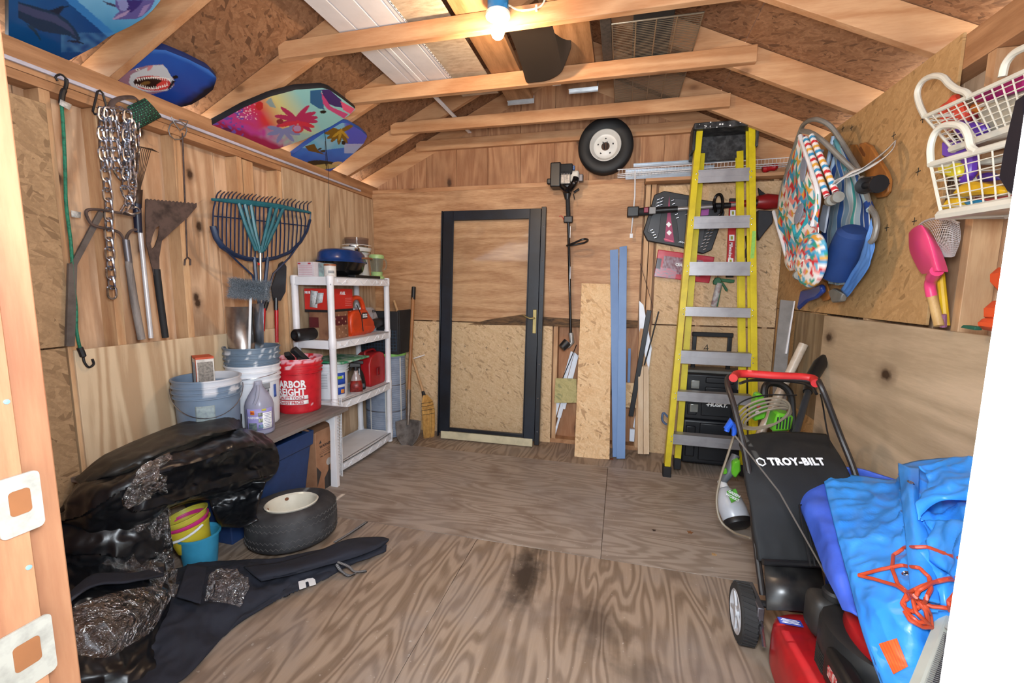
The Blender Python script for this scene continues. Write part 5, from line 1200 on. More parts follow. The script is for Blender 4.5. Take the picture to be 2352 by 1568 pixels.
rows = [[A(390, 1308, .05), A(470, 1292, .04), A(560, 1285, .05), A(640, 1280, .05), A(730, 1262, .05), A(820, 1250, .03), A(850, 1262, .015)],
        [A(395, 1350, .10), A(480, 1320, .09), A(570, 1310, .07), A(650, 1310, .05), A(720, 1300, .05), A(790, 1290, .04), A(820, 1290, .015)],
        [A(360, 1440, .10), A(460, 1400, .08), A(550, 1380, .05), A(620, 1360, .04), A(690, 1330, .03), A(760, 1315, .02), A(790, 1305, .01)],
        [A(300, 1520, .08), A(400, 1480, .07), A(480, 1450, .04), A(560, 1410, .02), A(630, 1375, .015), A(700, 1348, .012), A(740, 1330, .01)],
        [A(170, 1620, .05), A(300, 1610, .06), A(420, 1560, .02), A(520, 1455, .012), A(600, 1400, .01), A(670, 1358, .01), A(720, 1340, .008)]]
drape('canvas', rows, m_cloth, tp, 130, 70, .022, 6, .004, 21, zmin=.006)
rows = [[A(560, 1300, .09), A(640, 1290, .085), A(720, 1268, .08), A(800, 1238, .07), A(870, 1232, .055), A(893, 1236, .05)],
        [A(585, 1322, .10), A(660, 1308, .10), A(740, 1285, .095), A(815, 1262, .085), A(865, 1248, .065), A(893, 1241, .05)],
        [A(600, 1335, .08), A(680, 1318, .075), A(750, 1298, .07), A(815, 1280, .06), A(862, 1262, .05), A(885, 1250, .035)]]
drape('rolled_leg', rows, m_cloth, tp, 60, 16, .010, 7, .006, 22)
rows = [[A(790, 1270, .04), A(840, 1255, .04), A(888, 1252, .03)], [A(785, 1300, .02), A(840, 1285, .02), A(885, 1266, .015)]]
drape('frayed_end', rows, m_cloth, tp, 26, 12, .01, 14, .006, 23, zmin=.006)
def strap(pts, w_=.018):
    P = smooth_path(pts, 6); m = MB(); L = len(P) - 1
    def fn(u, v):
        i = min(int(round(u * L)), L); d = (P[min(i + 1, L)] - P[max(i - 1, 0)]).normalized(); s = d.cross(Vector((0, 0, 1))); s = s.normalized() if s.length > 1e-5 else Vector((1, 0, 0))
        return P[i] + s * w_ * (v - .5)
    m.grid(L, 14, fn, lambda u, v: B('b9bcc0') if int(v * 14) in (2, 6, 7, 11) else B('16181c'))
    return m.build('striped_strap', painted('strap_web', .7), tp, solid=.002)
strap([A(768, 1245, .02), A(790, 1232, .02), A(812, 1218, .015), A(843, 1197, .006)])
strap([A(775, 1290, .075), A(800, 1300, .05), A(815, 1312, .02), A(842, 1310, .006)]); strap([A(772, 1295, .07), A(782, 1310, .04), A(800, 1322, .01), A(818, 1316, .03)])
text('n', .11, frame_m(A(705, 1336, .034), (A(745, 1322, .03) - A(670, 1345, .03)), Vector((0, 0, 1)).cross(Vector((1, .45, 0))) * -1 if False else Vector((-.45, 1, 0))), m_wht, tp, 'logo_mark', fat=.006, sx=1.3)
rows = [[A(480, 1320, .16), A(520, 1305, .16), A(560, 1325, .12)], [A(475, 1350, .15), A(525, 1345, .15), A(570, 1350, .10)], [A(470, 1380, .12), A(520, 1385, .10), A(550, 1395, .06)]]
fw = thing('film_bag', 'small crinkled clear plastic bag lying on the black canvas cover', 'plastic bag', A(520, 1390, .06))
drape('film', rows, m_film, fw, 26, 26, .022, 17, 0, 31, crease=1.7, sharp=4)
rows = [[A(430, 1295, .15), A(475, 1300, .15)], [A(405, 1370, .14), A(460, 1385, .13)]]
drape('canvas_flap', rows, m_cloth, tp, 16, 16, .006, 9, .005, 33)
# ------------------------------------------------------------------ back wall: things leaning and hanging
def K(px, py, y=3.78): return at(px, py, 1, y)
def slab(name, label, cat, P, thick, mat, group=None, part_=None, parent=None, bevel=.001, back=1):
    """flat piece through a polygon of points, thickened away from the camera"""
    P = [Vector(p) for p in P]; n = (P[1] - P[0]).cross(P[2] - P[0]).normalized()
    if n.dot(P[0] - Vector((0, 0, CH))) < 0: n = -n
    m = MB(); k = len(P); m.add(P + [p + n * thick for p in P], [tuple(range(k)), tuple(range(k, 2 * k))[::-1]] + [(i, (i + 1) % k, k + (i + 1) % k, k + i) for i in range(k)])
    o = m.build(part_ or name, mat, parent, bevel=bevel, seg=1)
    return o if parent is not None else tag(o, label, cat, group)
def leanY(z, yb, yt, zt): return yb + (yt - yb) * z / zt
# storm door leaning on the wall
sd = thing('storm_door', 'black framed glass storm door with brass handle leaning on the back wall', 'door', (-1.13, 3.64, 0))
xl_, xr_, hh, yb_, yt_ = -1.605, -.70, 2.075, 3.625, 3.775
Ms = frame_m((xl_, yb_, .03), (1, 0.02, 0), (0, yt_ - yb_, hh)); W_ = xr_ - xl_
mdk = plain('door_black', '12141a', .38, var=.15, scale=3, c2='1c2430'); mbr = plain('aged_brass', 'a79662', .4, .6)
def ds(name, x0, x1, y0, y1, z0, z1, m_, b=.003): return MB().box(x0, x1, y0, y1, z0, z1, Ms).build(name, m_, sd, bevel=b)
ds('stile', 0, .098, .03, hh, -.03, .0, mdk); ds('stile', W_ - .098, W_, .03, hh, -.03, .0, mdk)
ds('top_rail', .098, W_ - .098, hh - .085, hh, -.03, 0, mdk); ds('bottom_rail', .098, W_ - .098, .055, .085, -.03, 0, mdk)
ds('door_sweep', .02, W_ - .015, -.02, .05, -.028, .004, plain('sweep_cream', 'c9bf9f', .5))
ds('hinge_bar', W_ + .004, W_ + .045, .0, hh + .01, -.04, .012, mdk); ds('edge_strip', -.014, -.002, .0, hh, -.02, .01, mdk)
ds('glass_bead', .098, .106, .085, hh - .085, -.006, .006, mdk, 0); ds('glass_bead', W_ - .106, W_ - .098, .085, hh - .085, -.006, .006, mdk, 0)
n = N('door_glass'); tb2 = n.n('ShaderNodeBsdfTransparent'); tb2.inputs[0].default_value = (.95, .97, .97, 1); g2 = n.n('ShaderNodeBsdfGlossy'); g2.inputs['Roughness'].default_value = .06; mx = n.n('ShaderNodeMixShader'); mx.inputs[0].default_value = .025; n.l(tb2.outputs[0], mx.inputs[1]); n.l(g2.outputs[0], mx.inputs[2]); n.l(mx.outputs[0], n.o.inputs[0]); gl = n.m
MB().add([Ms @ Vector(p) for p in ((.104, .085, -.016), (W_ - .104, .085, -.016), (W_ - .104, hh - .085, -.016), (.104, hh - .085, -.016))], [(0, 1, 2, 3)]).build('glass_pane', gl, sd)
ds('handle_plate', W_ - .045, W_ - .013, .99, 1.20, 0, .006, mbr)
MB().tube([Ms @ Vector(p) for p in ((W_ - .03, 1.125, .005), (W_ - .03, 1.125, .045), (W_ - .06, 1.12, .055), (W_ - .10, 1.135, .05), (W_ - .125, 1.15, .045))], [.009, .009, .007, .006, .004], 8).build('lever_handle', mbr, sd)
for k in range(7): MB().lathe([(0, 0), (.005, 0), (0, .003)], 6, Ms @ Matrix.Translation((W_ + .025, .12 + k * .3, .012))).build('rivet', m_steel, sd)
# strand board plank, blue planks, lumber
m_osbP = osb('osb_plank', 'xz', 'efcb98', 'dcaa72', '96683c', .7, .7, .9)
tag(slab('strand_board_plank', '', '', [K(1319, 1050, 3.545), K(1400, 1055, 3.545), K(1405, 652, 3.80), K(1336, 650, 3.80)], .012, m_osbP), 'tall narrow strand board plank leaning against the back wall', 'plank')
m_bp = plain('blue_paint', '6f8fbd', .55, var=.14, scale=2, c2='5f7fae')
slab('painted_plank', 'left of two overlapping blue painted strips leaning on the back wall', 'plank', [K(1407, 1049, 3.60), K(1424, 1049, 3.60), K(1420, 572, 3.80), K(1401, 574, 3.80)], .010, m_bp, 'blue painted strips')
slab('painted_plank', 'right of two overlapping blue painted strips leaning on the back wall', 'plank', [K(1416, 1053, 3.57), K(1436, 1053, 3.57), K(1440, 564, 3.775), K(1423, 567, 3.775)], .010, m_bp, 'blue painted strips')
m_pale = wood('pale_lumber', 'e6cba8', 'd2b088', 'z', '8a5a34', 1.3, .35, .6, 5)
slab('lumber_stick', 'left of two pale short sticks of lumber standing on end by the back wall', 'lumber', [K(1465, 1042, 3.70), K(1477, 1043, 3.70), K(1478, 841, 3.79), K(1466, 841, 3.79)], .02, m_pale, 'pale short lumber sticks')
slab('lumber_stick', 'right of two pale short sticks of lumber standing on end by the back wall', 'lumber', [K(1478, 1043, 3.70), K(1491, 1043, 3.70), K(1490, 841, 3.79), K(1478.6, 841, 3.79)], .02, m_pale, 'pale short lumber sticks')
# bits nailed across the open bay
slab('retaining_board', '', '', [K(1273, 925, 3.81), K(1326, 925, 3.81), K(1324, 870, 3.81), K(1276, 868, 3.81)], .010, osb('osb_greenish', 'xz', 'c8b878', 'a89a5a', '6f7a52', .7, .6), parent=wb, part_='retaining_board')
rbo = slab('retaining_board', '', '', [K(1430, 935, 3.81), K(1466, 937, 3.81), K(1466, 880, 3.81), K(1430, 878, 3.81)], .010, MATS['osb_plank'], parent=wb, part_='retaining_board')
m_pvc = plain('white_pvc', 'dfe5ef', .4, var=.04)
for i, (a, b, c, d, lab) in enumerate((((1311, 806), (1319, 810), (1276, 960), (1268, 955), 'widest white trim strip leaning in the stud bay below the string trimmer'), ((1320, 809), (1327, 816), (1288, 960), (1279, 958), 'middle white trim strip leaning in the stud bay below the string trimmer'), ((1325, 822), (1330, 812), (1298, 940), (1290, 938), 'slanted white trim strip tucked beside the strand board plank'),
                                   ((1292, 922), (1297, 924), (1276, 998), (1272, 996), 'thin white strip sticking out below the small greenish board'))):
    slab('trim_strip', lab, 'strip', [K(*a, 3.85), K(*b, 3.85), K(*c, 3.84), K(*d, 3.84)], .008, m_pvc, 'white trim strips in the stud bay')
tag(MB().tube([K(1324, 792, 3.84), K(1292, 870, 3.825), K(1270, 930, 3.84)], .004, 6).build('thin_rod', m_black), 'thin black rod leaning across the white strips in the stud bay', 'rod')
slab('flashing_strip', 'long white flashing strip leaning behind the black bar near the right stud', 'strip', [K(1468, 690, 3.80), K(1478, 700, 3.80), K(1497, 800, 3.79), K(1490, 852, 3.79), K(1468, 755, 3.80)], .004, m_pvc)
slab('flashing_strip', 'short white strip low in the right stud bay beside the pale lumber', 'strip', [K(1462, 935, 3.84), K(1467, 940, 3.84), K(1458, 985, 3.84), K(1454, 980, 3.84)], .004, m_pvc)
tag(MB().beam(K(1491, 712, 3.775), K(1449, 955, 3.80), .040, .022, (0, -1, 0)).build('black_bar', plain('bar_black', '16191e', .45), bevel=.003), 'thick black metal bar leaning in front of the right stud bay', 'bar')
tag(MB().tube([K(1513, 715, 3.77), K(1496, 780, 3.775), K(1480, 838, 3.78)], .006, 6).build('thin_bar', m_black), 'thin black bar leaning beside the thick black bar', 'bar')
tag(MB().tube([K(1470, 605, 3.80), K(1484, 650, 3.79), K(1500, 706, 3.79)], .0022, 5).build('wire_rod', m_rust), 'thin dark wire hanging along the right stud above the black bars', 'wire')
slab('blue_strip', 'narrow blue strip standing in the open bay right of the blue planks', 'strip', [K(1443, 800, 3.85), K(1449, 800, 3.85), K(1446, 925, 3.84), K(1440, 925, 3.84)], .006, m_bp)
tag(MB().box(*(lambda a: (a[0] - .02, a[0] + .022, 3.79, 3.82, a[2] - .11, a[2]))(K(1452, 985, 3.80))).build('white_connector', m_pvc, bevel=.003), 'small white plastic rectangle on the bottom plate in the right bay', 'connector')
part('stud', m_stud, wb, -.02, .035, 3.80, 3.83, .04, .42); part('stud', m_stud, wb, .165, .20, 3.79, 3.82, .04, 1.085)
# dark water stain along the seam
ps = [K(1075, 745, 3.8185), K(1130, 732, 3.8185), K(1200, 722, 3.8185), K(1260, 728, 3.8185), K(1330, 733, 3.8185), K(1400, 733, 3.8185), K(1465, 736, 3.8185), K(1464, 752, 3.8185), K(1400, 753, 3.8185), K(1300, 750, 3.8185), K(1200, 747, 3.8185)]
n = N('water_stain'); g_ = n.noise(n.coord((2, 2, 9)), 6, 5, .7); n.base(n.ramp(g_, [(.35, '33261a'), (.6, '6f5032')])); n.set(.8)
slab('stain', '', '', ps, .0008, n.m, parent=wb, part_='water_stain', bevel=0)
# nail-pattern crosses printed on the strand board
def cross(px, py, ax, val, s_=.012, par=wb):
    p = at(px, py, ax, val); m = MB()
    if ax == 1: m.box(p.x - s_, p.x + s_, p.y - .0006, p.y, p.z - .0016, p.z + .0016).box(p.x - .0016, p.x + .0016, p.y - .0006, p.y, p.z - s_, p.z + s_)
    else: m.box(p.x - .0006, p.x, p.y - s_, p.y + s_, p.z - .0022, p.z + .0022).box(p.x - .0006, p.x, p.y - .0022, p.y + .0022, p.z - s_, p.z + s_)
    m.build('printed_cross', plain('ink_print', '3a352c', .8), par)
for px, py in ((973, 790), (975, 842), (1068, 795), (1068, 847), (1070, 895), (1117, 798), (1118, 849), (1118, 898), (1166, 800), (1166, 852), (1167, 902)): cross(px, py, 1, 3.8195)
for px, py in ((1757, 566), (1760, 625), (1692, 565), (1690, 812)): cross(px, py, 1, 3.8175)
for px, py in ((2120, 273), (2053, 311), (2109, 394), (2044, 421), (2100, 508), (2037, 523), (2003, 342), (1956, 293), (1936, 295)): cross(px, py, 0, 1.1895, .016, wr)
text('7/16', .05, frame_m(K(1700, 805, 3.8165), (0.1, 0, 1), (-1, 0, 0)), MATS['ink_print'], wb, 'printed_number', fat=.0008)
text('4', .09, frame_m(K(1622, 800, 3.8165), (1, 0, .1), (0, 0, 1)), MATS['ink_print'], wb, 'pencil_mark', fat=-.001)
# shovel and broom
sv = thing('shovel', 'round point shovel with wooden handle standing on its blade by the back wall', 'shovel', K(937, 1025, 3.42))
bt_, tp_ = at(936, 962, 1, 3.45), at(950, 662, 1, 3.78)
rows = [[at(908, 968, 1, 3.44), at(935, 962, 1, 3.49), at(966, 966, 1, 3.44)], [at(909, 985, 1, 3.415), at(937, 985, 1, 3.47), at(966, 985, 1, 3.415)], [at(912, 1005, 1, 3.395), at(937, 1007, 1, 3.44), at(960, 1005, 1, 3.395)], [at(922, 1022, 1, 3.385), at(936, 1028, 1, 3.39), at(948, 1022, 1, 3.385)]]
fb = net(rows, 1, 1); MB().grid(16, 16, lambda u, v: fb(u, v)).build('blade', plain('muddy_blade', '6e6763', .75, .2, c2='463f3a', scale=14, bump=.3), sv, solid=.004, soff=0)
MB().tube([at(937, 975, 1, 3.45), at(939, 940, 1, 3.48), at(939, 895, 1, 3.53)], [.012, .019, .019], 12).build('socket', plain('socket_steel', '7c7168', .5, .6, c2='54483e'), sv)
MB().tube([at(939, 900, 1, 3.525), tp_], [.0165, .0165], 12).build('handle', wood('handle_wood', 'a86e3c', '8d5528', 'z', '5a3418', 3, 0, .5, 3), sv)
MB().tube([at(949.2, 688, 1, 3.755), at(950.5, 659, 1, 3.785)], [.020, .020], 12).build('grip', m_black, sv)
bm_ = thing('broom', 'straw broom with pale handle leaning between the shovel and the storm door', 'broom', at(985, 1008, 1, 3.62))
rows = [[at(973, 908, 1, 3.66), at(980, 906, 1, 3.70)], [at(970, 930, 1, 3.62), at(997, 925, 1, 3.72)], [at(972, 970, 1, 3.62), at(1000, 965, 1, 3.70)], [at(976, 1006, 1, 3.62), at(998, 1003, 1, 3.68)]]
fb = net(rows, 1, 1); m = MB()
for i in range(60):
    u = i / 59; off = Vector((0, rnd.uniform(-.028, .03), 0)); pts = [fb(u, v) + off * (.3 + v) + Vector((rnd.uniform(-.002, .002), 0, 0)) for v in (0, .25, .5, .75, 1)]; m.tube(pts, [.004, .004, .004, .0035, .002], 4, caps=False)
m.build('bristles', plain('straw', 'c79a55', .8, c2='a87a3c', scale=30), bm_, kind='stuff')
for v in (.28, .36, .44, .52): MB().tube([fb(-.02, v) + Vector((-.003, -.02, 0)), fb(.5, v) + Vector((0, -.034, 0)), fb(1.02, v) + Vector((.003, -.02, 0))], .002, 5).build('stitching', m_blackm, bm_)
MB().tube([at(975, 912, 1, 3.68), at(971, 898, 1, 3.69)], [.021, .014], 10).build('ferrule', m_black, bm_)
MB().tube([at(972, 900, 1, 3.69), at(905, 690, 1, 3.79)], .0125, 10).build('handle', wood('pale_handle', 'c99a68', 'b3824f', 'z', '5a3418', 3, 0, .5, 3), bm_)
tag(MB().tube([at(950, 823, 1, 3.66), at(975, 815, 1, 3.74)], .005, 6).build('white_peg', m_white), 'short thin white rod poking out behind the wooden shovel handle', 'rod')
# string trimmer
st_ = thing('string_trimmer', 'black petrol string trimmer hanging head down left of the leaning planks', 'trimmer', K(1310, 800, 3.72))
YT = 3.70
def kb(name, x0, y0, x1, y1, d0, d1, m_, bev=.006, par=None):
    a, b = K(x0, y1, YT), K(x1, y0, YT); return MB().box(a.x, b.x, YT + d0, YT + d1, a.z, b.z).build(name, m_, par or st_, bevel=bev, seg=3)
kb('air_box', 1265, 375, 1290, 432, -.05, .09, m_black, .010); kb('engine_cowl', 1288, 378, 1317, 405, -.05, .09, m_blackm, .010); kb('fuel_cap', 1257, 411, 1270, 424, -.03, .03, m_black, .008)
kb('cylinder', 1289, 396, 1312, 425, -.045, .05, plain('cast_aluminium', '9c9893', .45, .6, c2='6a6662', scale=50), .004); kb('starter_housing', 1310, 393, 1331, 420, -.045, .06, plain('white_tank', 'c9c7c0', .4), .018)
kb('blue_knob', 1314, 382, 1321, 392, -.03, .0, plain('primer_blue', '2a5f9f', .4), .003); kb('muffler', 1330, 401, 1340, 418, -.03, .03, m_dsteel, .005)
MB().tube(smooth_path([K(1292, 428, YT - .02), K(1305, 436, YT - .03), K(1318, 422, YT - .05), K(1323, 408, YT - .04)]), [.028] * 10 + [.026] * 9, 10).build('shroud', plain('gloss_black', '0c0d10', .15), st_)
for k in range(6): kb('cooling_fin', 1291 + k * 3.4, 397, 1292.6 + k * 3.4, 424, -.05, -.044, m_dsteel, 0)
MB().tube([K(1303, 428, YT), K(1303, 458, YT)], [.05, .020], 14).build('clutch_cone', m_black, st_)
MB().tube([K(1318, 442, YT), K(1330, 434, YT)], .010, 8).tube([K(1317, 445, YT), K(1320, 458, YT)], .004, 6).build('throttle_lever', m_black, st_)
MB().tube([K(1304, 455, YT), K(1306, 512, YT)], .0185, 12).build('grip', m_blackm, st_)
kb('trigger_housing', 1295, 496, 1316, 512, -.02, .02, m_black, .008)
MB().tube(smooth_path([K(1284, 497, YT), K(1290, 496, YT), K(1296, 506, YT)]), .003, 6).build('red_wire', m_red, st_)
MB().tube([K(1305.5, 510, YT), K(1311, 770, YT)], .0115, 12).build('shaft', plain('gloss_black', '0c0d10', .15), st_)
kb('shaft_label', 1309, 520, 1311, 546, -.0125, -.011, m_wht, 0); kb('shaft_label', 1309.5, 612, 1312, 640, -.0125, -.011, plain('label_grey_red', 'b9b0b0', .5), 0)
MB().tube(smooth_path([K(1302, 564, YT), K(1318, 558, YT - .06), K(1340, 549, YT - .10), K(1350, 551, YT - .04), K(1343, 557, YT + .02), K(1320, 562, YT + .03), K(1302, 564, YT)]), .0085, 8).build('loop_handle', m_black, st_)
m_ca = plain('cast_grey', 'a3a09c', .45, .5, c2='7c7874')
MB().tube([K(1311, 764, YT), K(1314, 786, YT), K(1306, 794, YT - .01), K(1299, 790, YT - .02)], [.020, .022, .022, .026], 12).build('gear_head', m_ca, st_)
MB().tube([K(1303, 786, YT - .01), K(1290, 799, YT - .04)], [.040, .034], 14).build('line_spool', m_black, st_)
# hanging wheel
Mh = Matrix.Translation((-.178, 3.80, 2.575)) @ Matrix.Rotation(PI / 2, 4, 'X')
hw = thing('wheel', 'small trailer wheel with white steel rim hanging on the back gable', 'wheel', (-.178, 3.80, 2.35))
tyre(hw, Mh, .222, .118, .12, tm=plain('tyre_black', '19191b', .6, var=.1, bump=.3, fs=30))
mrw = plain('rim_white', 'd9d8d4', .4, var=.04)
pr = [(.12, .035), (.126, .05), (.121, .054), (.112, .046), (.102, .02), (.095, .008), (.085, .004), (.06, .006), (.048, .012), (.034, .014), (.033, .006)]
MB().lathe(pr, 48, Mh).build('rim', mrw, hw)
MB().lathe([(0, -.002), (.033, -.002), (.033, .006)], 24, Mh).build('hub_hole', plain('hub_rust', '5a4030', .8), hw)
for k in range(5):
    a = PI / 2 + k * 2 * PI / 5; MB().lathe([(0, 0), (.0075, 0), (0, .0015)], 10, Mh @ Matrix.Translation((.062 * math.cos(a), .062 * math.sin(a), .0065))).build('lug_hole', m_blk, hw)
MB().tube([Mh @ Vector(p) for p in ((-.022, .035, .016), (-.012, .012, .03), (-.010, -.02, .01))], .004, 6).build('hook_prong', m_black, hw); MB().tube([Mh @ Vector(p) for p in ((.012, .035, .016), (.014, .012, .03), (.012, -.02, .01))], .004, 6).build('hook_prong', m_black, hw)
# wire shelf and metal channels on the ledge
YW = 3.76
part('ledge_board', m_rafter, wb, .15, 1.19, 3.70, 3.818, 2.262, 2.287)
wsx = thing('wire_shelf', 'long white wire shelf lying on the ledge behind the ladder top', 'wire shelf', (.5, YW, 2.29))
xa, xb = K(1418, 400, 3.68).x, 1.17
def wz(x): return 2.355 + .018 * (x + .08)
for y, dz in ((3.67, 0), (3.67, -.035), (3.80, -.03), (3.73, -.034)): MB().tube([(xa, y, wz(xa) + dz), (xb, y, wz(xb) + dz)], .0032, 6).build('rail', m_ww, wsx)
for k in range(50):
    x = xa + (k + .5) * (xb - xa) / 50; MB().tube([(x, 3.67, wz(x)), (x, 3.67, wz(x) - .035), (x, 3.73, wz(x) - .034), (x, 3.80, wz(x) - .03)], .0016, 4).build('wire', m_ww, wsx)
for (x0, y0, x1, y1, yy, hgt, lab) in ((1455, 381, 1712, 365, 3.815, .022, 'upper silvery metal channel on the ledge behind the wire shelf'), (1437, 402, 1640, 392, 3.79, .07, 'lower wider silvery metal channel lying under the wire shelf')):
    a, b = K(x0, y0, yy), K(x1, y1, yy); t_ = thing('metal_channel', lab, 'channel', a, group='metal channels on the ledge')
    MB().beam(a, b, .004, hgt, (0, 0, 1)).beam(a + Vector((0, -.012, hgt / 2)), b + Vector((0, -.012, hgt / 2)), .025, .004).build('channel', plain('galv_blue', 'b9c2cc', .35, .5, var=.1), t_)
    MB().beam(a + Vector((0, -.004, -.01)), b + Vector((0, -.004, -.01)), .003, hgt * .25, (0, 0, 1)).build('ridge', plain('galv_blue', 'b9c2cc', .35, .5), t_)
tag(MB().tube([K(1459, 392, 3.66), K(1458, 450, 3.70), K(1450, 535, 3.76)], .006, 8).box(*(lambda p: (p.x - .012, p.x + .012, 3.752, 3.762, p.z - .022, p.z + .012))(K(1450, 540, 3.76))).build('shelf_brace', m_ww), 'white metal shelf brace hanging down from the end of the wire shelf', 'brace')
tag(MB().lathe([(0, 0), (.02, 0), (.03, .02), (.022, .05), (.03, .08), (.02, .10), (0, .10)], 12, Matrix.Translation((1.0, 3.78, 2.33)) @ Matrix.Rotation(1.4, 4, 'Y')).build('red_tool', m_red), 'dark red object lying on the ledge beside the beach chairs', 'tool')
# ladder
ld = thing('step_ladder', 'yellow fibreglass stepladder with aluminium steps folded against the back wall', 'ladder', (.68, 3.4, 0))
my = plain('ladder_yellow', 'd1bd16', .42, var=.06, c2='b9a40c'); mal = plain('step_aluminium', 'a7a6aa', .4, .55, var=.12, scale=6); mcap = plain('ladder_cap_black', '131315', .5, c2='4a4a4c', scale=22)
def ladY(z): return 3.335 + .185 * z / 2.58
FLb, FLt = Vector((.392, ladY(.05), .04)), Vector((.500, ladY(2.56), 2.56)); FRb, FRt = Vector((1.000, ladY(.05), .04)), Vector((.842, ladY(2.56), 2.56))
def rail(p, q, w_, d, off, nm, side):
    d_ = (q - p).normalized(); m = MB(); up = Vector((0, -1, 0))
    m.beam(p + Vector((0, off, 0)), q + Vector((0, off, 0)), w_, .004, up)
    a = Vector((side * (w_ / 2 - .002), d / 2, 0)); m.beam(p + Vector((0, off, 0)) + a, q + Vector((0, off, 0)) + a, .004, d, up)
    m.beam(p + Vector((0, off + d, 0)), q + Vector((0, off + d, 0)), w_, .004, up)
    return m.build(nm, my, ld)
rail(FLb, FLt, .042, .075, 0, 'front_rail', -1); rail(FRb, FRt, .042, .075, 0, 'front_rail', 1)
RLb, RLt = Vector((.476, 3.44, .10)), Vector((.540, 3.625, 2.43)); RRb, RRt = Vector((.945, 3.44, .10)), Vector((.800, 3.625, 2.43))
rail(RLb, RLt, .045, .035, 0, 'rear_rail', -1); rail(RRb, RRt, .045, .035, 0, 'rear_rail', 1)
for p, w_ in ((FLb, .06), (FRb, .06), (RLb, .052), (RRb, .052)):
    MB().cbox((p.x, p.y + .03, p.z - .005 if p.z < .08 else p.z - .03), (w_, .085, .09)).build('rubber_foot', m_blackm, ld, bevel=.008)
for k, (py, hpx) in enumerate(((1018, 24), (916, 22), (824, 30), (717, 21), (617, 30), (510, 27), (403, 28))):
    z = at(1660, py, 1, 3.42).z; z = at(1660, py, 1, ladY(z)).z; z = at(1660, py, 1, ladY(z)).z; t = z / 2.56; xL = FLb.x + (FLt.x - FLb.x) * t + .018; xR = FRb.x + (FRt.x - FRb.x) * t - .018; y0 = ladY(z); h_ = hpx / 310
    m = MB().box(xL, xR, y0, y0 + .004, z - h_ / 2, z + h_ / 2).box(xL, xR, y0, y0 + .072, z + h_ / 2 - .004, z + h_ / 2).box(xL, xR, y0 - .004, y0, z - h_ / 2, z - h_ / 2 + .008).box(xL, xR, y0 - .004, y0, z + h_ / 2 - .008, z + h_ / 2).box(xL, xR, y0 - .003, y0, z - .004, z + .004)
    m.build('step', mal, ld)
    for x in (xL - .012, xR + .012):
        for dz in (-.02, .02): MB().lathe([(0, 0), (.006, 0), (.004, .003), (0, .004)], 8, Matrix.Translation((x, y0 - .003, z + dz)) @ Matrix.Rotation(PI / 2, 4, 'X')).build('rivet', m_steel, ld)
MB().box(.455, .885, 3.475, 3.66, 2.555, 2.60).box(.455, .885, 3.655, 3.67, 2.38, 2.56).box(.452, .475, 3.50, 3.66, 2.42, 2.57).box(.868, .888, 3.50, 3.66, 2.42, 2.57).build('top_cap', mcap, ld, bevel=.006)
for k in range(16): MB().lathe([(0, 0), (rnd.uniform(.002, .007), 0), (0, .0008)], 7, Matrix.Translation((rnd.uniform(.46, .88), 3.4745, rnd.uniform(2.557, 2.597))) @ Matrix.Rotation(PI / 2, 4, 'X')).build('paint_spot', m_wht, ld)
MB().tube([(.478, 3.60, 1.75), (.46, 3.55, 1.45), (.45, 3.53, 1.15)], .006, 6).build('spreader', mal, ld); MB().tube([(.482, 3.62, 1.72), (.485, 3.56, 1.45)], .006, 6).build('spreader', mal, ld)
MB().tube(smooth_path([K(1535, 958, 3.46), K(1524, 948, 3.46), K(1521, 962, 3.46), K(1527, 972, 3.46), K(1535, 974, 3.46)]), .009, 6).build('blue_clip', plain('clip_blue_grey', '4a5f80', .5), ld)
a = K(1729, 570, 3.455); MB().box(a.x - .012, a.x + .012, a.y - .004, a.y - .003, a.z - .13, a.z + .12).build('green_label', plain('label_green', '8fc858', .5, var=.1, scale=60), ld)
# tool chest
tc = thing('rolling_tool_box', 'stacked black rolling tool boxes with silver latches and raised handle behind the ladder', 'tool box', (.75, 3.66, 0))
mtb = plain('toolbox_black', '14161b', .45, var=.1)
MB().box(.515, .985, 3.56, 3.79, .04, .40).build('lower_box', mtb, tc, bevel=.02, seg=3)
MB().box(.515, .985, 3.55, 3.79, .405, .60).build('middle_box', mtb, tc, bevel=.012, seg=2); MB().box(.52, .98, 3.56, 3.79, .605, .765).build('upper_box', mtb, tc, bevel=.012, seg=2)
MB().box(.52, .98, 3.60, 3.79, .766, .79).build('lid', plain('lid_grey', '6a6863', .5), tc, bevel=.006)
for x, z in ((K(1597, 882, 3.54).x, K(1597, 882, 3.54).z), (K(1704, 886, 3.54).x, K(1704, 886, 3.54).z), (K(1594, 936, 3.54).x, K(1594, 936, 3.54).z), (K(1699, 940, 3.54).x, K(1699, 940, 3.54).z)):
    if True:
        MB().box(x - .03, x + .03, 3.535, 3.56, z - .035, z + .03).build('latch', plain('latch_chrome', 'c9cdc8', .25, .8), tc, bevel=.004)
for x0, x1, z0, z1 in ((.66, .86, .70, .745), (.66, .86, .63, .67), (.64, .86, .44, .56), (.64, .86, .26, .38), (.64, .86, .08, .22), (.54, .61, .44, .53), (.54, .61, .1, .35)):
    MB().box(x0, x1, 3.543, 3.566, z0, z1).build('moulded_panel', mtb, tc, bevel=.008)
for x in (.585, .845): MB().box(x - .016, x + .016, 3.70, 3.72, .76, 1.06).build('handle_tube', m_black, tc, bevel=.004)
MB().box(.565, .868, 3.695, 3.725, 1.045, 1.08).build('handle_grip', m_blackm, tc, bevel=.006)
text('HUSKY.', .042, frame_m(K(1648, 930, 3.54), (1, 0, 0), (0, 0, 1)), m_wht, tc, 'lettering', fat=.0022, shear=.2)
MB().add([K(1621, 929, 3.54), K(1630, 925, 3.54), K(1628, 932, 3.54)], [(0, 1, 2)]).build('logo_mark', m_wht, tc, solid=.001)
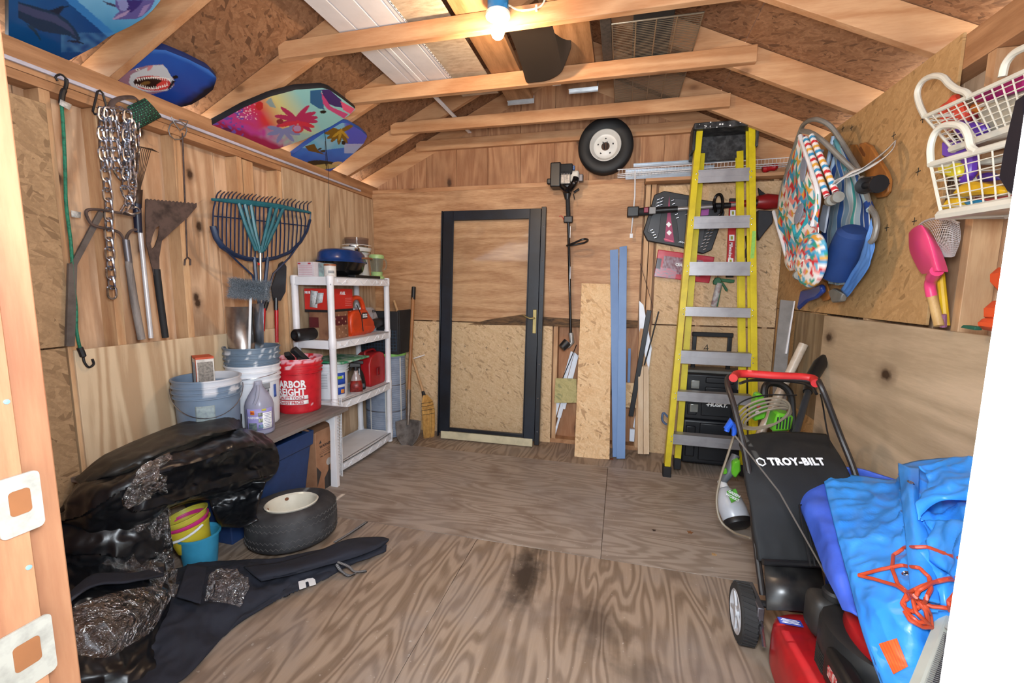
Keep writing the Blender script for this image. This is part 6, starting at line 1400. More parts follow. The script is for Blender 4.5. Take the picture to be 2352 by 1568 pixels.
for x in (.53, .955): MB().lathe([(0, 0), (.06, 0), (.065, .01), (.065, .035), (0, .035)], 18, Matrix.Translation((x, 3.74, .065)) @ Matrix.Rotation(PI / 2, 4, 'Y')).build('wheel', m_blackm, tc)
# socket-set case
YC = 3.79
csb = thing('socket_set', 'open black tool case of chrome sockets with magenta labels hanging on the back wall', 'tool set', K(1570, 583, YC))
mcs = plain('case_charcoal', '1f2024', .5, var=.1)
slab('case', '', '', [K(x, y, 3.762) for x, y in ((1477, 533), (1503, 447), (1526, 438), (1582, 448), (1612, 458), (1638, 462), (1658, 470), (1665, 488), (1652, 525), (1635, 574), (1615, 583), (1560, 567), (1487, 553))], .05, mcs, parent=csb, part_='case', bevel=.006)
for P in ([(1486, 532), (1508, 455), (1524, 449), (1512, 545)], [(1548, 455), (1580, 458), (1572, 560), (1560, 556)], [(1586, 462), (1630, 470), (1612, 566), (1580, 560)]):
    slab('tray', '', '', [K(x, y, 3.758) for x, y in P], .006, plain('tray_grey', '33353b', .45), parent=csb, part_='tray', bevel=.002)
slab('label', '', '', [K(x, y, 3.756) for x, y in ((1526, 554), (1532, 500), (1537, 450), (1541, 500), (1549, 557))], .003, plain('label_magenta', '9a2f5a', .5), parent=csb, part_='magenta_label', bevel=0)
slab('label', '', '', [K(x, y, 3.754) for x, y in ((1611, 482), (1629, 480), (1627, 494), (1609, 495))], .003, plain('label_violet', 'a24a9a', .5), parent=csb, part_='violet_label', bevel=0)
for cx, cy in ((1536, 515), (1537, 534)): slab('mark', '', '', [K(cx - 6, cy, 3.7545), K(cx, cy - 6, 3.7545), K(cx + 6, cy, 3.7545), K(cx, cy + 7, 3.7545)], .001, m_wht, parent=csb, part_='label_mark', bevel=0)
slab('mark', '', '', [K(1525, 547, 3.754), K(1546, 553, 3.754), K(1546, 556, 3.754), K(1525, 550, 3.754)], .001, plain('label_pink', 'd85a7a', .5), parent=csb, part_='label_mark', bevel=0)
sk = None
for (x0, y0, x1, y1, nn) in ((1513, 458, 1508, 488, 5), (1545, 460, 1556, 500, 6), (1497, 528, 1506, 545, 4), (1640, 520, 1618, 572, 8), (1632, 520, 1612, 566, 7), (1562, 555, 1574, 558, 4), (1521, 455, 1517, 478, 4), (1577, 492, 1590, 496, 3)):
    for i in range(nn):
        p = K(x0 + (x1 - x0) * i / (nn - 1), y0 + (y1 - y0) * i / (nn - 1), 3.752)
        if sk is None:
            sk = MB(csb); sk.lathe([(0, -.012), (.007, -.012), (.0075, .01), (.005, .012), (.004, .002), (0, .002)], 10, rootmat(csb).inverted() @ Matrix.Translation(rootmat(csb).to_translation()) @ Matrix.Rotation(-PI / 2 * .8, 4, 'Y') if False else Matrix.Rotation(1.2, 4, 'Y')); sk = sk.build('socket', m_steel, csb); o = sk
        else: o = share(sk)
        o.location = p - rootmat(csb).to_translation()
# battery trimmer lying across
bt2 = thing('cordless_trimmer', 'red and black cordless string trimmer hung level across the tool case', 'trimmer', K(1600, 500, 3.70))
YQ = 3.70
def q4(x0, y0, x1, y1, r, nm, m_, n_=12): return MB().tube([K(x0, y0, YQ), K(x1, y1, YQ)], r, n_).build(nm, m_, bt2)
a, b = K(1440, 499, YQ), K(1468, 475, YQ); MB().box(a.x, b.x, YQ - .035, YQ + .04, a.z, b.z).build('battery_foot', m_black, bt2, bevel=.008)
q4(1462, 487, 1500, 484, [.030, .034], 'handle_housing', m_blackm); q4(1495, 484, 1556, 480, .024, 'rear_grip', m_black)
a, b = K(1490, 493, YQ), K(1506, 477, YQ); MB().box(a.x, b.x, YQ - .045, YQ - .02, a.z, b.z).build('grey_switch_plate', plain('switch_grey', '8a8a8c', .5), bt2, bevel=.005); a, b = K(1478, 490, YQ), K(1489, 478, YQ); MB().box(a.x, b.x, YQ - .043, YQ - .02, a.z, b.z).build('red_button', plain('button_wine', '8a1f3f', .4), bt2, bevel=.004)
q4(1554, 480, 1640, 474, .015, 'tube', plain('tube_silver', 'c3c1c4', .3, .7)); q4(1636, 474, 1678, 471, [.026, .020], 'clamp', m_black); q4(1676, 471, 1700, 468, .0145, 'tube', MATS['tube_silver'])
MB().tube(smooth_path([K(1644, 486, YQ - .03), K(1640, 465, YQ - .06), K(1646, 449, YQ - .07), K(1656, 448, YQ - .06), K(1660, 465, YQ - .05), K(1657, 488, YQ - .03), K(1650, 495, YQ - .02)]), .011, 10).build('loop_handle', plain('gloss_black', '0c0d10', .15), bt2)
q4(1697, 468, 1722, 466, [.022, .028], 'red_collar', plain('trimmer_red', '8f1a1e', .35)); q4(1722, 467, 1745, 466, [.022, .03], 'neck', m_black)
MB().tube([K(1738, 464, YQ), K(1760, 463, YQ), K(1786, 463, YQ), K(1793, 464, YQ)], [.045, .058, .05, .02], 18).build('motor_head', MATS['trimmer_red'], bt2)
slab('guard', '', '', [K(x, y, YQ) for x, y in ((1741, 430), (1752, 440), (1764, 448), (1745, 452))], .02, m_blackm, parent=bt2, part_='guard_fin', bevel=.004)
slab('guard', '', '', [K(x, y, YQ - .02) for x, y in ((1741, 482), (1777, 484), (1775, 512), (1760, 530), (1743, 552), (1740, 520))], .06, plain('guard_grey', '2e2f34', .5), parent=bt2, part_='guard', bevel=.006)
# red accessory case
rc = thing('drill_bit_case', 'red translucent drill accessory case hanging below the black tool case', 'tool case', K(1570, 650, 3.79))
def rcp(u, v):
    a, b, c, d = K(1512, 573, 3.775), K(1641, 590, 3.775), K(1629, 650, 3.775), K(1502, 635, 3.775); return (a * (1 - u) + b * u) * (1 - v) + (d * (1 - u) + c * u) * v
def rcc(u, v):
    c = mixc(B('b3283a'), B('c94a5a'), vn(u * 6, v * 6))
    if .12 < u < .82 and .18 < v < .8: c = mixc(B('6a2f3c'), B('93808c'), .5 + vn(u * 34, v * 9) * 1.3)
    if v > .62 and u < .4: c = mixc(B('c46a7a'), B('7f7f8c'), .5 + vn(u * 20, v * 20))
    if u < .1 and .3 < v < .7: c = B('2a1c24')
    return c
MB().grid(60, 34, rcp, rcc).build('clear_lid', painted('case_print', .25), rc, solid=.003)
slab('shell', '', '', [rcp(0, 0) + Vector((0, .002, 0)), rcp(1, 0) + Vector((0, .002, 0)), rcp(1, 1) + Vector((0, .002, 0)), rcp(0, 1) + Vector((0, .002, 0))], .03, plain('case_red', 'a81f2c', .4), parent=rc, part_='shell', bevel=.004)
text('CRAFTSMAN', .030, frame_m(rcp(.52, .46) + Vector((0, -.004, 0)), rcp(1, .5) - rcp(0, .5), (0, 0, 1)), m_wht, rc, fat=.0015, sx=.85)
# level, saw, caulking gun
lv = thing('spirit_level', 'red spirit level with three vials hanging upright between the ladder rails', 'level', K(1676, 635, 3.78))
a, b = K(1685, 456, 3.79), K(1676, 634, 3.79); rz_ = plain('level_red', 'b81c22', .4)
slab('body', '', '', [K(1676, 456, 3.775), K(1694, 456, 3.775), K(1685, 636, 3.775), K(1668, 636, 3.775)], .022, rz_, parent=lv, part_='body', bevel=.002)
for y0, y1 in ((455, 463), (629, 637)): slab('cap', '', '', [K(1676 - (y0 - 456) * .044, y0, 3.772), K(1694 - (y0 - 456) * .05, y0, 3.772), K(1694 - (y1 - 456) * .05, y1, 3.772), K(1676 - (y1 - 456) * .044, y1, 3.772)], .028, m_black, parent=lv, part_='end_cap', bevel=.002)
for yc in (489, 546, 600):
    xc = 1685 - (yc - 456) * .047; slab('v', '', '', [K(xc - 6, yc - 7, 3.7735), K(xc + 6, yc - 7, 3.7735), K(xc + 6, yc + 7, 3.7735), K(xc - 6, yc + 7, 3.7735)], .002, m_wht, parent=lv, part_='vial_window', bevel=0); slab('v', '', '', [K(xc - 2.5, yc - 4, 3.7725), K(xc + 2.5, yc - 4, 3.7725), K(xc + 2.5, yc + 4, 3.7725), K(xc - 2.5, yc + 4, 3.7725)], .002, plain('vial_green', 'b0b04a', .2), parent=lv, part_='vial', bevel=0)
text('Milwaukee', .034, frame_m(K(1678, 574, 3.7725), (0, 0, -1), (1, 0, 0)), m_wht, lv, fat=.0008, shear=.25, sx=.85)
hs = thing('hand_saw', 'saw with black handle and dark brown blade hanging behind the right ladder rail', 'saw', K(1715, 600, 3.79))
slab('h', '', '', [K(x, y, 3.77) for x, y in ((1712, 541), (1727, 540), (1727, 604), (1714, 604), (1716, 575))], .02, plain('gloss_black', '0c0d10', .15), parent=hs, part_='handle', bevel=.004)
slab('b', '', '', [K(x, y, 3.78) for x, y in ((1714, 568), (1714, 590), (1702, 603), (1693, 600), (1696, 590), (1705, 584))], .004, m_rust, parent=hs, part_='blade', bevel=0)
cg = thing('caulking_gun', 'green caulking gun with a white cartridge hanging under the level', 'caulking gun', K(1640, 705, 3.78))
mcg = plain('gun_green', '1d5c38', .45)
MB().tube([K(1652, 650, 3.765), K(1639, 704, 3.765)], .024, 14).build('cartridge', plain('cartridge_white', 'b9b5b2', .6, c2='8a6a6a', scale=30), cg)
slab('c', '', '', [K(x, y, 3.75) for x, y in ((1656, 646), (1660, 648), (1649, 704), (1645, 704))], .03, mcg, parent=cg, part_='cradle', bevel=.002)
slab('c', '', '', [K(x, y, 3.75) for x, y in ((1638, 646), (1644, 637), (1654, 637), (1658, 644), (1654, 655), (1639, 653))], .03, mcg, parent=cg, part_='body', bevel=.004)
slab('c', '', '', [K(x, y, 3.755) for x, y in ((1652, 639), (1688, 642), (1687, 649), (1678, 650), (1654, 645))], .02, mcg, parent=cg, part_='handle', bevel=.003)
slab('c', '', '', [K(x, y, 3.755) for x, y in ((1655, 646), (1661, 648), (1672, 664), (1671, 670), (1666, 667))], .012, mcg, parent=cg, part_='trigger', bevel=.003)
MB().tube([K(1648, 640, 3.76), K(1649, 632, 3.76)], .003, 5).tube([K(1639, 704, 3.765), K(1636, 712, 3.765)], [.006, .003], 6).build('rod', m_dsteel, cg)
tag(slab('paper_tag', '', '', [K(1696, 522, 3.80), K(1703, 523, 3.80), K(1703, 536, 3.80), K(1695, 536, 3.80)], .001, m_wht), 'small white tag hanging on a string right of the level', 'tag')
# leaf litter
for i, (px, py, sz, lab) in enumerate(((1402, 1053, .035, 'brown dry leaf at the foot of the strand board plank'), (1502, 1217, .012, 'tiny dark leaf scrap on the floor in front of the ladder'), (1585, 1222, .018, 'small rusty leaf scrap on the floor left of the mower'), (1640, 1273, .014, 'pale leaf scrap on the floor left of the mower wheel'))):
    c = at(px, py, 2, .004); P = [(c.x + sz * (1 if k % 2 else .45) * math.cos(k * PI / 5 + i), c.y + sz * (1 if k % 2 else .45) * math.sin(k * PI / 5 + i)) for k in range(10)]
    tag(MB().prism(P, .002, .004 + .001 * i).build('dry_leaf', plain('leaf_%d' % i, ('7a4526', '3a2a20', '8a5a34', 'b89060')[i], .8)), lab, 'leaf')
# ------------------------------------------------------------------ right side
from mathutils.bvhtree import BVHTree
def Rw(px, py, x=1.17): return at(px, py, 0, x)
# things in the back right corner
t_ = thing('grey_board', 'tall grey board with a white edge leaning in the back right corner', 'board', at(1800, 900, 1, 3.2))
slab('b', '', '', [at(1776, 860, 1, 3.30), at(1806, 862, 1, 3.30), at(1824, 691, 1, 3.42), at(1793, 688, 1, 3.42)], .012, plain('board_grey', '86827f', .55), parent=t_, part_='board')
slab('b', '', '', [at(1804, 812, 1, 3.32), at(1808, 812, 1, 3.32), at(1827, 691, 1, 3.415), at(1824, 691, 1, 3.415)], .014, m_white, parent=t_, part_='white_edge')
slab('b', '', '', [at(1776, 860, 1, 3.30), at(1806, 862, 1, 3.30), Vector((1.10, 2.98, .0)), Vector((1.0, 2.98, .0))], .012, MATS['board_grey'], parent=t_, part_='board')
tag(MB().tube([at(1846, 790, 1, 3.16), at(1768, 950, 1, 3.10), at(1740, 1010, 1, 3.06)], .027, 16).build('poly_roll', plain('wrapped_roll', 'cdbfae', .3, var=.12, c2='a89884', scale=12)), 'long pale plastic-wrapped roll leaning beside the mower handle', 'roll')
# --- pressure washer and hose
pw = thing('pressure_washer', 'black and lime green pressure washer with coiled hose behind the mower bag', 'pressure washer', (1.02, 2.85, 0))
mlime = plain('lime_green', '63b82b', .4, var=.08); mchr = plain('washer_charcoal', '26282b', .5)
MB().box(.88, 1.13, 2.72, 3.0, .12, .52).build('body', mchr, pw, bevel=.03, seg=3)
for p in ([(1738, 905), (1752, 905), (1765, 935), (1758, 962), (1732, 968), (1728, 945)],): slab('g', '', '', [at(x, y, 1, 2.70) for x, y in p], .07, mlime, parent=pw, part_='control_panel', bevel=.008)
slab('g', '', '', [at(x, y, 1, 2.62) for x, y in ((1786, 948), (1825, 955), (1818, 990), (1772, 992))], .12, mlime, parent=pw, part_='front_panel', bevel=.012)
for k in range(5): slab('g', '', '', [at(1786 + k * 7, 958, 1, 2.615), at(1789 + k * 7, 958, 1, 2.615), at(1786 + k * 7, 985, 1, 2.615), at(1783 + k * 7, 985, 1, 2.615)], .004, mchr, parent=pw, part_='vent_slot', bevel=0)
MB().lathe([(0, 0), (.012, 0), (0, .006)], 10, Matrix.Translation(at(1743, 935, 1, 2.69)) @ Matrix.Rotation(PI / 2, 4, 'X')).build('red_knob', plain('knob_red', 'c8402c', .4), pw)
MB().lathe([(0, 0), (.012, 0), (0, .006)], 10, Matrix.Translation(at(1740, 947, 1, 2.69)) @ Matrix.Rotation(PI / 2, 4, 'X')).build('white_knob', m_wht, pw)
MB().tube(smooth_path([at(1757, 930, 1, 2.75), at(1756, 893, 1, 2.78), at(1768, 880, 1, 2.80), at(1795, 884, 1, 2.80), at(1815, 905, 1, 2.78), at(1820, 955, 1, 2.75), at(1822, 1010, 1, 2.7)]), .020, 10).build('carry_handle', m_black, pw)
mh = plain('hose_beige', '8f8371', .5, var=.08)
for i in range(4):
    cx, cy, rx, ry = 1752 + i * 4, 950 + i * 3, 62 - i * 3, 33 - i * 5; c = [at(cx + rx * math.cos(t) , cy + ry * math.sin(t) - 14 * math.cos(t) , 1, 2.58 + .012 * i + .03 * math.sin(t)) for t in [2 * PI * k / 36 for k in range(36)]]
    MB().tube(c, .0065, 6, closed=True).build('hose_coil', mh, pw)
MB().tube(smooth_path([at(1690, 950, 1, 2.56), at(1700, 925, 1, 2.58), at(1750, 908, 1, 2.62), at(1830, 907, 1, 2.66)]), .004, 6).build('power_lead', m_black, pw)
MB().tube(smooth_path([at(1686, 1000, 1, 2.5), at(1670, 1050, 1, 2.5), at(1654, 1100, 1, 2.5), at(1646, 1150, 1, 2.48), at(1655, 1195, 1, 2.44), at(1685, 1222, 1, 2.38), at(1722, 1235, 1, 2.25)]), .0065, 6).build('hose_tail', mh, pw)
nz = thing('blue_nozzle', 'bright blue plastic spray nozzle hooked on the left mower handle tube', 'nozzle', at(1682, 998, 1, 2.22))
mbn = plain('nozzle_blue', '2a5fd0', .35)
MB().tube([at(1668, 985, 1, 2.2), at(1680, 968, 1, 2.2), at(1688, 980, 1, 2.2)], [.014, .020, .014], 10).tube([at(1686, 972, 1, 2.2), at(1687, 990, 1, 2.2), at(1685, 1000, 1, 2.2)], [.014, .012, .009], 10).build('body', mbn, nz); MB().tube([at(1669, 990, 1, 2.2), at(1674, 975, 1, 2.2)], .012, 8).build('trigger', mbn, nz)
# long wand
wd = thing('washer_wand', 'long black washer wand with thick grip leaning toward the right wall', 'wand', at(1830, 990, 1, 2.6))
MB().tube([at(1826, 1000, 1, 2.45), at(1862, 880, 1, 2.75)], .017, 12).build('tube', plain('wand_dark', '2a2f36', .4), wd)
MB().tube([at(1855, 900, 1, 2.70), at(1868, 862, 1, 2.8), at(1884, 835, 1, 2.88), at(1893, 820, 1, 2.92)], [.024, .034, .036, .020], 12).build('grip', m_black, wd)
slab('g', '', '', [at(1884, 850, 1, 2.83), at(1893, 845, 1, 2.83), at(1885, 858, 1, 2.83)], .01, mlime, parent=wd, part_='green_trigger')
# sprayer lying on the floor
sy = thing('foam_sprayer', 'translucent grey foam sprayer bottle with green head on the floor beside the mower', 'sprayer', (.70, 2.72, 0))
a, b = Vector((.665, 2.78, .20)), Vector((.72, 2.62, .055))
MB().lathe([(0, 0), (.035, .005), (.055, .03), (.075, .07), (.082, .13), (.078, .19), (.06, .215), (0, .22)], 24, Matrix.Translation(a) @ (b - a).to_track_quat('Z', 'Y').to_matrix().to_4x4(), sx=1., sy=.85).build('tank', plain('tank_milky', 'b9bfc8', .3, var=.06), sy)
MB().lathe([(.080, .19), (.084, .20), (.080, .22), (.05, .235), (0, .238)], 24, Matrix.Translation(a) @ (b - a).to_track_quat('Z', 'Y').to_matrix().to_4x4(), sx=1., sy=.85).build('base', m_black, sy)
d_ = (b - a).normalized()
slab('l', '', '', [at(x, y, 1, 2.615) for x, y in ((1669, 1128), (1690, 1122), (1700, 1145), (1680, 1155))], .004, plain('sprayer_label', '58a832', .5, c2='28302a', scale=50), parent=sy, part_='label')
text('GREEN\nWORKS', .022, frame_m(at(1684, 1138, 1, 2.61), (1, 0, -.45), (.3, 0, 1)), m_wht, sy, fat=.0006)
MB().tube([a, a - d_ * .05], [.030, .024], 14).build('neck', plain('neck_milky', 'd0d4d8', .4), sy)
MB().tube([a - d_ * .04, at(1676, 1082, 1, 2.80), at(1690, 1045, 1, 2.84)], [.022, .032, .024], 12).build('head', plain('sprayer_grey', '5f646a', .45), sy)
slab('g', '', '', [at(x, y, 1, 2.76) for x, y in ((1684, 1062), (1700, 1056), (1702, 1082), (1690, 1100), (1680, 1088))], .05, mlime, parent=sy, part_='green_shell', bevel=.008)
slab('g', '', '', [at(x, y, 1, 2.76) for x, y in ((1661, 1078), (1670, 1076), (1671, 1088), (1662, 1090))], .03, mlime, parent=sy, part_='green_nozzle', bevel=.004)
# --- lawn mower
mw_ = thing('lawn_mower', 'red push lawn mower with black grass bag and red grip facing the doorway', 'lawn mower', (.80, 1.6, 0))
mre = plain('mower_red', 'a8141c', .35, var=.2, c2='7d1a1c', scale=6); mbk = plain('mower_black', '18191b', .5, c2='2a2927')
Lt, Rt = at(1668, 872, 2, .99), at(1886, 888, 2, .99); Lm, Rm = at(1722, 1090, 2, .62), at(1968, 1100, 2, .62); Lb_, Rb_ = Vector((.60, 1.80, .20)), Vector((1.03, 1.80, .20))
MB().tube(smooth_path([Lb_, (Lb_ + Lm) / 2 + Vector((-.005, 0, 0)), Lm, at(1688, 940, 2, .88), Lt + Vector((.005, 0, -.01)), at(1690, 862, 2, 1.0), at(1780, 868, 2, 1.0), at(1868, 874, 2, 1.0), Rt, at(1930, 1000, 2, .78), Rm, (Rb_ + Rm) / 2, Rb_], 6), .0125, 10).build('handle_frame', plain('frame_brown_black', '2a2422', .45), mw_)
MB().tube(smooth_path([at(1684, 868, 2, 1.003), at(1700, 858, 2, 1.01), at(1780, 863, 2, 1.01), at(1860, 868, 2, 1.01), at(1874, 880, 2, 1.0)]), .0195, 12).build('grip_foam', plain('grip_red', 'c92a2a', .5), mw_)
MB().tube(smooth_path([at(1700, 880, 2, .97), at(1730, 873, 2, .965), at(1820, 876, 2, .965), at(1862, 886, 2, .96), at(1876, 905, 2, .93)]), .007, 8).build('control_bail', m_black, mw_)
rows = [[at(1700, 1000, 2, .70), at(1770, 992, 2, .70), at(1840, 992, 2, .70), at(1898, 996, 2, .70)], [at(1708, 1060, 2, .66), at(1780, 1060, 2, .67), at(1870, 1060, 2, .67), at(1945, 1075, 2, .66)],
        [at(1722, 1150, 2, .54), at(1800, 1150, 2, .56), at(1890, 1150, 2, .56), at(1975, 1160, 2, .54)], [at(1735, 1230, 2, .43), at(1810, 1230, 2, .44), at(1890, 1230, 2, .44), at(1975, 1240, 2, .43)], [at(1745, 1288, 2, .35), at(1810, 1290, 2, .36), at(1880, 1292, 2, .36), at(1960, 1300, 2, .35)]]
drape('grass_bag', rows, plain('bag_fabric', '16181b', .8, c2='202326', scale=5, bump=.2, fs=300), mw_, 40, 40, .006, 5, .05, 41, zmin=.1)
Mt_ = frame_m(at(1828, 1062, 2, .672), rows[1][2] - rows[1][1], rows[1][1] - rows[2][1])
text('TROY-BILT', .047, Mt_ @ Matrix.Translation((.0, 0, .006)), m_wht, mw_, 'lettering', fat=.0024, sx=.98, space=1.12)
hx = []; c = Mt_ @ Vector((-.157, 0, .006)); Xv, Yv = Mt_.to_3x3() @ Vector((1, 0, 0)), Mt_.to_3x3() @ Vector((0, 1, 0))
MB().tube([c + Xv * .017 * math.cos(k * PI / 3 + .5) * 1.1 + Yv * .018 * math.sin(k * PI / 3 + .5) for k in range(6)], .0035, 5, closed=True).build('hexagon_logo', m_wht, mw_)
MB().tube([at(1752, 1290, 2, .36), at(1885, 1297, 2, .36)], .012, 8).build('bag_frame', m_black, mw_)
q_ = [at(1757, 1295, 2, .345), at(1885, 1298, 2, .345), at(1905, 1405, 2, .24), at(1762, 1400, 2, .24)]
MB().add(q_, [(0, 1, 2, 3)]).build('discharge_flap', plain('flap_gloss', '1a1a1c', .3, c2='3a3836', scale=10), mw_, solid=.008)
MB().tube([at(1742, 1385, 2, .19), at(1900, 1408, 2, .20)], .013, 8).build('rear_axle', mbk, mw_)
def mwheel(x, y, r, s):
    M = Matrix.Translation((x, y, r)) @ Matrix.Rotation(PI / 2, 4, 'Y') 
    w_ = MB().lathe([(r * .70, -.030), (r * .93, -.030), (r, -.022), (r, .022), (r * .93, .030), (r * .70, .030)], 40, M).build('wheel', plain('wheel_rubber', '2b2a2a', .8, var=.2), mw_, sharp=40)
    m = MB()
    for k in range(34):
        a = 2 * PI * k / 34; m.beam(M @ Vector((r * math.cos(a), r * math.sin(a), -.024)), M @ Vector((r * math.cos(a + .12), r * math.sin(a + .12), .024)), .006, .007, (0, math.cos(a), math.sin(a)))
    m.build('tread_blocks', MATS['wheel_rubber'], w_, kind='stuff')
    MB().lathe([(0, -.032 * s), (.02, -.034 * s), (.022, -.020 * s), (r * .55, -.018 * s), (r * .70, -.032 * s), (r * .74, -.030 * s)], 36, M).build('hub_cap', plain('hub_grey', 'b9babe', .4), w_)
    for k in range(5):
        a = 2 * PI * k / 5; MB().beam(M @ Vector((.02 * math.cos(a), .02 * math.sin(a), -.026 * s)), M @ Vector((r * .66 * math.cos(a), r * .66 * math.sin(a), -.027 * s)), .014, .008, (1, 0, 0)).build('spoke', MATS['hub_grey'], w_)
mwheel(.535, 1.795, .112, 1); mwheel(1.075, 1.80, .112, -1); mwheel(.545, 1.17, .10, 1); mwheel(1.06, 1.17, .10, -1)
# deck
def dk(u, v):
    # u round, v from rim to top
    t = 2 * PI * u; sq = 1 / (abs(math.cos(t)) ** 4 + abs(math.sin(t)) ** 4) ** .25
    s = [1.0, 1.0, .985, .94, .86, .6][min(5, int(round(v * 5)))]; z = [.055, .15, .19, .208, .216, .224][min(5, int(round(v * 5)))]
    return Vector((.80 + .225 * s * sq * math.cos(t), 1.43 + .315 * s * sq * math.sin(t), z + .02 * math.sin(t * 2 + .6) * v))
MB().grid(56, 5, dk, closeu=True).add([dk(k / 56, 1.) for k in range(56)], [tuple(range(56))]).build('deck', mre, mw_, sharp=60)
a = at(1815, 1428, 2, .226); MB().cbox((a.x, a.y, .226), (.075, .028, .004)).build('warning_decal', plain('decal_blue', '2a3f9a', .5), mw_)
for k in range(4): MB().cbox((a.x, a.y - .010 + k * .006, .2283), (.06 - .01 * (k % 2), .0018, .0008)).build('decal_line', m_wht, mw_)
ec = Vector((.79, 1.42, 0)); Me = Matrix.Translation(ec)
MB().lathe([(.145, .20), (.15, .22), (.150, .36), (.142, .385), (.12, .395), (0, .40)], 40, Me, sx=.92, sy=1.1).build('engine_block', mbk, mw_)
for k in range(9): MB().lathe([(.151, .215 + k * .009), (.1535, .218 + k * .009), (.151, .221 + k * .009)], 40, Me, PI * .9, PI * 1.6, sx=.92, sy=1.1).build('cooling_slot', mbk, mw_)
MB().lathe([(.136, .392), (.140, .40), (.136, .43), (.115, .45), (.06, .46), (0, .46)], 40, Matrix.Translation(ec + Vector((.035, -.045, 0))), sx=.92, sy=1.15).build('red_shroud', mre, mw_)
for k in range(14):
    a = 2 * PI * k / 14; MB().beam((ec.x + .03 + .03 * math.cos(a), ec.y - .04 + .03 * math.sin(a), .462), (ec.x + .03 + .055 * math.cos(a), ec.y - .04 + .055 * math.sin(a), .460), .005, .003).build('starter_slot', mbk, mw_)
MB().box(ec.x - .13, ec.x + .02, ec.y + .09, ec.y + .19, .26, .40).build('fuel_tank', plain('tank_black', '1d1c1b', .55, c2='34302c', scale=8), mw_, bevel=.03, seg=4)
MB().lathe([(0, 0), (.034, 0), (.036, .02), (.030, .028), (0, .03)], 20, Matrix.Translation((ec.x - .06, ec.y + .13, .40))).build('fuel_cap', mbk, mw_)
MB().box(ec.x - .155, ec.x - .10, ec.y - .19, ec.y - .04, .25, .36).build('air_filter_cover', plain('filter_black', '141415', .45), mw_, bevel=.018, seg=3)
p = Vector((ec.x - .157, ec.y - .11, .31)); MB().cbox(p, (.003, .05, .03)).build('engine_badge', plain('badge_red', 'b01c22', .4, c2='d8d0c8', scale=90), mw_)
MB().lathe([(0, 0), (.020, 0), (.022, .01), (0, .012)], 12, Matrix.Translation((ec.x - .155, ec.y - .165, .28)) @ Matrix.Rotation(-PI / 2, 4, 'Y')).build('primer_bulb', m_blackm, mw_)
MB().tube([at(1688, 1000, 2, .86), at(1790, 1130, 2, .66), at(1900, 1325, 2, .40)], .0032, 6).build('starter_rope', plain('rope_grey_brown', '5f564e', .8), mw_)
MB().tube(smooth_path([at(1836, 1160, 2, .56), at(1843, 1200, 2, .52), at(1862, 1300, 2, .40)]), .004, 6).tube([at(1836, 1160, 2, .56), at(1846, 1158, 2, .56), at(1872, 1300, 2, .40)], .004, 6).build('bag_hook_wire', m_black, mw_)
MB().tube(smooth_path([Rt + Vector((.0, 0, -.03)), at(1890, 930, 2, .86), at(1900, 990, 2, .74), at(1915, 1050, 2, .66)]), .004, 6).build('cable', m_black, mw_)
MB().box(.555, .58, 1.70, 1.86, .10, .21).build('height_bracket', m_dsteel, mw_, bevel=.004); MB().tube([(.572, 1.72, .17), (.568, 1.64, .10)], .007, 6).build('height_lever', m_steel, mw_)

# --- blue tarps
mtar = plain('tarp_blue', '3c9af6', .32, c2='2c84e4', scale=4, bump=.35, fs=45); mtar2 = plain('tarp_royal', '4468d8', .4, c2='3454bc', scale=5, bump=.3, fs=45)
tr2 = thing('folded_tarp', 'older royal blue tarp bundle under the bright blue tarp beside the mower', 'tarp', (1.0, 1.7, 0))
rows = [[at(1884, 1078, 2, .60), at(1905, 1095, 2, .61), at(1980, 1120, 2, .60)], [at(1830, 1128, 2, .56), at(1885, 1160, 2, .60), at(1980, 1200, 2, .60)], [at(1856, 1210, 2, .52), at(1905, 1240, 2, .58), at(1990, 1270, 2, .58)],
        [at(1890, 1300, 2, .50), at(1925, 1320, 2, .54), at(2000, 1350, 2, .55)], [at(1935, 1400, 2, .50), at(1965, 1410, 2, .52), at(2020, 1430, 2, .52)]]
drape('tarp_sheet', rows, mtar2, tr2, 40, 56, .010, 5, .008, 51)
rows = [[Vector((1.0, 2.25, .60)), Vector((1.08, 2.2, .62)), Vector((1.17, 2.1, .62))], [Vector((1.0, 2.28, .3)), Vector((1.08, 2.25, .3)), Vector((1.17, 2.2, .3))], [Vector((1.02, 2.25, .01)), Vector((1.1, 2.2, .01)), Vector((1.17, 2.2, .01))]]
drape('tarp_back', rows, mtar2, tr2, 20, 30, .02, 6, .008, 52)
tr = thing('blue_tarp', 'bright blue tarp with metal eyelets heaped against the right wall', 'tarp', (1.0, 1.5, 0))
T = lambda x, y, z: at(x, y, 2, z)
rows = [[T(1888, 1084, .615), T(1965, 1092, .64), T(2055, 1100, .69), T(2072, 1066, .80), T(2150, 1052, .85), T(2262, 1052, .90)],
        [T(1900, 1140, .62), T(1975, 1170, .65), T(2068, 1180, .71), T(2095, 1150, .80), T(2160, 1150, .80), T(2262, 1150, .88)],
        [T(1925, 1240, .61), T(2000, 1270, .65), T(2080, 1280, .70), T(2115, 1260, .76), T(2175, 1250, .78), T(2255, 1250, .84)],
        [T(1955, 1350, .58), T(2020, 1370, .63), T(2090, 1380, .67), T(2130, 1370, .70), T(2185, 1370, .72), T(2235, 1370, .76)],
        [T(1985, 1460, .53), T(2045, 1470, .57), T(2095, 1480, .59), T(2140, 1470, .60), T(2190, 1470, .62), T(2220, 1470, .66)],
        [T(2030, 1590, .47), T(2070, 1600, .48), T(2110, 1600, .48), T(2150, 1600, .50), T(2190, 1600, .52), T(2215, 1600, .55)]]
